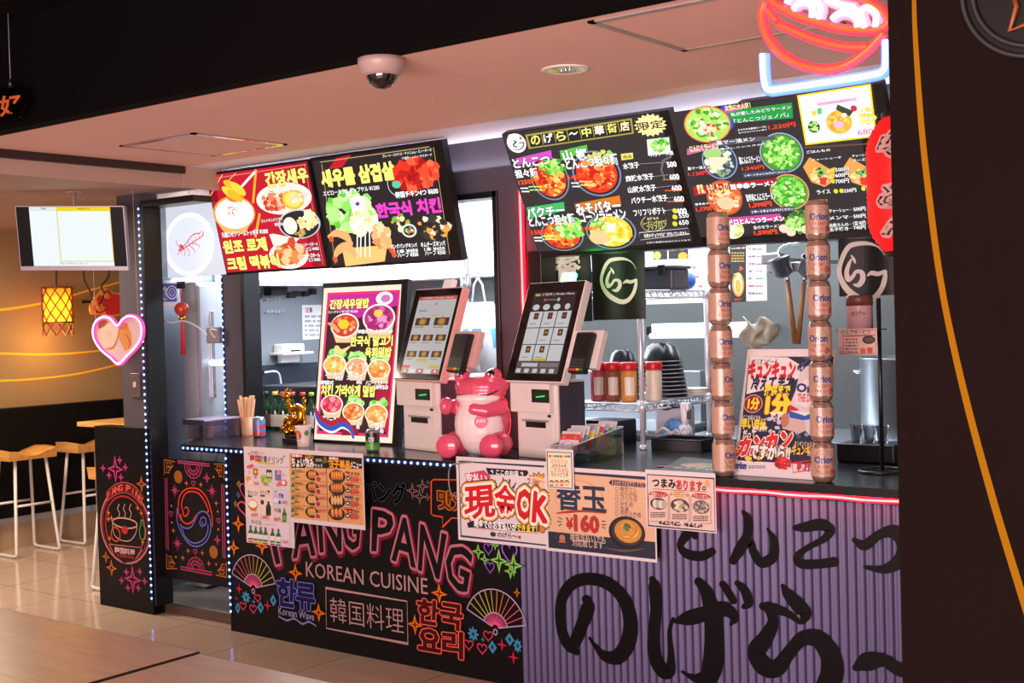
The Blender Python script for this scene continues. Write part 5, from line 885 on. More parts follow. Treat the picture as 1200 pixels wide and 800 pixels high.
# --- beer advert standing between the can towers
bl, br = aZ(859, 556, 0.969), aZ(964, 563, 0.969); ux = (br-bl).normalized(); tl = onplane(876, 410, bl, ux); uy = (tl-bl).normalized()
A = Art(bl, ux, uy); A.crop(855, 405, 4.85)
a, b = A.L(8, 735), A.L(560, 25); tlv = A.L(105, 20)[1]; R0 = A.L(535, 700)[0]
A.board([(0, 0), (R0, 0), (R0, tlv), (0, tlv)], 0.003, '#dcd2d4'); y0 = A.L(30, 650)[1]; y1 = A.L(115, 62)[1]
A.lpoly([(.012, y0), (R0-.006, y0), (R0-.006, y1), (.012, y1)], '#2a2a40'); A.poly([(115, 62), (330, 66), (420, 120), (400, 180), (330, 215), (200, 250), (95, 275), (105, 170)], '#e6dadb')
A.scatter(450, 120, 60, 60, ['#2c3a6a', '#4a5a8c', '#1c2448'], 40, 10, 3); A.scatter(330, 460, 160, 70, ['#8a92b0', '#c0c4d4', '#4a4e70'], 50, 14, 4); A.scatter(190, 600, 170, 50, ['#e0a02c', '#c87a1c', '#f0c84a', '#3a2a20'], 60, 18, 5)
A.text('オリオンビール', 128, 110, 278, 72, INK, .01); A.text('キュンキュン', 106, 182, 378, 92, '#c8242c', .07); A.text('に', 384, 142, 404, 108, INK, .02); A.text('冷えてます。', 122, 250, 392, 172, '#26264a', .05)
A.text('提供まで', 198, 282, 348, 222, '#f0d83c', .05); A.ell(135, 330, 54, 52, '#8a1c28'); A.ell(135, 330, 52, 50, '#d8ccc8', .06); A.text('1分', 104, 360, 172, 298, '#f0d83c', .06); A.text('1分', 206, 392, 348, 280, '#f0d83c', .08, '#8a1c28', .05); A.text('です!!', 228, 418, 322, 376, '#f0e8e4', .04)
A.text('どこの店よりも', 76, 420, 180, 396, '#f0e8e4', .01); A.text('早い自信', 66, 472, 212, 418, '#f0d83c', .05); A.text('あります!!', 130, 486, 216, 462, '#f0e8e4', .02); A.text('だって', 76, 528, 152, 482, '#f0e8e4', .03)
A.quadtext('カンカン', (70, 530), (360, 480), (350, 580), (40, 625), '#d02a24', .08, [(.05, '#f4e8e0'), (.1, '#2a1c18')]); A.text('ですから!!', 118, 640, 350, 572, '#f0e8e4', .05, '#3a2418', .06)
# the can in the advert
A.poly([(378, 255), (400, 160), (440, 118), (520, 108), (535, 130), (535, 500), (470, 520), (420, 470), (330, 430), (345, 340)], '#cfc6c8'); A.poly([(385, 235), (372, 330), (430, 350), (535, 340), (535, 200), (470, 160)], '#ddd4d4')
for x, y in ((455, 188), (478, 188), (503, 190)): A.shape(STAR4, x, y, 10, 10, '#c83038')
A.quadtext('Orion', (388, 215), (560, 225), (560, 275), (384, 262), '#26387c', .05); A.text('THE DRAFT', 388, 318, 520, 278, '#c05a54', .04)
A.poly([(345, 335), (400, 365), (345, 385), (338, 370)], '#c02c30'); A.poly([(338, 375), (430, 390), (535, 370), (535, 410), (420, 425), (345, 410)], '#2c5ca8'); A.poly([(345, 368), (430, 400), (500, 372), (430, 380)], '#e8e0e0'); A.poly([(330, 430), (350, 415), (430, 430), (440, 480), (400, 500), (300, 470)], '#c8aca4'); A.ell(318, 425, 24, 40, '#b07868')
A.text('キンキンじゃなくて', 372, 572, 500, 548, '#e8d0a0', .01); A.text('キュンキュン', 358, 618, 516, 572, '#e8b83c', .05); A.text('です。', 446, 628, 496, 606, '#f0e8e4', .02)
A.text('orion', 34, 698, 100, 666, '#26387c', .05); A.grid(110, 680, 205, 700, 2, 12, '#8a8488'); A.scatter(310, 670, 40, 30, ['#c02428', '#d83c34', '#a01c24'], 26, 15, 6); A.line([(360, 668), (486, 650), (494, 705), (364, 722)], 4, '#c83a40', True); A.text('乾杯！', 384, 712, 484, 664, '#b83038', .03)
t = thing('beer_poster', (bl+br)/2, 'beer poster with red letters in a clear stand between the two can towers', 'poster')
A.build('printed_card', LAM, t)
q = MB(); T = Matrix((ux, uy, ux.cross(uy))).transposed().to_4x4(); T.translation = bl
q.box(-.006, R0+.006, -.001, tlv+.008, -.0065, -.0035, M=T); q.build('clear_stand', CLEAR2, t)
MB().prism([(0, 0), (0.06, 0.0), (0.0, 0.14)], bl+ux*(R0*.5)+Z*0.0005+ux.cross(Z)*-0.012, ux.cross(Z)*-1, Z, -0.004, 0.004).build('easel_leg', CLEAR2, t)
# ============================================================ things on the counters
CT = 0.9685
def at(px, py, y): return aY(px, py, y)
# pink frog figure
def frog():
    P = V((-3.595, 0.165, CT)); t = thing('frog_figure', P, 'shiny pink frog figure with white belly sitting between the two kiosks', 'figurine', None, math.radians(14))
    pink = mat('frog_pink', '#d9506e', 0.22, coat=0.5, var=0.03); cream = mat('frog_white', '#efdcda', 0.2, coat=0.5, var=0.02)
    b = MB(); b.ball((0, .006, .155), 1, (.13, .116, .155)); b.ball((0, -.005, .318), 1, (.128, .1, .06)); b.ball((0, -.012, .288), 1, (.12, .094, .05)); b.ball((0, .02, .25), 1, (.09, .085, .06))
    for s_ in (-1, 1):
        b.ball((s_*.076, -.036, .362), .04); b.ball((s_*.105, -.06, .06), 1, (.058, .075, .058))
    b.tube([(-.09, 0, .235), (-.135, -.03, .225), (-.148, -.07, .232), (-.13, -.095, .245)], [.034, .034, .032, .026], 12); b.ball((-.145, -.075, .232), 1, (.03, .04, .042))
    b.tube([(.09, 0, .235), (.12, -.06, .225), (.07, -.115, .212), (.015, -.135, .222)], [.038, .037, .032, .024], 12); b.ball((.02, -.132, .222), .027)
    o = b.build('body', pink, t, local=True); md = o.modifiers.new('join', 'REMESH'); md.mode = 'VOXEL'; md.voxel_size = 0.0055; md.use_smooth_shade = True
    sm = o.modifiers.new('soften', 'SMOOTH'); sm.factor = 0.5; sm.iterations = 6
    bl_ = MB().ball((0, -.03, .147), 1, (.119, .108, .146)); bl_.ball((0, -.03, .266), 1, (.112, .088, .038)); q = bl_.build('belly', cream, t, local=True); md = q.modifiers.new('join', 'REMESH'); md.mode = 'VOXEL'; md.voxel_size = 0.005; md.use_smooth_shade = True; sm = q.modifiers.new('s', 'SMOOTH'); sm.iterations = 4
    for s_ in (-1, 1):
        f = MB().lathe([(.001, 0), (.046, .002), (.054, .012), (.055, .03), (.05, .045)], (s_*.107, -.172, .058), (0, 1, 0), 28, cap=False).build('foot', pink, t, local=True)
        e = MB().ball((s_*.076, -.062, .37), 1, (.022, .013, .024)).build('eye', mat('frog_eye', '#121014', 0.1), t, local=True)
        MB().ball((s_*.076-.006, -.0735, .374), .006).build('eye_shine', cream, e, local=True)
    w_ = smooth_path([(-.104, -.052, .292), (-.07, -.084, .282), (-.02, -.1, .283), (.03, -.1, .28), (.075, -.082, .284), (.104, -.05, .302)], 5); MB().tube(w_, .0042, 8).build('mouth', mat('frog_mouth', '#1c1016', 0.3), t, local=True)
    d = V((.045, -.113, .165)); n_ = V((.32, -.94, .1)).normalized(); ux_ = Z.cross(n_).normalized(); bd = Art(d+n_*.014, ux_, n_.cross(ux_)); bd.flat = True; bd.board([(.03*math.cos(2*PI*i/28), .03*math.sin(2*PI*i/28)) for i in range(28)], .022, '#d8386a')
    bd.tq('JINRO', ((-.021, .009), (.021, .009), (.021, -.008), (-.021, -.008)), '#f4d8e0', .03, None, 0); bd.build('badge', LAM, t, local=True)
frog()
# two towers of stacked cans
def can_mesh():
    R, H = .0415, .138
    b = MB().lathe([(.026, 0), (.031, .002), (.0385, .012), (R-.0004, .022), (R-.0004, H-.02), (.036, H-.007), (.033, H-.001), (.029, H-.001), (.028, H-.006)], n=32)
    return b, R, H
def can_art(R, H):
    A = Art((0, 0, 0), X, Z, warp=lambda u, v, z: ((R+z+.0004)*math.sin(u/R), -(R+z+.0004)*math.cos(u/R), v)); A.flat = True; n = 40; W_ = 2*PI*R
    for i in range(n): u0, u1 = -W_/2+W_*i/n, -W_/2+W_*(i+1)/n; A.lpoly([(u0, .022), (u1, .022), (u1, H-.02), (u0, H-.02)], '#b8947e', 0)
    A.k += 2
    for off in (0, W_/2-.0001):
        A.lline([(off+.036*math.cos(2*PI*i/30), .072+.04*math.sin(2*PI*i/30)) for i in range(30)], .0018, '#8a3a34', True)
        A.tq('Orion', [(off-.032, .091), (off+.032, .091), (off+.032, .068), (off-.032, .068)], '#26367c', .04, None, 0)
        A.tq('THE DRAFT', [(off-.024, .06), (off+.024, .06), (off+.024, .05), (off-.024, .05)], '#b83a34', .03, None, 0)
        for k in (-1, 0, 1): A.shape(STAR4, off+k*.009, .1, .0035, .0035, '#b83038')
        for k in range(3): A.lpoly([(off-.03+k*.02, .034), (off-.015+k*.02, .034), (off-.015+k*.02, .042), (off-.03+k*.02, .042)], '#b03430', 0)
        A.k += 1; A.scatter(off+.033, .036, .01, .009, ['#c83a34', '#a82c2c', '#d85a44'], 10, .005, 3)
    return A
cb, R_, H_ = can_mesh(); proto = thing('beer_can', (0, 0, 0), '', 'can'); cb.build('can_body', mat('can_aluminium', '#b89c8c', 0.25, 0.7), proto, local=True); can_art(R_, H_).build('can_print', attr_mat('can_print', 0.3, gloss=0.4), proto, local=True)
ORD = ['bottom', 'second', 'third', 'fourth', 'fifth', 'sixth', 'topmost']
lp, rp = aZ(856, 556, CT), aZ(976, 562, CT); first = True
for pos, nm, rzs, sz in ((V((lp.x-.004, -.008, 0)), 'left of the beer poster', 1.3, 1.04), (V((rp.x-.01, .0, 0)), 'right of the beer poster', 0.5, 1.02)):
    z = CT
    for i in range(7):
        o = proto if first else dup(proto); first = False; k = sz*(1.035 if nm[0] == 'r' else 1.0)
        o.location = (pos.x, pos.y, z); o.rotation_euler = (0, 0, rzs+random.uniform(-.25, .25)); o.scale = (sz, sz, k); z += H_*k-.0002
        w0 = {0: 'bottom beer can', 6: 'topmost beer can'}.get(i, ORD[i]+' beer can up')
        tag(o, f'{w0} in the can tower {nm}', 'can', 'beer cans stacked in towers')
# chopsticks in a paper cup
cp = aZ(290, 510, CT); wd = wood('pale_chopstick_wood', '#d8a878', '#e8c098', 0.6, (10, 10, 1))
t = thing('chopstick_cup', cp, 'narrow clear cup holding wooden chopsticks at the end of the black counter', 'cup'); MB().lathe([(.03, 0), (.036, .105), (.0355, .105), (.0295, .003)], n=24, cap=False).lathe([(.03, 0), (.03, .003)], n=24).build('cup', mat('kraft_cup', '#b88a68', 0.5), t, local=True)
for i in range(16):
    a = 2*PI*i/16*2.4; r0 = .006+.013*(i % 3)/2; r1 = r0+.03+.012*(i % 4)/3
    MBs = MB().tube([cp+V((r0*math.cos(a), r0*math.sin(a), .005)), cp+V((r1*math.cos(a), r1*.6*math.sin(a), .215+.012*math.sin(i*2.1)))], [.0045, .0062], 6, smooth=False)
    tag(MBs.build('chopstick', wd), 'pale wooden chopsticks standing in the narrow cup on the black counter', 'chopstick', 'chopsticks in the cup')
# drinks cans and cup
def soda(px, py, label, cols, txt=None, tcol='#ffffff', r=.035, h=.112):
    P = aZ(px, py, CT); t = thing('drink_can', P, label, 'can')
    MB().lathe([(.024, 0), (.03, .001), (r, .012), (r, h-.016), (r*.82, h-.003), (r*.78, h), (r*.74, h-.004)], n=28).build('can_body', mat('can_metal', '#a8a8b0', 0.3, 0.8), t, local=True)
    A = Art((0, 0, 0), X, Z, warp=lambda u, v, z: ((r+z+.0004)*math.sin(u/r), -(r+z+.0004)*math.cos(u/r), v)); A.flat = True; n = 32; W_ = 2*PI*r
    for i in range(n):
        u0, u1 = -W_/2+W_*i/n, -W_/2+W_*(i+1)/n; m = len(cols)
        for j, c in enumerate(cols):
            w0, w1 = .012*math.sin(u0/r*2+j) if 0 < j else 0, .012*math.sin(u0/r*2+j+1) if j < m-1 else 0
            v0, v1 = .012+(h-.028)*j/m+w0*.6, .012+(h-.028)*(j+1)/m+w1*.6; A.lpoly([(u0, v0), (u1, v0), (u1, v1), (u0, v1)], c, 0)
    A.k += 2
    if txt:
        for i, ch in enumerate(txt): A.tq(ch, [(.005+i*.016, .072), (.018+i*.016, .072), (.018+i*.016, .052), (.005+i*.016, .052)], tcol, .04, None, 0)
    A.build('can_print', attr_mat('soda_print', 0.3, gloss=0.4), t, local=True); return t
soda(304, 512, 'red and blue drink can beside the chopstick cup', ['#b83a44', '#3a78b8', '#c8404c', '#4a88c0'])
soda(437, 529, 'small green and black drink can in front of the advertising panel', ['#5aa02c', '#4a8a28', '#16181a', '#16181a'], '봉봉', r=.034, h=.108)
cpos = aZ(356, 523, CT); t = thing('paper_cup', cpos, 'white paper cup with a red emblem in front of the gold dragon', 'cup')
MB().lathe([(.03, 0), (.041, .1), (.0425, .103), (.041, .106), (.039, .1), (.029, .004)], n=28, cap=False).lathe([(.03, 0.0), (.03, .003)], n=28).build('cup', mat('paper_cup_white', '#e8d8cc', 0.55), t, local=True)
A = Art((0, 0, 0), X, Z, warp=lambda u, v, z: ((.0305+v*.11+z+.0006)*math.sin(u/.036), -(.0305+v*.11+z+.0006)*math.cos(u/.036), v)); A.flat = True; A.ell(.0, .06, .019, .024, '#c83a2c'); A.ell(.0, .065, .009, .012, '#e8a04a'); A.ell(.045, .07, .012, .014, '#5a8a4a'); A.lpoly([(-.012, .02), (.012, .02), (.012, .027), (-.012, .027)], '#5a3a34'); A.build('emblem', LAM, t, local=True)
# gold dragon ornament
dp = aZ(346, 518, CT); gold = mat('polished_gold', '#e0a02c', 0.18, 1.0, var=0.15, scale=60)
t = thing('gold_ornament', dp, 'golden rearing dragon ornament on a dark stand beside the soju bottles', 'ornament'); MB().box(-.065, .065, -.035, .035, 0, .022, .004).box(-.055, .055, -.028, .028, .022, .045, .008).build('stand', mat('ornament_stand', '#1c1412', 0.3), t, local=True)
g = MB(); body = smooth_path([(-.055, 0, .06), (-.06, 0, .1), (-.03, .0, .12), (.01, 0, .1), (.045, 0, .12), (.05, 0, .165), (.02, 0, .185), (-.012, 0, .17), (-.035, 0, .19), (-.045, 0, .225)], 6); N = len(body)
g.tube(body, [.012+.016*math.sin(PI*min(1, (i+2)/(N*.9)))*(1-.3*i/N) for i in range(N)], 12); g.ball((-.052, -.002, .245), 1, (.026, .019, .02)); g.tube([(-.06, 0, .242), (-.085, 0, .236)], [.012, .007], 8)
for s_ in (-1, 1): g.tube([(-.045, s_*.008, .258), (-.03, s_*.014, .285)], [.005, .0015], 6); g.tube([(-.075, s_*.006, .238), (-.1, s_*.02, .255), (-.09, s_*.03, .275)], .0022, 6)
for i in range(2, N-2, 2): p = V(body[i]); q = V(body[i+1])-p; nn = V((-q.z, 0, q.x)).normalized(); g.tube([p+nn*.012, p+nn*.032], [.008, .001], 5)
for x, z_ in ((-.05, .085), (.0, .11), (.048, .14)):
    for s_ in (-1, 1): g.tube([(x, s_*.012, z_), (x-.018, s_*.032, z_-.01), (x-.03, s_*.028, z_-.035)], [.011, .008, .004], 6)
g.tube(smooth_path([(-.055, 0, .062), (.0, .01, .06), (.05, 0, .07), (.075, 0, .1), (.07, 0, .14), (.085, 0, .18), (.07, 0, .215)], 5), [.015-.0004*i for i in range(31)], 8); g.ball((.078, 0, .22), 1, (.014, .006, .02)); g.ball((.0, -.02, .065), .022); g.ball((-.04, -.018, .055), .02); g.ball((.04, -.018, .058), .02); g.build('dragon', gold, t, local=True)
# soju bottles inside the window
def bottle(px, py, y, label, cap, glass='#1c3a24', labc='#d8d0c4', h=.225, r=.031, grp='green soju bottles inside the window'):
    P = at(px, py, y); P = V((P.x, y, CT)); t = thing('soju_bottle', P, label, 'bottle', grp)
    MB().lathe([(r*.9, 0), (r, .006), (r, h*.52), (r*.85, h*.62), (r*.45, h*.75), (r*.38, h*.9), (r*.42, h*.905), (r*.42, h*.93)], n=20).build('glass_body', mat('glass_'+glass[1:], glass, 0.08, coat=0.6), t, local=True)
    MB().lathe([(r*.5, h*.915), (r*.52, h*.92), (r*.5, h), (r*.4, h*1.004)], n=16).build('cap', mat('cap_'+cap[1:], cap, 0.35), t, local=True)
    MB().lathe([(r+.0006, h*.1), (r+.0006, h*.42)], n=20, cap=False).build('label', mat('label_'+labc[1:], labc, 0.6, var=.2, scale=60), t, local=True)
for px, cap, lab, nm in ((313, '#1c2c20', '#8a6a50', 'soju bottle with a dark cap, beside the chopsticks'), (323.5, '#d8b02c', '#d8d0c4', 'soju bottle with a yellow cap'), (333, '#c02c34', '#e0dcd4', 'soju bottle with a red cap right beside the yellow-capped bottle'), (344, '#c8303a', '#d8d0c4', 'middle red-capped soju bottle behind the gold dragon head'), (356, '#c02c34', '#d8ccc4', 'red-capped soju bottle half hidden by the dragon tail'), (366, '#7ab03c', '#d8ccc4', 'soju bottle with a light green cap beside the advertising panel')):
    bottle(px, 500, .74, nm, cap, labc=lab)
P = at(289, 500, .66); t = thing('plastic_bottle', (P.x, .66, CT), 'clear plastic bottle with black cap behind the chopsticks', 'bottle'); MB().lathe([(.034, 0), (.036, .01), (.036, .16), (.022, .2), (.016, .225)], n=20).build('bottle_body', mat('frosted_plastic', '#8a9098', 0.25), t, local=True); MB().lathe([(.019, .222), (.02, .225), (.019, .26), (.015, .262)], n=16).build('cap', BLACK, t, local=True)
P = at(300.5, 500, .70); t = thing('soda_bottle', (P.x, .70, CT), 'green bottle with white shoulder behind the chopsticks', 'bottle'); MB().lathe([(.026, 0), (.028, .008), (.028, .14), (.014, .19), (.012, .215)], n=20).build('glass_body', mat('bright_green_glass', '#2a8a4a', 0.12, coat=.5), t, local=True); MB().lathe([(.0145, .205), (.015, .24)], n=14).build('cap', mat('cap_white', '#d0d8d8', .4), t, local=True)
# lidded clear box with sauces
bp = (aZ(238, 516, CT)+aZ(286, 513, CT))/2; t = thing('storage_box', (-5.62, .27, CT), 'lidded see-through storage box at the end of the black counter', 'box', None, 0)
bx = MB(); x0, x1, y0, y1, h_ = -.075, .075, -.125, .125, .1
for q in ((x0, x1, y0, y0+.003, 0, h_), (x0, x1, y1-.003, y1, 0, h_), (x0, x0+.003, y0, y1, 0, h_), (x1-.003, x1, y0, y1, 0, h_), (x0, x1, y0, y1, 0, .003)): bx.box(*q)
bx.build('box', clear('milky_plastic', (.82, .78, .86), .12, .2), t, local=True)
MB().box(x0-.006, x1+.006, y0-.006, y1+.006, h_, h_+.012, .004).build('lid', mat('lilac_lid', '#a89ab8', .35), t, local=True); MB().box(x0-.012, x1+.012, y0-.02, y0-.002, h_-.02, h_+.01, .003).build('clip', mat('dark_clip', '#2a2c3a', .4), t, local=True)
def sauce(x, y, c, cap, nm): P = V((-5.62+x, .27+y, CT+.0035)); t = thing('sauce_bottle', P, nm, 'bottle'); MB().lathe([(.018, 0), (.02, .005), (.02, .055), (.01, .066)], n=16).build('bottle_body', mat('sauce_'+c[1:], c, .35), t, local=True); MB().lathe([(.012, .064), (.011, .086)], n=12).build('cap', mat('saucecap_'+cap[1:], cap, .4), t, local=True)
sauce(.03, -.05, '#d8a078', '#e0703c', 'small sauce bottle with orange cap inside the storage box'); sauce(.03, -.098, '#2a2228', '#1a1a20', 'small dark sauce bottle inside the storage box')
# clear bin of snack packets
bp = V((-3.075, .245, CT)); t = thing('snack_bin', bp, 'open clear acrylic bin full of snack packets on the lilac counter', 'bin', None, 0)
b = MB(); w2, l2, h2 = .055, .2, .125
for sx in (-1, 1): b.prism([(-l2, 0), (l2, 0), (l2, h2), (-l2, h2*.62)], (sx*w2-.0015, 0, 0), Y, Z, 0, .003)
b.box(-w2, w2, -l2, -l2+.003, 0, h2*.62).box(-w2, w2, l2-.003, l2, 0, h2).box(-w2, w2, -l2, l2, 0, .003); b.build('bin', CLEAR, t, local=True)
b = MB(); rim = [(-w2, -l2, h2*.62), (w2, -l2, h2*.62), (w2, l2, h2), (-w2, l2, h2)]; b.tube(rim, .003, 6, closed=True); b.build('rim', mat('acrylic_edge', '#c8c4cc', .15), t, local=True)
rd = random.Random(12); PC = [('#d8d4e0', '#d84a3c'), ('#e86a2c', '#f4d8c0'), ('#58a0c8', '#e8e0e0'), ('#d83a34', '#f0c840'), ('#4aa04a', '#e8e8e0'), ('#e0b83c', '#d84a3c'), ('#c8c0d0', '#3a7ab8'), ('#e8742c', '#58a03c'), ('#5ab8a0', '#e8e0d8')]
NMS = ['silver and red', 'orange and cream', 'blue and white', 'red and yellow', 'green and white', 'yellow and red', 'lilac and blue', 'orange and green', 'teal and cream']
for i, (c1, c2) in enumerate(PC):
    cx, cy = bp.x+rd.uniform(-.004, .004), bp.y-.145+i*.036; tl_ = 1.0+rd.uniform(-.05, .05)
    T = Matrix.Translation((cx, cy, CT+.082+.009*(i % 3))) @ Matrix.Rotation(rd.uniform(.0, .12), 4, 'Z') @ Matrix.Rotation(tl_, 4, 'X')
    A = Art((0, 0, 0), X, Y, warp=lambda u, v, z, T=T: tuple(T @ V((u, v, z+.009*max(0, 1-(u/.05)**2)*max(0, 1-(v/.062)**2))))); A.flat = True; n = 8
    back = Art((0, 0, 0), X, Y)
    for a in range(n):
        for c in range(n):
            u0, u1, v0, v1 = -.047+.094*a/n, -.047+.094*(a+1)/n, -.058+.116*c/n, -.058+.116*(c+1)/n; A.lpoly([(u0, v0), (u1, v0), (u1, v1), (u0, v1)], '#d8d4dc' if c in (0, n-1) else (c1 if (c < 5) else c2), 0)
            
    A.k += 3; A.ell(0, -.012, .026, .02, c2); A.ell(.004, -.012, .016, .013, '#f0e8d8'); A.lpoly([(-.03, .02), (.03, .02), (.03, .034), (-.03, .034)], '#f4f0e8'); A.lpoly([(-.024, .023), (.024, .023), (.024, .031), (-.024, .031)], c1)
    A.board([(-.047, -.058), (.047, -.058), (.047, .058), (-.047, .058)], .004, '#c8c4cc')
    tag(A.build('snack_packet', attr_mat('foil_packet', .22, gloss=.5) if 'foil_packet' not in bpy.data.materials else bpy.data.materials['foil_packet']), f'{NMS[i]} snack packet in the clear bin', 'snack packet', 'snack packets in the clear bin')
tag(MB().box(-3.115, -3.045, .385, .43, CT+.0035, CT+.07, .008).build('snack_box', mat('lime_box', '#a8c83c', .4, var=.3, scale=40)), 'small yellow and green box at the back end of the clear bin', 'box')
# menu sheet lying on the worktop
A = Art((0, 0, CT+.0022), X, Y); c = [aZ(*p, CT+.002) for p in ((770, 552), (838, 558), (852, 540), (800, 535))]; c2d = [(p.x, p.y) for p in c]; A.board(c2d, .002, '#2c2624')
mx, my = sum(p[0] for p in c2d)/4, sum(p[1] for p in c2d)/4; A.flat = True; A.ell(mx+.03, my+.03, .11, .07, '#b8a88c'); A.scatter(mx+.03, my+.03, .09, .055, ['#5a8a3c', '#d89a4a', '#c85a34', '#e0d0a0'], 50, .018, 4); A.ell(mx-.1, my-.06, .05, .02, '#b83a34'); A.tq('おすすめ', ((mx-.05, my-.06), (mx+.12, my-.06), (mx+.12, my-.1), (mx-.05, my-.1)), '#f0e8e0', .04, None, 0); A.lpoly([(mx+.08, my+.1), (mx+.18, my+.1), (mx+.18, my+.13), (mx+.08, my+.13)], '#d8a83c')
tag(A.build('menu_sheet', LAM), 'dark menu sheet lying flat on the worktop beside the can tower', 'menu')
# black stand with the self-service sign and the jar
sp = aZ(1034, 553, CT); t = thing('sign_stand', sp, 'tall thin black stand with ring foot beside the dark column', 'stand')
MB().tube([(sp.x+.085*math.cos(2*PI*i/28), sp.y+.085*math.sin(2*PI*i/28), CT+.006) for i in range(28)], .0055, 8, closed=True).box(sp.x-.085, sp.x+.085, sp.y-.006, sp.y+.006, CT+.002, CT+.009).build('foot_ring', BLACK, t); MB().cyl((sp.x, sp.y, CT+.004), (sp.x, sp.y, CT+.66), .008).build('pole', BLACK, t)
zc = at(1005, 386, sp.y-.03).z; MB().box(at(986, 384, sp.y).x, sp.x+.01, sp.y-.05, sp.y+.05, zc-.004, zc, .001).build('tray_shelf', BLACK, t)
A = Art((0, sp.y-.055, 0), X, Z); A.crop(820, 230, 4.0); A.sheet(652, 745, 830, 618, .003, '#d0aca0'); a, b = A.L(660, 738), A.L(822, 626); A.lline([a, (b[0], a[1]), b, (a[0], b[1])], .002, '#8a5a4a', True); A.text('セルフサービス', 662, 648, 800, 626, INK, .04); A.poly([(665, 652), (820, 648), (820, 654), (665, 658)], '#a83a34')
for i in range(5): A.ell(672, 668+i*15, 4, 5, '#b83a34', n=10); A.grid(682, 664+i*15, 740, 676+i*15, 1, 12, '#7a4a40')
A.ell(792, 672, 30, 20, '#2a2220'); A.ell(792, 672, 20, 11, '#5a4034'); A.poly([(752, 712), (778, 712), (778, 735), (754, 735)], '#c85a34'); A.poly([(784, 708), (812, 708), (810, 735), (786, 735)], '#b84a30')
MB().box(a[0]+.05, a[0]+.08, sp.y-.052, sp.y-.045, zc-.06, zc-.002).build('sign_clip', BLACK, t)
tag(A.build('service_sign', LAM), 'small pink self-service sign hanging below the jar shelf', 'sign')
jp = at(1004, 382, sp.y-.03); jr = .058*.85; t = thing('condiment_jar', (jp.x, sp.y-.0, zc+.0005), 'pink labelled jar with dark band on the thin black stand', 'jar'); MB().lathe([(jr, 0), (jr, .118), (jr*.97, .124)], n=32).build('jar_body', mat('jar_pink', '#c8989c', .3, coat=.3), t, local=True); MB().lathe([(jr+.001, .09), (jr+.001, .118), (jr*.98, .127), (jr*.9, .13)], n=32).build('lid', mat('jar_brown', '#6a3c34', .4), t, local=True)
A = Art((0, 0, 0), X, Z, warp=lambda u, v, z: ((jr+.0006+z)*math.sin(u/jr), -(jr+.0006+z)*math.cos(u/jr), v)); A.flat = True
A.tq('のげ～', [(-.014, .07), (.042, .07), (.042, .05), (-.014, .05)], '#3a2426', .02, None, 0)
A.build('lettering', LAM, t, local=True)
# grey cable looping from the frog to the notice
cb = [aZ(590, 540, CT+.004), aZ(560, 541, CT+.004), aZ(535, 543, CT+.004), at(527, 549, -.075), at(526, 565, -.079), at(529, 578, -.079), at(537, 582, -.0795)]
tag(MB().tube(smooth_path(cb, 6), .0032, 8).build('power_cable', mat('grey_cable', '#8a7c7c', .5)), 'thin grey cable hanging over the worktop edge beside the cash poster', 'cable')
# ============================================================ kitchen seen through the windows
GLOSSB = mat('black_bowl', '#101114', 0.22)
def bx(px0, py0, px1, py1, ax, v, th, name, m, label=None, cat=None, bev=.002, kind=None):
    """box whose front face fills the pixel rectangle on the plane X=v ('x') or Y=v ('y') and goes th behind it"""
    f = aX if ax == 'x' else aY; a, b = f(px0, py1, v), f(px1, py0, v); q = MB()
    if ax == 'x': q.box(v-th, v, min(a.y, b.y), max(a.y, b.y), min(a.z, b.z), max(a.z, b.z), bev)
    else: q.box(min(a.x, b.x), max(a.x, b.x), v, v+th, min(a.z, b.z), max(a.z, b.z), bev)
    o = q.build(name, m); return tag(o, label, cat, None, kind)
LW = -6.2
# steel fridge standing inside the doorway
t = thing('steel_refrigerator', (-5.98, .58, .047), 'tall stainless refrigerator just inside the doorway', 'refrigerator')
MB().box(-6.06, -5.93, .42, .74, .06, 1.85, .008).build('cabinet', mat('fridge_steel', '#a9aeba', .32, .45, var=.18, scale=4), t)
for z0, z1 in ((.2, 1.0), (1.02, 1.83)): d = MB().box(-5.93, -5.905, .43, .73, z0, z1, .006).build('door', mat('fridge_steel', '#a9aeba', .32, .45, var=.18, scale=4), t); MB().box(-5.905, -5.885, .5, .52, z0+.15, z1-.15, .004).build('handle', CHROME, d)
MB().box(-6.05, -5.93, .45, .7, .047, .065).build('foot', BLACK, t)
# lit prawn sign
A = Art((0, .44, 0), X, Z); A.emis = True; A.crop(0, 200, 4.0); t = thing('prawn_sign', aY(222, 328, .44), 'square white lit sign with a red prawn in a glowing ring inside the doorway', 'sign')
a, b = A.L(752, 505), A.L(1050, 108); MB().prism([a, (b[0], a[1]), b, (a[0], b[1])], A.O, X, Z, -.03, -.001).build('panel', WPAINT, t)
A.lpoly([a, (b[0], a[1]), b, (a[0], b[1])], '#cfd2e0'); A.ell(885, 345, 118, 150, '#ffffff'); A.ell(885, 345, 100, 128, '#e2e6f6'); PR = '#e05a5c'
for P in ([(940, 292), (905, 300), (880, 330), (862, 352), (845, 366)], [(955, 300), (925, 322), (890, 345), (868, 360)]): A.line(smooth_path(P), 6, PR)
for i in range(5): A.line([(930-i*16, 296+i*12), (938-i*16, 318+i*10)], 3.5, PR)
for P in ([(850, 365), (830, 345), (826, 325)], [(846, 368), (838, 385), (832, 395)], [(860, 362), (868, 385), (862, 402)], [(872, 356), (888, 380), (884, 400)], [(885, 350), (908, 366), (915, 385)], [(895, 340), (925, 345), (938, 358)], [(858, 360), (852, 380), (848, 392)]): A.line(smooth_path(P), 4, PR)
for P in ([(948, 290), (955, 285), (948, 305)], [(938, 288), (944, 280)]): A.line(P, 4, PR)
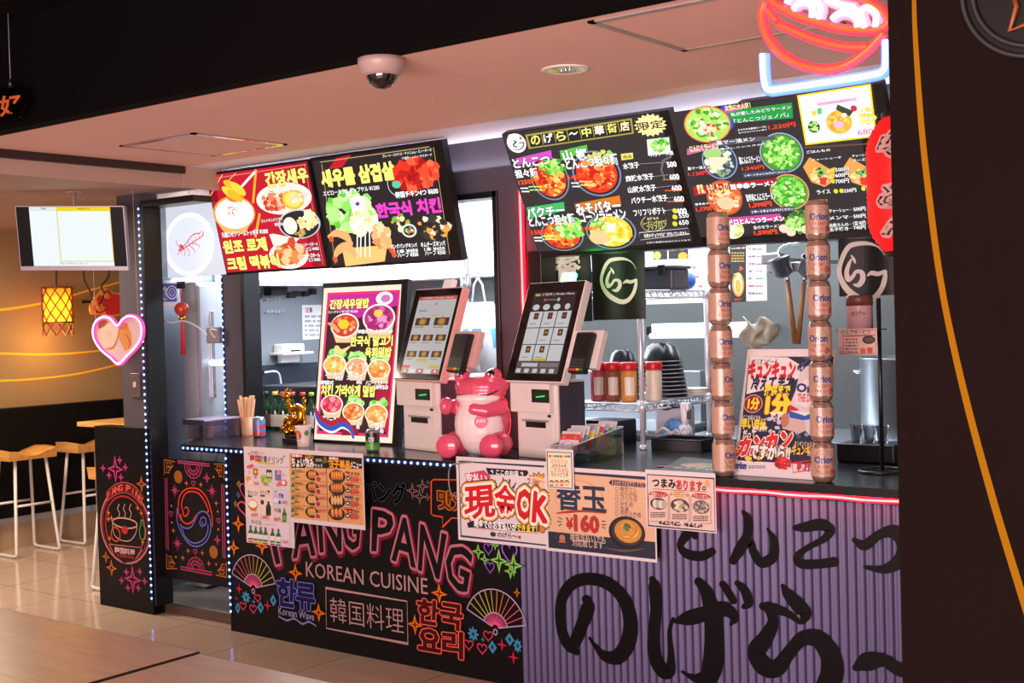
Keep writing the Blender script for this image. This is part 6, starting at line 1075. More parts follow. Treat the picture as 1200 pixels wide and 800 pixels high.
A.scatter(850, 362, 14, 14, [PR, '#d04448'], 10, 5, 3); A.build('lit_face', attr_mat('prawn_sign_face', .4, emit=1.1), t)
hk = A.W(*A.L(885, 108)); MB().tube([(hk.x, .44, hk.z), (hk.x, .44, 2.44)], .002, 6).build('hanging_wire', mat('thin_wire', '#888890', .4), t)
# blue notice (no code on it), ornament, cables on the steel fridge front
A = Art((-5.884, 0, 0), Y, Z); A.crop(0, 200, 4.0); A.sheet(752, 636, 832, 524, .002, '#d8dae4'); A.poly([(760, 528), (828, 530), (830, 614), (762, 614)], '#3a58b0')
for r in (24, 14, 6): A.ell(806, 570, r, r*1.25, '#e0e4f0', .18)
A.text('ご案内', 766, 608, 782, 540, '#e0e4f0', .02); tag(A.build('notice_sheet', PRINT), 'blue and white notice with rings on the steel refrigerator', 'notice')
op = at(213, 362, .25); t = thing('tassel_ornament', (op.x, .25, op.z-.2), 'round red and gold ornament with a red tassel hanging inside the doorway', 'ornament')
zt = at(213, 336, .25).z; MB().box(op.x-.022, op.x+.022, .235, .265, zt-.01, zt+.03, .004).build('clip', BLACK, t); MB().tube([(op.x-.012, .25, zt), (op.x, .25, op.z+.03)], .003, 6).tube([(op.x+.012, .25, zt), (op.x, .25, op.z+.03)], .003, 6).build('cord', mat('red_cord', '#a82028', .6), t)
MB().ball((op.x, .25, op.z), .042, (1, 1, .95)).build('ball', mat('red_gold_ball', '#b8402a', .35, .2, var=.7, scale=45), t); MB().lathe([(.016, 0), (.022, -.01), (.012, -.03)], (op.x, .25, op.z-.04), n=14).build('gold_cap', gold, t); MB().lathe([(.007, 0), (.011, -.06), (.014, -.2)], (op.x, .25, op.z-.06), n=14).build('tassel', mat('red_tassel', '#b01c2a', .7, var=.3, scale=120), t)
W1 = mat('white_cable', '#d4d4dc', .5)
pts = [at(*p, .16) for p in ((163, 372), (168, 390), (178, 378), (188, 374), (200, 378), (215, 376), (230, 382), (242, 392))]
tag(MB().tube(smooth_path(pts, 6), .0045, 6).build('wall_cable', W1), 'white cable strung across the doorway above the swing door', 'cable')
pp = at(181, 404, .13); t = thing('bulb_socket', pp, 'small white hanging bulb in front of the dark doorway frame', 'bulb'); MB().lathe([(.004, .1), (.012, .06), (.022, .04), (.028, .0), (.018, -.025), (0, -.03)], pp, n=16).build('bulb', mat('white_bulb', '#d8d8e4', .25), t); MB().tube([pp+V((0, 0, .1)), at(181, 378, .15)], .003, 6).build('cord', W1, t)
b = at(252, 392, .45); t = thing('power_strip', b, 'small grey power outlet box with tangled white cables by the doorway pier', 'outlet'); MB().box(b.x-.05, b.x+.065, .425, .4595, b.z-.05, b.z+.045, .006).build('box', mat('outlet_grey', '#7c7880', .5), t); MB().tube(smooth_path([b+V((-.03, -.01, 0)), b+V((0, -.03, .03)), b+V((.05, -.02, .02)), b+V((.06, -.01, -.02)), b+V((.02, -.025, -.01)), b+V((-.02, -.02, .03))], 6), .005, 6).build('cables', W1, t)
a_, b_ = at(235, 425, .5), at(262, 425, .5); tag(MB().tube([a_, b_], .018, 10).build('tube_lamp', mat('cool_tube', '#e8eeff', .4, emit=1.2, ecol='#c8d8ff')), 'short white tube lamp reflecting beside the doorway pier', 'lamp')
# white hood cupboards over the far kitchen side
t = thing('hood_cupboard', (-5.9, 1.5, 1.84), 'long white hood cupboard below the first menu screens', 'cupboard'); z0 = aX(300, 329, -5.95).z
MB().box(-6.19, -5.95, .78, 2.29, z0, 2.42, .006).box(-5.95, -4.3, 2.05, 2.29, z0, 2.42, .006).build('cabinet', mat('hood_white', '#f2f2f6', .4), t)
MB().box(-5.96, -5.93, .78, 2.29, z0-.03, z0).build('rail', STEEL, t); redled = mat('red_led_dot', '#ff6a80', .4, emit=2.5, ecol='#ff2a48'); first = None
for i in range(62):
    y_ = .80+i*.024
    if first is None: first = MB().box(-.004, 0.0, -.006, .006, -.004, .004).build('led', redled, t, local=True); o = first
    else: o = dup(first, t)
    o.location = V((-5.926, y_, z0-.012)) - t.location
# wall pieces on the left kitchen wall
for px0, py0, px1, py1, nm, lb, ct in ((299, 343, 307, 350, 'magnet', 'small square black magnet by itself on the kitchen wall', 'magnet'), (339, 342, 347, 349, 'magnet', 'black magnet next to the black wall box', 'magnet'), (347, 341, 353, 347, 'magnet', 'second small black magnet right of the wall box', 'magnet'), (357, 341, 363, 347, 'magnet', 'third small black magnet right of the wall box', 'magnet'), (365, 338, 371, 345, 'magnet', 'last black magnet before the advertising panel', 'magnet')):
    bx(px0, py0, px1, py1, 'x', LW+.03, .03, nm, BLACK, lb, ct)
bx(318, 336, 337, 346, 'x', LW+.07, .07, 'wall_box', BLACK, 'black box fixed on the kitchen wall above the white hooks', 'box')
for k, (x, y) in enumerate(((311, 351), (311, 366))):
    o = MB(); a = aX(x, y, LW+.01); b = aX(x+18, y+1, LW+.01); o.box(LW, LW+.01, a.y, b.y, a.z-.008, a.z+.004, .001)
    for j in range(5): yy = a.y+(b.y-a.y)*j/4; o.tube([(LW+.008, yy, a.z), (LW+.03, yy, a.z-.006), (LW+.036, yy, a.z+.012)], .004, 6)
    tag(o.build('hook_rail', W1), ('upper' if k == 0 else 'lower')+' row of white hooks on the steel kitchen wall', 'hook rail')
A = Art((LW+.003, 0, 0), Y, Z); A.sheet(355, 398, 380, 357, .002, '#dcdce2'); A.text('注意', 358, 366, 366, 360, '#a83a3a', .03); A.grid(357, 368, 376, 395, 5, 5, '#9a9aa8'); tag(A.build('paper_sheet', PRINT), 'white paper sheet on the kitchen wall beside the advertising panel', 'paper')
a = aX(333, 425, LW+.1); b = aX(357, 402, LW+.1); t = thing('paper_holder', (LW+.05, (a.y+b.y)/2, a.z), 'white towel dispenser on the kitchen wall above the soju bottles', 'dispenser'); MB().box(LW, LW+.1, a.y, b.y, a.z+.06, b.z, .01).build('case', WHITE, t); MB().box(LW, LW+.13, a.y-.03, b.y+.05, a.z+.05, a.z+.065, .003).build('shelf', WHITE, t); MB().box(LW+.03, LW+.06, a.y+.01, b.y-.01, a.z, a.z+.05).build('towel', mat('towel_paper', '#e8e8ec', .8), t); MB().box(LW+.1, LW+.102, a.y+.06, b.y-.04, b.z-.05, b.z-.04).build('slot', BLACK, t)
bx(288, 424, 372, 470, 'x', LW+.012, .012, 'splash_panel', mat('dark_splash', '#3c4250', .35, .4), 'dark blue splash panel on the kitchen wall behind the bottles', 'panel')
ledge = at(330, 452, .82); tag(MB().box(-5.86, -4.95, .82, 1.3, CT+.0003, ledge.z, .008).build('bar_cabinet', mat('bar_black', '#101116', .4)), 'black cabinet directly behind the soju bottles', 'cabinet')
po = at(297, 437, 1.2); t = thing('wall_socket', (LW, aX(297, 437, LW+.02).y, aX(297, 437, LW+.02).z-.05), 'white wall socket with a black plug and white cable', 'socket'); c = aX(297, 437, LW+.02)
MB().box(LW, LW+.02, c.y-.04, c.y+.05, c.z-.06, c.z+.06, .004).build('plate', WHITE, t); MB().box(LW+.02, LW+.06, c.y-.035, c.y+.06, c.z-.02, c.z+.02, .006).build('plug', BLACK, t); MB().tube(smooth_path([(LW+.05, c.y+.06, c.z), (LW+.06, c.y+.16, c.z), (LW+.05, c.y+.2, c.z-.06), (LW+.04, c.y+.21, c.z-.16)], 6), .007, 6).build('cable', W1, t)
# dark chair-like bag and steel range at the back of the first window
t = thing('steel_range', (-5.2, 1.95, .047), 'stainless kitchen range behind the ordering kiosk', 'range'); MB().box(-5.6, -3.6, 1.7, 2.25, .05, .92, .01).build('body', STEEL, t); MB().box(-5.62, -3.58, 1.66, 2.27, .92, .95, .005).build('top', STEEL, t); MB().box(-5.6, -3.6, 2.2, 2.26, .95, 1.25, .004).build('back_panel', STEEL, t)
pt = at(543, 235, 1.5); tag(MB().cyl((pt.x, 1.5, .05), (pt.x, 1.5, 2.45), .022).cyl((pt.x, 1.5, 1.72), (pt.x, 1.5, 1.84), .032).build('steel_pole', mat('grey_pole', '#6a6468', .35, .5)), 'grey steel pole behind the second menu screen', 'pole')
s_ = at(562, 395, 1.3); t = thing('plastic_bag', (s_.x, 1.3, s_.z-.2), 'white and blue plastic bag hanging in the kitchen beside the window frame', 'bag'); g = MB(); ring = [(.09, .2), (.12, .12), (.14, .0), (.13, -.14), (.06, -.2), (0.001, -.2)]
g.lathe(ring, (s_.x, 1.3, s_.z), n=20, sy=.6, cap=False); bmesh.ops.transform(g.bm, matrix=Matrix.Identity(4), verts=g.bm.verts)
for v in g.bm.verts: a = math.atan2(v.co.y-1.3, v.co.x-s_.x); v.co.x += .012*math.sin(a*5+v.co.z*20); v.co.y += .01*math.cos(a*6)
g.build('bag_body', mat('bag_white', '#dfe6ec', .45, var=.1, scale=8), t); MB().lathe([(.128, .05), (.143, 0), (.141, -.06)], (s_.x, 1.3, s_.z), n=20, sy=.62, cap=False).build('blue_band', mat('bag_blue', '#5a9ac8', .45), t)
for k in (-1, 1): MB().tube([(s_.x+k*.05, 1.3, s_.z+.19), (s_.x+k*.03, 1.3, s_.z+.3), (s_.x, 1.3, s_.z+.34)], .006, 6).build('handle', mat('bag_white', '#dfe6ec', .45), t)
MB().tube([(s_.x, 1.3, s_.z+.34), (s_.x-.02, 1.4, s_.z+.37), (pt.x+.015, 1.49, s_.z+.37)], .005, 6).build('hook', STEEL, t)
# black noren cloths
def noren(label, panels, y, rodx, sgn):
    zt = 1.93; t = thing('noren_cloth', ((rodx[0]+rodx[1])/2, y, zt), label, 'cloth')
    MB().cyl((rodx[0], y, zt), (rodx[1], y, zt), .009).build('rod', mat('noren_rod', '#3a2c24', .5), t)
    for x0, x1, zb, art in panels:
        fold = lambda u, y=y: .008*math.sin(u*38)+.004*math.sin(u*90)
        A = Art((0, y, 0), X, Z, warp=lambda u, v, z: (u, y+.008*math.sin(u*38)*min(1, (zt-v)/.1)-z-.001, v)); n, m = 28, 12
        for d in (0, -.003):
            A.k = 1 if d == 0 else -150
            for i in range(n):
                for j in range(m):
                    u0, u1, v0, v1 = x0+(x1-x0)*i/n, x0+(x1-x0)*(i+1)/n, zb+(zt-zb)*j/m, zb+(zt-zb)*(j+1)/m; A.lpoly([(u0, v0), (u1, v0), (u1, v1), (u0, v1)], '#0f0e12', 0)
        A.k = 60; art(A); A.build('cloth_panel', PRINT, t)
def ra_mark(A, crop, s=1.0, ox=0, oy=0):
    A.crop(*crop); q = lambda P: [(x*s+ox, y*s+oy, w*s) for x, y, w in P]; c = '#e4dcd2'
    A.stroke(q([(855, 285, 3), (830, 240, 6), (790, 205, 12), (720, 185, 26), (640, 190, 34), (590, 215, 36), (545, 300, 38), (525, 390, 40), (560, 480, 44), (625, 550, 46), (700, 588, 44), (770, 570, 42), (825, 510, 40), (850, 440, 36), (856, 385, 24)]), c, 6)
    A.stroke(q([(612, 272, 10), (628, 300, 20), (636, 322, 12)]), c); A.stroke(q([(610, 300, 12), (592, 345, 28), (580, 395, 34), (592, 440, 38), (618, 425, 26), (645, 385, 24), (680, 395, 34), (685, 440, 38), (660, 480, 34), (630, 478, 14)]), c); A.stroke(q([(720, 412, 14), (750, 395, 32), (800, 402, 32), (850, 385, 26)]), c)
yN = WY+.135; xa, xb, xc = at(640, 340, yN).x, at(693, 340, yN).x, at(756, 340, yN).x; zb1, zb2 = at(700, 376, yN).z, at(740, 374, yN).z
def n1(A): A.crop(640, 280, 8.0); A.quadtext('替', (85, 140), (322, 140), (322, 385), (85, 395), '#e4dcd2', .035)
noren('black cloth with a white circular brush mark hanging above the ordering kiosk', [(xa, xb-.004, zb1+.0, n1), (xb+.002, xc, zb2, lambda A: ra_mark(A, (640, 280, 8.0)))], yN, (xa-.02, xc+.02), 1)
xd, xe = at(983, 300, yN).x, at(983, 300, yN).x+.42
noren('black cloth with a white circular brush mark hanging beside the red lantern', [(xd, xe, at(1000, 347, yN).z, lambda A: ra_mark(A, (820, 230, 4.0), .66, 310, 98))], yN, (xd-.02, xe+.02), 1)
# chrome wire shelf unit
SX0, SX1, SY0, SY1 = -3.43, -3.05, .66, 1.29
t = thing('wire_shelf', ((SX0+SX1)/2, (SY0+SY1)/2, CT), 'white chrome wire shelf unit standing on the worktop behind the ordering kiosk', 'shelf')
WIRE = mat('white_wire', '#dcdce2', .25, .4)
for x, y in ((SX1, SY0), (SX1, SY1), (SX0, SY0), (SX0, SY1)): MB().cyl((x, y, CT+.001), (x, y, 1.88), .0125).lathe([(.017, 0), (.019, .004), (.014, .02)], (x, y, CT+.001), n=14).build('post', WIRE, t)
zl, zu = 1.178, 1.70
for z in (zl, zu):
    g = MB()
    for zz in (z, z-.032):
        g.tube([(SX0, SY0, zz), (SX1, SY0, zz), (SX1, SY1, zz), (SX0, SY1, zz)], .0045, 6, closed=True)
    def zig(p0, p1, n):
        P = [V(p0).lerp(V(p1), i/n)+V((0, 0, 0 if i % 2 else -.032)) for i in range(n+1)]; g.tube(P, .0032, 5)
    zig((SX0, SY0, z), (SX1, SY0, z), 14); zig((SX1, SY0, z), (SX1, SY1, z), 22); zig((SX0, SY1, z), (SX1, SY1, z), 14); zig((SX0, SY0, z), (SX0, SY1, z), 22)
    for i in range(1, 16): x = SX0+(SX1-SX0)*i/16; g.tube([(x, SY0, z), (x, SY1, z)], .0022, 5)
    for y in (SY0+.2, SY0+.42): g.tube([(SX0, y, z-.005), (SX1, y, z-.005)], .004, 5)
    g.build('wire_tier', WIRE, t)
    c = MB()
    for x, y in ((SX1, SY0), (SX1, SY1), (SX0, SY0), (SX0, SY1)): c.cyl((x, y, z-.04), (x, y, z+.01), .018)
    c.build('sleeve', WIRE, t)
# on the lower tier
TZ = zl+.0048
tag(MB().box(-3.4, -3.0, SY0-.02, SY0+.2, TZ, TZ+.008, .002).build('wooden_tray', wood('tray_wood', '#7a4a30', '#94603c', .5)), 'thin brown board under the red-lidded jars on the wire shelf', 'board') if False else None
def jar(x, y, c, nm, r=.04, h=.185):
    t = thing('spice_jar', (x, y, TZ), nm, 'jar', 'red-lidded jars on the wire shelf')
    MB().lathe([(r*.92, 0), (r, .008), (r, h*.74), (r*.9, h*.8)], n=24).build('jar_body', mat('jar_'+c[1:], c, .25, coat=.5, var=.12, scale=30), t, local=True); MB().lathe([(r*1.01, h*.79), (r*1.04, h*.8), (r*1.04, h*.97), (r*.95, h)], n=24).build('lid', mat('red_lid', '#c81c28', .35), t, local=True)
    L_ = Art((0, 0, 0), X, Z, warp=lambda u, v, z: ((r+.0006+z)*math.sin(u/r), -(r+.0006+z)*math.cos(u/r), v)); L_.flat = True
    for i in range(8): u0 = -.0+i*.006; L_.lpoly([(u0, .03), (u0+.006, .03), (u0+.006, .115), (u0, .115)], '#d8c8bc', 0)
    L_.k += 2
    for j in range(6): L_.lpoly([(.006, .042+j*.012), (.04, .042+j*.012), (.04, .047+j*.012), (.006, .047+j*.012)], '#5a3a34', 0)
    L_.build('label', LAM, t, local=True)
for px, c, nm in ((701, '#b8485a', 'jar with reddish spice beside the card reader'), (718, '#8a4a2c', 'jar with brown spice second from the card reader'), (737, '#c8863c', 'jar with tan yellow powder beside the shelf post'), (759, '#e0d4b8', 'jar with cream powder between shelf post and black bowls')):
    p_ = at(px, 470, .74); jar(p_.x, .745 if px < 745 else .80, c, nm, .038)
def bowls(x, y, n, r, nm0, grp, tilt=0, z0=TZ, step=.019):
    first = None
    for i in range(n):
        if first is None:
            g = MB(); g.lathe([(r, 0), (r*1.02, .004), (r*.97, .012), (r*.72, .075), (r*.5, .085), (r*.48, .09), (r*.42, .09), (r*.44, .08), (r*.68, .068), (r*.94, .008)], n=36)
            g.tube([((r*1.005)*math.cos(2*PI*k/36), (r*1.005)*math.sin(2*PI*k/36), .003) for k in range(36)], .003, 6, closed=True, m=1); o = first = g.build('ramen_bowl', [GLOSSB, mat('bowl_rim', '#8a8d94', .3)])
        else: o = dup(first)
        o.location = (x+tilt*i, y, z0+i*step)
        w0 = 'topmost' if i == n-1 else 'lowest' if i == 0 else ['', 'second', 'third', 'fourth', 'fifth', 'sixth', 'seventh', 'eighth', 'ninth', 'tenth'][i]
        tag(o, f'{w0} black bowl {"" if w0 in ("topmost", "lowest") else "from below "}of the upside-down stack {nm0}', 'bowl', grp)
p_ = at(783, 468, 1.02); bowls(p_.x, 1.02, 10, .1, 'beside the cream jar', 'upside-down bowls beside the cream jar', -.0035, step=.0195)
p_ = at(730, 425, .93); bowls(p_.x, .93, 8, .078, 'behind the red-lidded jars', 'upside-down bowls behind the jars', 0, step=.021)
for i in range(3): p_ = at(817, 466, 1.2); tag(MB().lathe([(.03, 0), (.05, .004), (.062, .013), (.06, .015), (.045, .008), (0, .007)], (p_.x-.0, 1.19, TZ+i*.0115), n=28).build('white_plate', WHITE), ['lowest', 'middle', 'topmost'][i]+' white plate of the small pile on the wire shelf', 'plate', 'white plates on the wire shelf')
# under the shelf
p_ = at(789, 524, 1.12); tag(MB().box(p_.x-.1, p_.x+.1, 1.12, 1.17, CT, CT+.17, .01).build('white_container', mat('white_tub', '#c8c4cc', .4)), 'white container standing under the wire shelf', 'container')
p_ = at(717, 530, .86); tag(MB().box(p_.x-.11, p_.x+.09, .8, .95, CT, CT+.115, .006).build('black_tub', BLACK), 'black tub on the worktop under the red-lidded jars', 'tub')
p_ = at(799, 530, .72); t = thing('black_tray', (p_.x, .76, CT), 'low black tray on the worktop under the wire shelf', 'tray'); g = MB(); w2, l2 = .13, .09
g.box(-w2, w2, -l2, l2, 0, .004).box(-w2, w2, -l2, -l2+.005, 0, .05).box(-w2, w2, l2-.005, l2, 0, .05).box(-w2, -w2+.005, -l2, l2, 0, .05).box(w2-.005, w2, -l2, l2, 0, .05); g.build('tray_body', BLACK, t, local=True); MB().tube([(-w2, -l2, .05), (w2, -l2, .05), (w2, l2, .05), (-w2, l2, .05)], .004, 6, closed=True).build('rim', BLACK, t, local=True)
p_ = at(790, 518, .98); g = MB(); n = 22; rows = []
for j in range(6):
    rr = [.085, .08, .066, .05, .028, .004][j]; rows.append([g.bm.verts.new((p_.x+rr*math.cos(2*PI*i/n)*(1+.12*math.sin(i*1.9+j)), .98+rr*.55*math.sin(2*PI*i/n)*(1+.1*math.cos(i*2.3)), CT+.001+[0, .03, .06, .085, .1, .112][j]*(1+.12*math.sin(i*1.3)) if j else CT+.001)) for i in range(n)])
for a_, b_ in zip(rows, rows[1:]):
    for i in range(n): f = g.bm.faces.new((a_[i], a_[(i+1) % n], b_[(i+1) % n], b_[i])); f.smooth = True
g.bm.faces.new(rows[0][::-1]); g.bm.faces.new(rows[-1]); tag(g.build('blue_cloth', mat('blue_towel', '#5a94c8', .8, bump=.4, scale=50), sub=1), 'crumpled blue cloth beside the gas torch', 'cloth')
p_ = at(812, 523, 1.0); t = thing('gas_torch', (p_.x, .93, CT), 'white gas torch with grey nozzle on the worktop behind the can tower', 'torch'); X0 = p_.x
MB().lathe([(.03, 0), (.034, .004), (.034, .075), (.026, .09), (.012, .1)], (X0, .93, CT), n=24).build('gas_can', mat('torch_white', '#d8d8e0', .3), t); MB().lathe([(.0346, .03), (.0346, .042)], (X0, .93, CT), n=24, cap=False).build('red_band', mat('red_band', '#c02c3c', .4), t)
MB().lathe([(.016, .1), (.018, .12), (.02, .17), (.014, .18)], (X0, .93, CT), n=18).box(X0-.018, X0+.03, .912, .948, CT+.16, CT+.2, .008).build('burner_head', mat('torch_white', '#d8d8e0', .3), t); MB().cyl((X0-.01, .93, CT+.185), (X0-.1, .93, CT+.175), .011).cyl((X0-.085, .93, CT+.1762), (X0-.115, .93, CT+.173), .015).build('nozzle', mat('torch_grey', '#4a4a50', .3, .6), t); MB().box(X0+.012, X0+.03, .922, .938, CT+.12, CT+.17, .004).build('trigger', BLACK, t)
cb = [at(*p, .7) for p in ((748, 512), (757, 508), (766, 515), (772, 508), (778, 516))]; g = MB()
for k in range(3): g.tube(smooth_path([(p.x+.01*k, .86+.02*k, max(CT+.008, p.z-.0+.012*math.sin(k*2+i))) for i, p in enumerate(cb)], 6), .007, 6)
tag(g.build('cable_bundle', mat('grey_white_cable', '#b8b4bc', .5)), 'tangle of white and grey cables on the worktop beside the shelf post', 'cable')
# upper tier
UZ = zu+.0048
p_ = at(784, 336, 1.05); t = thing('lidded_tub', (p_.x, 1.02, UZ), 'dark grey lidded tub on the upper tier of the wire shelf', 'tub'); MB().box(p_.x-.085, p_.x+.085, .94, 1.1, UZ, UZ+.1, .01).build('tub', mat('tub_grey', '#3a3c44', .4), t); MB().box(p_.x-.092, p_.x+.092, .932, 1.108, UZ+.1, UZ+.115, .004).build('lid', mat('tub_grey', '#3a3c44', .4), t); MB().box(p_.x+.01, p_.x+.05, .925, .935, UZ+.07, UZ+.12, .003).build('clip', BLACK, t)
p_ = at(804, 336, 1.2); tag(MB().ball((p_.x, 1.2, UZ+.045), 1, (.045, .06, .045)).build('blue_towel', mat('blue_towel2', '#3a68c0', .8, bump=.4, scale=50)), 'rolled blue towel on the upper tier of the wire shelf', 'towel')
# menu sheets on a white board behind the shelf
A = Art((0, 1.42, 0), X, Z); A.crop(740, 280, 5.455); A.sheet(96, 418, 858, 20, .006, '#e4e2e8')
A.poly([(140, 72), (228, 66), (230, 130), (142, 134)], '#2c2c30'); A.ell(165, 105, 24, 26, '#a8c050'); A.poly([(236, 62), (362, 60), (364, 124), (238, 128)], '#2c2c30'); A.ell(328, 108, 30, 24, '#f0a030'); A.text('味噌ラーメン', 238, 78, 344, 60, '#e8d868', .04)
A.poly([(566, 44), (620, 42), (622, 402), (580, 404)], '#2c2e34'); A.poly([(628, 44), (732, 42), (734, 402), (632, 404)], '#2a2a2c'); A.text('つけ麺祭', 632, 68, 728, 50, '#f0e8d8', .04); A.ell(682, 290, 38, 78, '#e8962c'); A.ell(682, 292, 26, 58, '#f4ead8'); A.ell(682, 300, 19, 46, '#f0a23c'); A.ell(682, 240, 18, 22, '#e8d8a8'); A.scatter(700, 188, 12, 14, ['#c86a34', '#8a4a2c'], 10, 6, 3); A.scatter(660, 230, 14, 14, ['#7aa83c', '#e0b83c'], 10, 7, 4); A.grid(640, 80, 722, 150, 4, 12, '#b89a4a'); A.text('限定味', 660, 394, 718, 378, '#d84a3c', .04)
for i in range(7): y = 66+i*47; A.text(('醤油', '味噌', '特製', '塩味', '辛味', '数量限定', '単品')[i], 748, y+6, 790, y-10, '#a83a3a' if i in (2, 5) else '#3a3a44', .03); A.grid(796, y-7, 840, y+5, 1, 10, '#4a4a54')
for i in range(3): A.text('定番', 380+i*22, 190+i*60, 410+i*22, 172+i*60, '#b83a3c', .03); A.text('三〇〇', 578, 115+i*112, 616, 88+i*112, '#e8e4e4', .04); A.grid(382, 75+i*60, 440, 90+i*60, 2, 12, '#a8a8b4')
t = thing('menu_board', A.W(*A.L(470, 418)), 'white board of menu sheets behind the can towers in the kitchen', 'menu board'); A.build('board', PRINT, t); c = A.W(*A.L(480, 20)); MB().box(c.x-.3, c.x-.28, 1.425, 1.44, c.z-.01, 2.45).box(c.x+.28, c.x+.3, 1.425, 1.44, c.z-.01, 2.45).build('hanger', STEEL, t)
a, b = at(763, 386, 1.46), at(876, 386, 1.46); t = thing('tube_lamp', (a.lerp(b, .5)), 'long white tube lamp below the menu board in the kitchen', 'lamp'); MB().box(a.x, b.x, 1.46, 1.5, a.z-.028, a.z+.03, .006).build('housing', WPAINT, t); MB().cyl((a.x, 1.452, a.z-.035), (b.x, 1.452, a.z-.035), .014).build('tube', mat('shelf_tube', '#f0f2ff', .4, emit=.7), t); MB().box(a.x-.03, a.x, 1.455, 1.505, a.z-.03, a.z+.02, .006).build('end_cap', BLACK, t)
t2 = MB().box(a.x+.3, a.x+.33, 1.5, 2.3, a.z-.01, a.z+.01).build('wall_arm', STEEL, t)
# ladles hung on a grey bracket
hb = at(925, 300, 1.25); t = thing('utensil_bracket', (hb.x, 1.25, hb.z-.05), 'grey metal bracket holding two noodle strainers', 'bracket'); MB().box(hb.x-.14, hb.x-.04, 1.23, 1.29, hb.z-.035, hb.z+.02, .008).box(hb.x-.11, hb.x+.1, 1.235, 1.285, hb.z-.075, hb.z-.03, .006).build('clamp', STEEL, t); MB().tube(smooth_path([(hb.x-.06, 1.25, hb.z+.01), (hb.x, 1.25, hb.z+.055), (hb.x+.3, 1.25, hb.z+.06)], 5), .008, 8).build('arm', CHROME, t); MB().box(hb.x-.12, hb.x-.1, 1.29, 2.3, hb.z-.02, hb.z).build('wall_mount', STEEL, t)
for k, (x0, y0, x1, y1, nm) in enumerate(((922, 322, 932, 403, 'noodle strainer with tilted wooden handle nearest the bracket clamp'), (943, 322, 935, 403, 'noodle strainer with wooden handle beside the can tower'))):
    p0, p1 = at(x0, y0, 1.2), at(x1, y1, 1.2); t = thing('noodle_strainer', p1, nm, 'strainer'); MB().tube([p0.lerp(p1, .08), p1], [.011, .013], 10).build('handle', wood('strainer_handle', '#8a5a34', '#a87444', .6, (8, 8, 1.5)), t); MB().lathe([(.012, 0), (.013, .03)], p0.lerp(p1, .1), p0-p1, n=12).build('ferrule', CHROME, t)
    MB().lathe([(.02, 0), (.045, .015), (.05, .09), (.054, .095), (.048, .092), (.042, .018)], p0+V((.01 if k else -.01, 0, -.01)), (.5 if k else -.2, -.25, 1), n=20, cap=False).build('basket', mat('strainer_mesh', '#7a7e84', .35, .8, var=.5, scale=150), t)
# beige rag and clear sheet
r0 = at(887, 392, 1.35); g = MB(); n = 12; gr = [[None]*(n+1) for _ in range(n+1)]
for i in range(n+1):
    for j in range(n+1): u, v = i/n-.5, j/n-.5; gr[i][j] = g.bm.verts.new((r0.x-.03+u*.17+.02*math.sin(v*7), 1.432+.015*math.sin(u*14+v*6), r0.z+v*.14+.02*math.sin(u*9)))
for i in range(n):
    for j in range(n): f = g.bm.faces.new((gr[i][j], gr[i+1][j], gr[i+1][j+1], gr[i][j+1])); f.smooth = True
o = g.build('beige_rag', mat('rag_beige', '#8a8270', .85, bump=.3, scale=40)); md = o.modifiers.new('thick', 'SOLIDIFY'); md.thickness = .004; tag(o, 'crumpled beige rag hanging at the end of the tube lamp', 'rag')
# steel back unit and pots on the right
t = thing('steel_counter', (-2.4, 1.95, .047), 'stainless cooking counter at the back of the ramen kitchen', 'counter'); MB().box(-3.4, -1.1, 1.65, 2.28, .05, .9, .01).build('body', STEEL, t); MB().box(-3.42, -1.08, 1.62, 2.29, .9, .93, .005).build('top', STEEL, t)
p_ = at(1018, 470, 1.8); t = thing('stock_pot', (-2.28, 1.9, .93), 'large steel stock pot behind the thin black stand', 'pot'); MB().lathe([(.2, 0), (.21, .02), (.21, .4), (.216, .41), (.205, .41), (.2, .03)], (-2.28, 1.9, .931), n=36).build('pot', STEEL, t)
for s_ in (-1, 1): MB().tube([(-2.28+s_*.21, 1.86, 1.26), (-2.28+s_*.25, 1.87, 1.27), (-2.28+s_*.25, 1.93, 1.27), (-2.28+s_*.21, 1.94, 1.26)], .008, 8).build('handle', CHROME, t)
p_ = at(1018, 535, .62); t = thing('cup_caddy', (p_.x, .62, CT), 'black caddy with stacked plastic cups beside the dark column', 'caddy'); MB().box(p_.x-.12, p_.x+.12, .58, .72, CT, CT+.075, .006).build('caddy', BLACK, t)
for k in range(3): q = V((p_.x-.06+k*.055, .65, CT+.075)); tg = thing('plastic_cup', q, ['clear plastic cup at the end of the black caddy', 'clear plastic cup in the middle of the black caddy', 'clear plastic cup next to the black stand'][k], 'cup', 'cups on the black caddy'); MB().lathe([(.02, 0), (.027, .07), (.029, .072), (.026, .07), (.019, .003)], n=20).build('cup', clear('cup_plastic_%d' % k, (.9, .88, .9), .15, .15), tg, local=True)
# ============================================================ ceiling pieces, neon signs and the lounge
def ring_frame(name, label, pts, m, w=.012, h=.006):
    t = thing(name, sum((V(p) for p in pts), V())/4, label, 'ceiling panel'); c = sum((V(p) for p in pts), V())/4
    b = MB(); q = [V(p) for p in pts]
    for a, d in zip(q, q[1:]+q[:1]): L_ = (d-a).normalized(); n_ = Z.cross(L_); b.prism([(-w, -w), ((d-a).length+w, -w), ((d-a).length+w, w), (-w, w)], a, L_, n_, -h, 0.0)
    b.build('frame', m, t); i_ = MB(); k = .97; i_.prism([((p-c).x*k, (p-c).y*k) for p in q], c, X, Y, -.003, 0.0005); i_.build('hatch', CEIL, t)
zc = 2.4495
ring_frame('access_panel', 'square ceiling hatch with chrome frame above the first menu screens', [(-5.02, -.69, zc), (-4.5, -.69, zc), (-4.5, -.16, zc), (-5.02, -.16, zc)], mat('chrome_frame', '#d8d4d8', .12, 1.0))
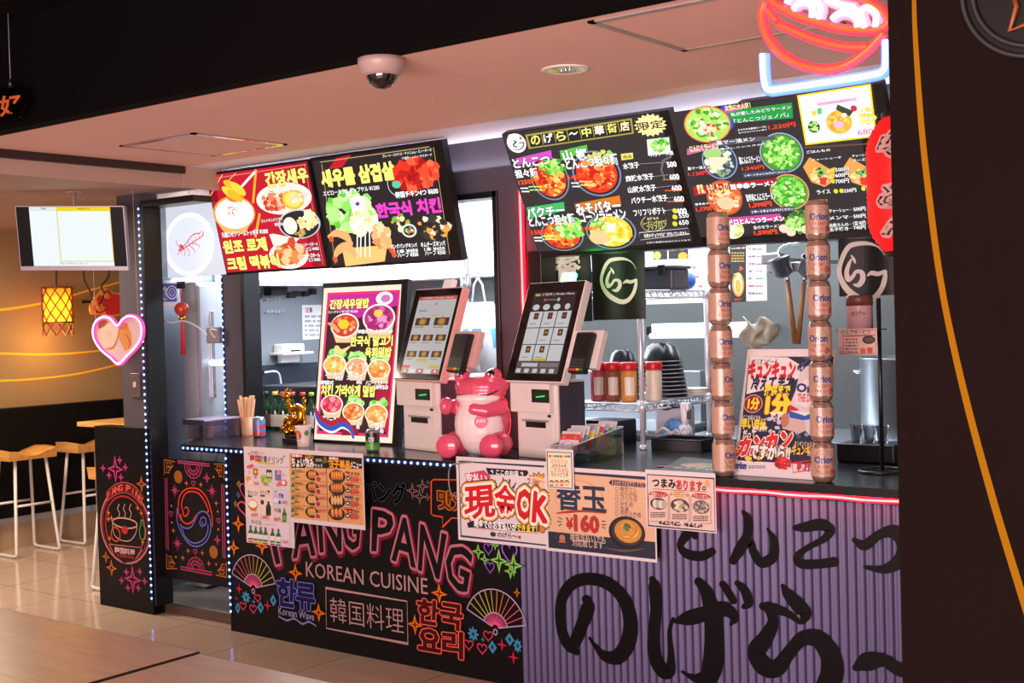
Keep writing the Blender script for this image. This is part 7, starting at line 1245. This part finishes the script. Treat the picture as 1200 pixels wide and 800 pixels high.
ring_frame('access_panel', 'square ceiling hatch with dull frame behind the ramen bowl neon', [(-2.03, -1.21, zc), (-1.5, -1.21, zc), (-1.5, -.675, zc), (-2.03, -.675, zc)], mat('dull_frame', '#a89890', .4, .5))
c = aZ(447, 69, 2.45); t = thing('dome_camera', (c.x, c.y, 2.45), 'white dome security camera on the pink ceiling', 'camera'); MB().lathe([(.078, 0), (.078, -.018), (.066, -.045), (.052, -.056)], c, n=32).build('base', mat('camera_white', '#a89088', .4), t); MB().ball((c.x, c.y, 2.40), .052, (1, 1, .95)).build('dome', mat('smoked_dome', '#14100f', .06, coat=1), t)
c = aZ(663, 81, 2.45); t = thing('downlight', (c.x, c.y, 2.445), 'round recessed ceiling downlight, switched off', 'light'); MB().lathe([(.085, 0), (.085, -.004), (.072, -.006), (.066, -.002)], (c.x, c.y, 2.4502), n=36, cap=False).build('ring', mat('downlight_ring', '#d8d0c8', .25), t); MB().lathe([(.066, -.003), (.03, -.0015), (.0, -.0015)], (c.x, c.y, 2.45), n=36, cap=False).build('reflector', mat('downlight_reflector', '#c8c8b8', .15, .7), t)
for k in (-1, 0, 1): MB().ball((c.x+k*.018, c.y, 2.4465), .006).build('lens', CHROME, t)
# ramen bowl neon hanging before the beam
RY = -1.42; A = Art((0, RY, 0), X, Z); A.crop(860, 0, 3.53); W3 = lambda P: [A.W(*A.L(x, y)) for x, y in P]
t = thing('ramen_neon', A.W(*A.L(375, 380)), 'ramen bowl neon sign with red bowl, white noodles and a blue-white tray line', 'neon sign')
ORC = mat('orange_neon_core', '#c84020', .3, emit=1.5, ecol='#ff4a1c'); RDS = mat('rose_neon_sleeve', '#ff3a50', .3, emit=1.5, ecol='#ff2c3c'); WHC = mat('white_neon_core', '#ffffff', .3, emit=3.0); BLS = mat('blue_neon_sleeve', '#6a90ff', .3, emit=1.6, ecol='#5a8cff'); PKS = mat('pink_neon_sleeve', '#ff8aa8', .3, emit=.9, ecol='#ff9ab8')
def sub(pt, name, P, r, core, sleeve):
    q = smooth_path(W3(P), 5) if len(P) > 2 else W3(P); MB().tube(q, r).build(name, core, pt); MB().tube([V(p)+V((0, r*1.5, 0)) for p in q], r*2.1).build(name+'_glow', sleeve, pt)
sub(t, 'bowl_tube', [(125, 5), (112, 60), (130, 140), (185, 215), (270, 265), (370, 285), (460, 268), (540, 215), (590, 165), (615, 135)], .006, ORC, RDS)
sub(t, 'rim_tube', [(165, -30), (155, 0), (185, 25), (260, 65), (350, 95), (450, 118), (560, 125), (620, 108), (635, 80), (600, 35), (540, 0), (480, -30)], .0055, ORC, RDS)
sub(t, 'band_tube', [(133, 35), (150, 60), (175, 85)], .005, ORC, RDS); sub(t, 'band_tube', [(182, 100), (250, 130), (340, 165), (430, 188), (500, 195), (550, 192)], .0055, ORC, RDS)
for P in ([(218, 15), (235, -10), (270, -20)], [(245, 40), (270, 15), (310, 15), (325, 40), (322, 72)], [(350, 78), (360, 40), (350, 10), (320, -15)], [(405, 82), (430, 60), (470, 55), (505, 75), (512, 112)], [(440, 50), (480, 35), (520, 55), (542, 115)], [(530, 40), (560, 30), (590, 60), (585, 112)], [(380, -5), (430, 15), (500, 30)]): sub(t, 'noodle_tube', P, .0068, WHC, PKS)
sub(t, 'tray_tube', [(118, 222), (122, 300), (130, 355), (150, 372), (190, 368), (400, 338), (580, 308), (618, 290), (627, 265), (628, 165)], .007, WHC, BLS)
pl = [A.L(*p) for p in ((100, -60), (98, 195), (92, 230), (100, 370), (128, 396), (600, 325), (640, 300), (646, 150), (650, 60), (600, -60))]; MB().prism(pl, A.O, X, Z, -.022, -.017).build('acrylic_plate', CLEAR2, t)
for k in (200, 560): p = A.W(*A.L(k, -58)); MB().tube([(p.x, RY+.02, p.z), (p.x, RY+.02, 2.902)], .0015, 5).build('wire', mat('thin_wire', '#888890', .4), t)
# hanging character tag
A = Art((0, -1.4, 0), X, Z); A.crop(0, 0, 4.0); t = thing('character_tag', A.W(*A.L(50, 560)), 'small clear acrylic tag with orange characters hanging from the dark beam', 'sign')
P = [(-70, 440), (-40, 415), (95, 405), (115, 440), (118, 480), (95, 545), (40, 565), (-60, 565)]; MB().prism([A.L(*p) for p in P], A.O, X, Z, -.008, -.004).build('acrylic_plate', clear('smoky_acrylic', (.55, .5, .52), .06, .1), t)
A.quadtext('好', (0, 455), (96, 440), (94, 530), (4, 545), '#c8642c', .03); A.quadtext('友', (-95, 462), (-8, 455), (-8, 545), (-95, 550), '#c8642c', .03); A.build('characters', PRINT, t); p = A.W(*A.L(50, 410)); MB().tube([(p.x, -1.4, p.z), (p.x, -1.4, 2.902)], .002, 5).build('cord', mat('thin_wire', '#888890', .4), t); MB().lathe([(.004, 0), (.012, .004), (.012, .03), (.004, .035)], (p.x, -1.4, p.z), n=10).build('hook', BLACK, t)
# red paper lantern
lp_ = at(1066, 216, -.45); zt, zb = at(1060, 136, -.45).z, at(1060, 296, -.45).z; lr = .128; H = zt-zb
t = thing('paper_lantern', (lp_.x, -.45, zb), 'red paper lantern with black brush letters hanging beside the dark column', 'lantern'); prof = []
for i in range(61): v = i/60; e = abs(v-.5)*2; r = lr*(1-max(0, (e-.45)/.55)**2.2*.42)+.0022*math.sin(i*PI*.9); prof.append((r, H*(.0+v)))
MB().lathe(prof, (lp_.x, -.45, zb), n=40, cap=False).build('paper_body', mat('lantern_paper', '#d01418', .55, emit=.55, ecol='#d00c10', var=.05), t)
for z_, s_ in ((zb-.012, 1), (zt-.004, 1)): MB().lathe([(.078, 0), (.08, .002), (.08, .016), (.07, .018)], (lp_.x, -.45, z_), n=32).build('ring_cap', BLACK, t)
MB().tube([(lp_.x, -.45, zt), (lp_.x, -.45, 2.451)], .004, 6).build('cord', BLACK, t)
a0 = math.atan2(-3.84, 1.39)
A = Art((0, 0, 0), X, Z, warp=lambda u, v, z: (lp_.x+(lr*(1-max(0, (abs(v/H-.5)*2-.45)/.55)**2.2*.42)+.004+z)*math.cos(a0+u/lr), -.45+(lr*(1-max(0, (abs(v/H-.5)*2-.45)/.55)**2.2*.42)+.004+z)*math.sin(a0+u/lr), zb+v)); A.flat = True
for i, ch in enumerate('らーめん'):
    v1 = H*(.86-i*.19)
    for o_, c_ in ((.012, '#c89a94'), (0, '#1c0c0c')):
        vs, fs = text_mesh(ch if ch != 'ー' else '｜', 0.018); xs = [v[0] for v in vs]; ys = [v[1] for v in vs]
        for k in range(8 if o_ else 5):
            dx, dy = (o_+.003)*math.cos(k*PI/4), (o_+.003)*math.sin(k*PI/4)
            if not o_ and k == 4: dx = dy = 0
            A.raw([(-.1+.2*(x-min(xs))/(max(xs)-min(xs))+dx*.6, v1-H*.17+H*.17*(y-min(ys))/(max(ys)-min(ys))+dy*.6) for x, y in vs] if ch != 'ー' else [(-.012+.024*(x-min(xs))/(max(xs)-min(xs))+dx*.6, v1-H*.17+H*.17*(y-min(ys))/(max(ys)-min(ys))+dy*.6) for x, y in vs], fs, c_, 1)
A.build('lettering', PRINT, t)
# round sign on the dark column
A = Art((0, -1.512, 0), X, Z); A.crop(860, 0, 3.53); c, rx, ry = A.loc(1250, -70, 290, 290); R = abs(A.L(1180, 205)[1]-A.L(1180, -70)[1])*1.12
t = thing('round_sign', A.W(c[0], c[1]-R), 'round dark unlit neon sign with an orange star on the dark column', 'sign'); MB().prism([(c[0]+R*math.cos(2*PI*i/48), c[1]+R*math.sin(2*PI*i/48)) for i in range(48)], A.O, X, Z, -.008, -.001).build('disc', mat('round_sign_dark', '#120e0d', .5, spec=.15), t)
for r, m in ((R*.97, mat('unlit_tube', '#1c1818', .6)), (R*.83, mat('unlit_tube', '#1c1818', .6))): MB().tube([A.W(c[0]+r*math.cos(2*PI*i/60), c[1]+r*math.sin(2*PI*i/60), .006) for i in range(60)], .006, closed=True).build('ring_tube', m, t)
MB().tube([A.W(*A.L(x, y), .006) for x, y in ((1160, -20), (1172, 30), (1145, 130), (1215, 100), (1260, 130))], .006).build('star_tube', mat('dull_orange_tube', '#7a3a0c', .4), t)
# heart neon with a plain picture, hanging before the pillar
HY = -.12; A = Art((0, HY, 0), X, Z); A.crop(0, 300, 5.714); HP = [(785, 465), (740, 420), (690, 408), (640, 440), (622, 500), (635, 565), (680, 630), (740, 680), (793, 722), (850, 668), (910, 605), (945, 540), (945, 460), (910, 412), (860, 402), (820, 425)]
t = thing('heart_neon', A.W(*A.L(793, 725)), 'pink heart neon sign with a warm picture inside hanging before the doorway pillar', 'neon sign'); HC = mat('heart_core', '#fff0f6', .3, emit=3.2, ecol='#ffb0d0'); HS = mat('heart_sleeve', '#ff4a90', .3, emit=2.6, ecol='#ff2a78')
q = smooth_path(W_ := [A.W(*A.L(x, y)) for x, y in HP], 5, True); MB().tube(q, .0055, closed=True).build('heart_tube', HC, t); MB().tube([V(p)+V((0, .008, 0)) for p in q], .0115, closed=True).build('heart_glow', HS, t)
Bk = Art((0, HY+.012, 0), X, Z); Bk.crop(0, 300, 5.714); l2 = [Bk.L(x, y) for x, y in smooth_path(HP, 4, True)]; Bk.board(l2, .004, '#c8a8b0'); Bk.lpoly(l2, '#cdb2b8')
Bk.poly([(655, 440), (700, 425), (760, 470), (785, 500), (780, 620), (740, 660), (690, 610), (650, 560)], '#e8c0a8'); Bk.poly([(820, 440), (850, 450), (880, 520), (885, 600), (840, 640), (800, 560), (790, 500)], '#c88a3c'); Bk.poly([(655, 440), (700, 425), (730, 440), (700, 470), (660, 490)], '#8a5a34'); Bk.stroke([(800, 470, 12), (790, 540, 18), (760, 610, 20), (710, 620, 8)], '#b0743c'); Bk.stroke([(840, 520, 6), (870, 570, 12), (860, 620, 6)], '#8a5030'); Bk.ell(730, 520, 26, 22, '#e0b09c'); Bk.stroke([(760, 640, 10), (793, 690, 40), (820, 640, 14)], '#c8b4c0')
Bk.build('picture_plate', PRINT, t)
for x, y, x1 in ((640, 440, 672), (925, 420, 862)): p = A.W(*A.L(x, y)); MB().tube([p, (p.x-.01, HY, 2.336)], .0016, 5).build('thread', mat('thread', '#b8a0a0', .6), t)
# red cloud board
A = Art((-8.32, 0, 0), Y, Z); A.crop(0, 300, 5.714); t = thing('cloud_board', A.W(*A.L(700, 400)), 'red cloud shaped board with yellow edge hanging on the lounge wall', 'wall decoration')
CP = smooth_path([(615, 385), (604, 340), (620, 310), (635, 270), (660, 255), (680, 228), (710, 215), (740, 228), (770, 245), (830, 250), (860, 300), (830, 380), (780, 400), (730, 405), (690, 395), (655, 392)], 5, True); MB().prism([A.L(*p) for p in CP], A.O, Y, Z, -.02, 0).build('yellow_back', mat('cloud_yellow', '#e0a040', .5), t)
MB().prism([A.L(*p) for p in smooth_path([(635, 375), (625, 335), (650, 320), (645, 285), (670, 262), (690, 268), (695, 235), (725, 225), (745, 250), (780, 255), (820, 265), (840, 300), (815, 370), (770, 392), (715, 392), (700, 370), (670, 385)], 5, True)], A.O, Y, Z, .001, .008).build('red_front', mat('cloud_red', '#c8281c', .45), t)
g = MB()
for cx, cy, r0 in ((665, 340, 28), (712, 265, 20)): g.tube([A.W(*A.L(cx+r0*(1-i/26)*math.cos(i*.5), cy+r0*(1-i/26)*math.sin(i*.5)), .01) for i in range(22)], .005, 6)
g.build('spiral', mat('cloud_yellow', '#e0a040', .5), t); MB().box(-8.6, -8.34, A.W(*A.L(700, 300)).y-.01, A.W(*A.L(700, 300)).y+.01, A.W(*A.L(700, 300)).z-.01, A.W(*A.L(700, 300)).z+.01).build('wall_peg', BLACK, t)
# rattan pendant lamp
def shade_mat():
    m = bpy.data.materials.new('amber_paper_shade'); m.use_nodes = True; nt = m.node_tree; nt.nodes.clear(); o = nt.nodes.new('ShaderNodeOutputMaterial')
    a = nt.nodes.new('ShaderNodeBsdfTranslucent'); a.inputs[0].default_value = (1.0, .5, .1, 1); d = nt.nodes.new('ShaderNodeBsdfDiffuse'); d.inputs[0].default_value = (.8, .4, .1, 1)
    nz = nt.nodes.new('ShaderNodeTexNoise'); nz.inputs['Scale'].default_value = 30; mr = nt.nodes.new('ShaderNodeMapRange'); mr.inputs[3].default_value = .15; mr.inputs[4].default_value = .3
    x = nt.nodes.new('ShaderNodeMixShader'); nt.links.new(nz.outputs['Fac'], mr.inputs[0]); nt.links.new(mr.outputs[0], x.inputs[0]); nt.links.new(a.outputs[0], x.inputs[1]); nt.links.new(d.outputs[0], x.inputs[2]); nt.links.new(x.outputs[0], o.inputs[0]); return m
LX = -8.33; c = aX(67.5, 365, LX); lt, lb = aX(67.5, 337, LX).z, aX(67.5, 393, LX).z; rr = (aX(84, 365, LX).y-aX(51, 365, LX).y)/2*.92
t = thing('pendant_lamp', (LX, c.y, lb), 'glowing orange cylinder lamp wrapped in brown lattice hanging in the lounge', 'lamp'); zs = lb+(lt-lb)*.27
MB().lathe([(rr*.9, 0), (rr*.9, lt-zs)], (LX, c.y, zs), n=32, cap=False).build('shade', shade_mat(), t); g = MB()
for k in range(9):
    for s_ in (-1, 1): g.tube([(LX+rr*math.cos(2*PI*k/9+s_*i*.16), c.y+rr*math.sin(2*PI*k/9+s_*i*.16), lb+(lt-lb)*i/14) for i in range(15)], .0048, 5)
for z_ in (lt, zs): g.tube([(LX+rr*math.cos(2*PI*i/24), c.y+rr*math.sin(2*PI*i/24), z_) for i in range(24)], .006, 6, closed=True)
g.build('lattice', mat('rattan', '#6a3418', .6), t); MB().ball((LX, c.y, (zs+lt)/2), .05).build('bulb', mat('hot_bulb', '#fff4d0', .4, emit=22, ecol='#ffb040'), t); MB().cyl((LX, c.y, (zs+lt)/2), (LX, c.y, 2.336), .007).build('cord', mat('brown_cord', '#2a1810', .6), t); MB().tube([(LX-rr, c.y, lt), (LX+rr, c.y, lt)], .005, 6).build('cross_bar', mat('rattan', '#6a3418', .6), t)
pl_ = bpy.data.lights.new('pendant_glow', 'POINT'); pl_.energy = 8; pl_.color = (1, .5, .14); pl_.shadow_soft_size = .06; o = bpy.data.objects.new('pendant_glow', pl_); o.location = (LX+.0, c.y, lb-.04); COL.objects.link(o)
for k, P in enumerate(([(99, 262), (98, 316), (100, 330), (106, 342), (108, 352)], [(128, 262), (128, 316), (126, 326), (119, 335), (122, 345), (116, 357)])): tag(MB().tube(smooth_path([aX(x, y, -8.2) for x, y in P], 6), .006, 6).build('hanging_cord', mat('brown_cord', '#2a1810', .6)), ('dark cord curving down beside the red cloud board' if k == 0 else 'dark cord looping in front of the red cloud board'), 'cord')
# intercom on the pillar
a, b = aY(155, 465, -.001), aY(165, 437, -.001); t = thing('wall_switch', ((a.x+b.x)/2, 0, a.z), 'grey metal switch plate on the pillar below the heart neon', 'switch'); MB().box(a.x, b.x, -.012, 0, a.z, b.z, .003).build('plate', mat('switch_steel', '#7a706e', .35, .6), t); zc_ = a.z+(b.z-a.z)*.52; xc_ = (a.x+b.x)/2; MB().box(xc_-.013, xc_+.013, -.016, -.011, zc_-.015, zc_+.015, .002).build('button', mat('switch_button', '#c8b0ac', .4), t)
# wooden stools with white tube legs
SEATW = wood('stool_oak', '#b8803e', '#d09a54', .45, (6, 1.2, 6)); WHT = mat('white_tube', '#cfc8c0', .35)
def stool(px, py, rz, label):
    P = V((px, py, 0)); t = thing('bar_stool', (P.x, P.y, 0), label, 'stool', 'wooden bar stools in the lounge', rz); Hs = .70
    g = MB(); n = 14; rows = []
    for zf in (0, 1):
        for i in range(n+1):
            pass
    top, bot = [], []
    for i in range(n+1):
        u = -0.19+.38*i/n; r0, r1 = [], []
        for j in range(9):
            v = -.145+.29*j/8; zz = Hs+.012*math.cos(u*PI/.19*1.0)*(-1)+.016*(abs(u)/.19)**3+.01*math.cos(v*PI/.145*.9)*(1 if abs(u) < .06 else .3)
            r0.append(g.bm.verts.new((u, v, zz+.03))); r1.append(g.bm.verts.new((u*.97, v*.95, Hs-.018)))
        top.append(r0); bot.append(r1)
    for i in range(n):
        for j in range(8): f = g.bm.faces.new((top[i][j], top[i+1][j], top[i+1][j+1], top[i][j+1])); f.smooth = True; g.bm.faces.new((bot[i][j+1], bot[i+1][j+1], bot[i+1][j], bot[i][j]))
    for i in range(n): g.bm.faces.new((bot[i][0], bot[i+1][0], top[i+1][0], top[i][0])); g.bm.faces.new((top[i][8], top[i+1][8], bot[i+1][8], bot[i][8]))
    for j in range(8): g.bm.faces.new((top[0][j], top[0][j+1], bot[0][j+1], bot[0][j])); g.bm.faces.new((bot[n][j], bot[n][j+1], top[n][j+1], top[n][j]))
    g.build('seat', SEATW, t, local=True)
    for s_ in (-1, 1):
        P0 = [(s_*.12, -.10, Hs-.02), (s_*.165, -.155, .06), (s_*.17, -.16, .025), (s_*.17, -.13, .013), (s_*.17, .13, .013), (s_*.17, .16, .025), (s_*.165, .155, .06), (s_*.12, .10, Hs-.02)]
        q = [V(P0[0])]+[V(p) for p in smooth_path(P0[1:4], 4)]+[V(p) for p in smooth_path(P0[4:7], 4)]+[V(P0[7])]; MB().tube(q, .0115, 10).build('leg', WHT, t, local=True)
        for y_ in (-.12, .12): MB().cyl((s_*.17, y_, 0), (s_*.17, y_, .012), .013).build('foot_glide', mat('glide_grey', '#6a6866', .4), t, local=True)
    for y_ in (-.128, .128): MB().tube([(-.144, y_, .36), (.144, y_, .36)], .009, 8).build('crossbar', WHT, t, local=True)
    return t
stool(-8.28, .71, math.radians(90), 'wooden bar stool nearest the picture edge, on the beige tiles')
stool(-8.3, 1.27, math.radians(90), 'wooden bar stool between its neighbour stool and the round emblem board')
stool(-6.575, .38, math.radians(90), 'bar stool mostly hidden behind the round emblem board')
a = aZ(118, 493, 1.04); t = thing('bar_table', (-7.6, 1.0, 0), 'narrow bar table with wooden top behind the round emblem board', 'table'); p0 = aZ(95, 494, .98); p1 = aZ(141, 490, .98)
MB().box(p0.x-.02, p0.x+.5, p0.y-.02, p0.y+1.2, .95, .98, .004).build('table_top', SEATW, t)
for x_, y_ in ((p0.x+.06, p0.y+.1), (p0.x+.42, p0.y+.1), (p0.x+.06, p0.y+1.1), (p0.x+.42, p0.y+1.1)): MB().cyl((x_, y_, 0), (x_, y_, .95), .016).build('leg', BLACK, t)
# two dining tables at the front
TW = wood('table_ash', '#a8835f', '#bd9872', .32, (1.6, 12, 12))
def dtable(x0, x1, yf, label):
    t = thing('dining_table', ((x0+x1)/2, yf-.38, 0), label, 'table', 'dining tables'); MB().box(x0, x1, yf-.76, yf, .695, .72, .003).build('table_top', TW, t); MB().box(x0-.0015, x1+.0015, yf-.001, yf+.0015, .696, .719).box(x0-.0015, x0+.001, yf-.76, yf, .696, .719).box(x1-.001, x1+.0015, yf-.76, yf, .696, .719).build('edge_and_gap_shade', mat('dark_edge_and_gap_shade', '#2a1610', .6), t)  # dark side bands paint in the shade of the gap between tables
    for sx in (x0+.12, x1-.12):
        MB().cyl((sx, yf-.38, .02), (sx, yf-.38, .695), .03).build('leg', BLACK, t); MB().box(sx-.03, sx+.03, yf-.66, yf-.1, 0, .02, .006).build('foot', BLACK, t)
dtable(-3.95, -2.748, -2.132, 'wooden dining table nearer the bar stools'); dtable(-2.725, -1.5, -2.146, 'wooden dining table nearer the dark column')
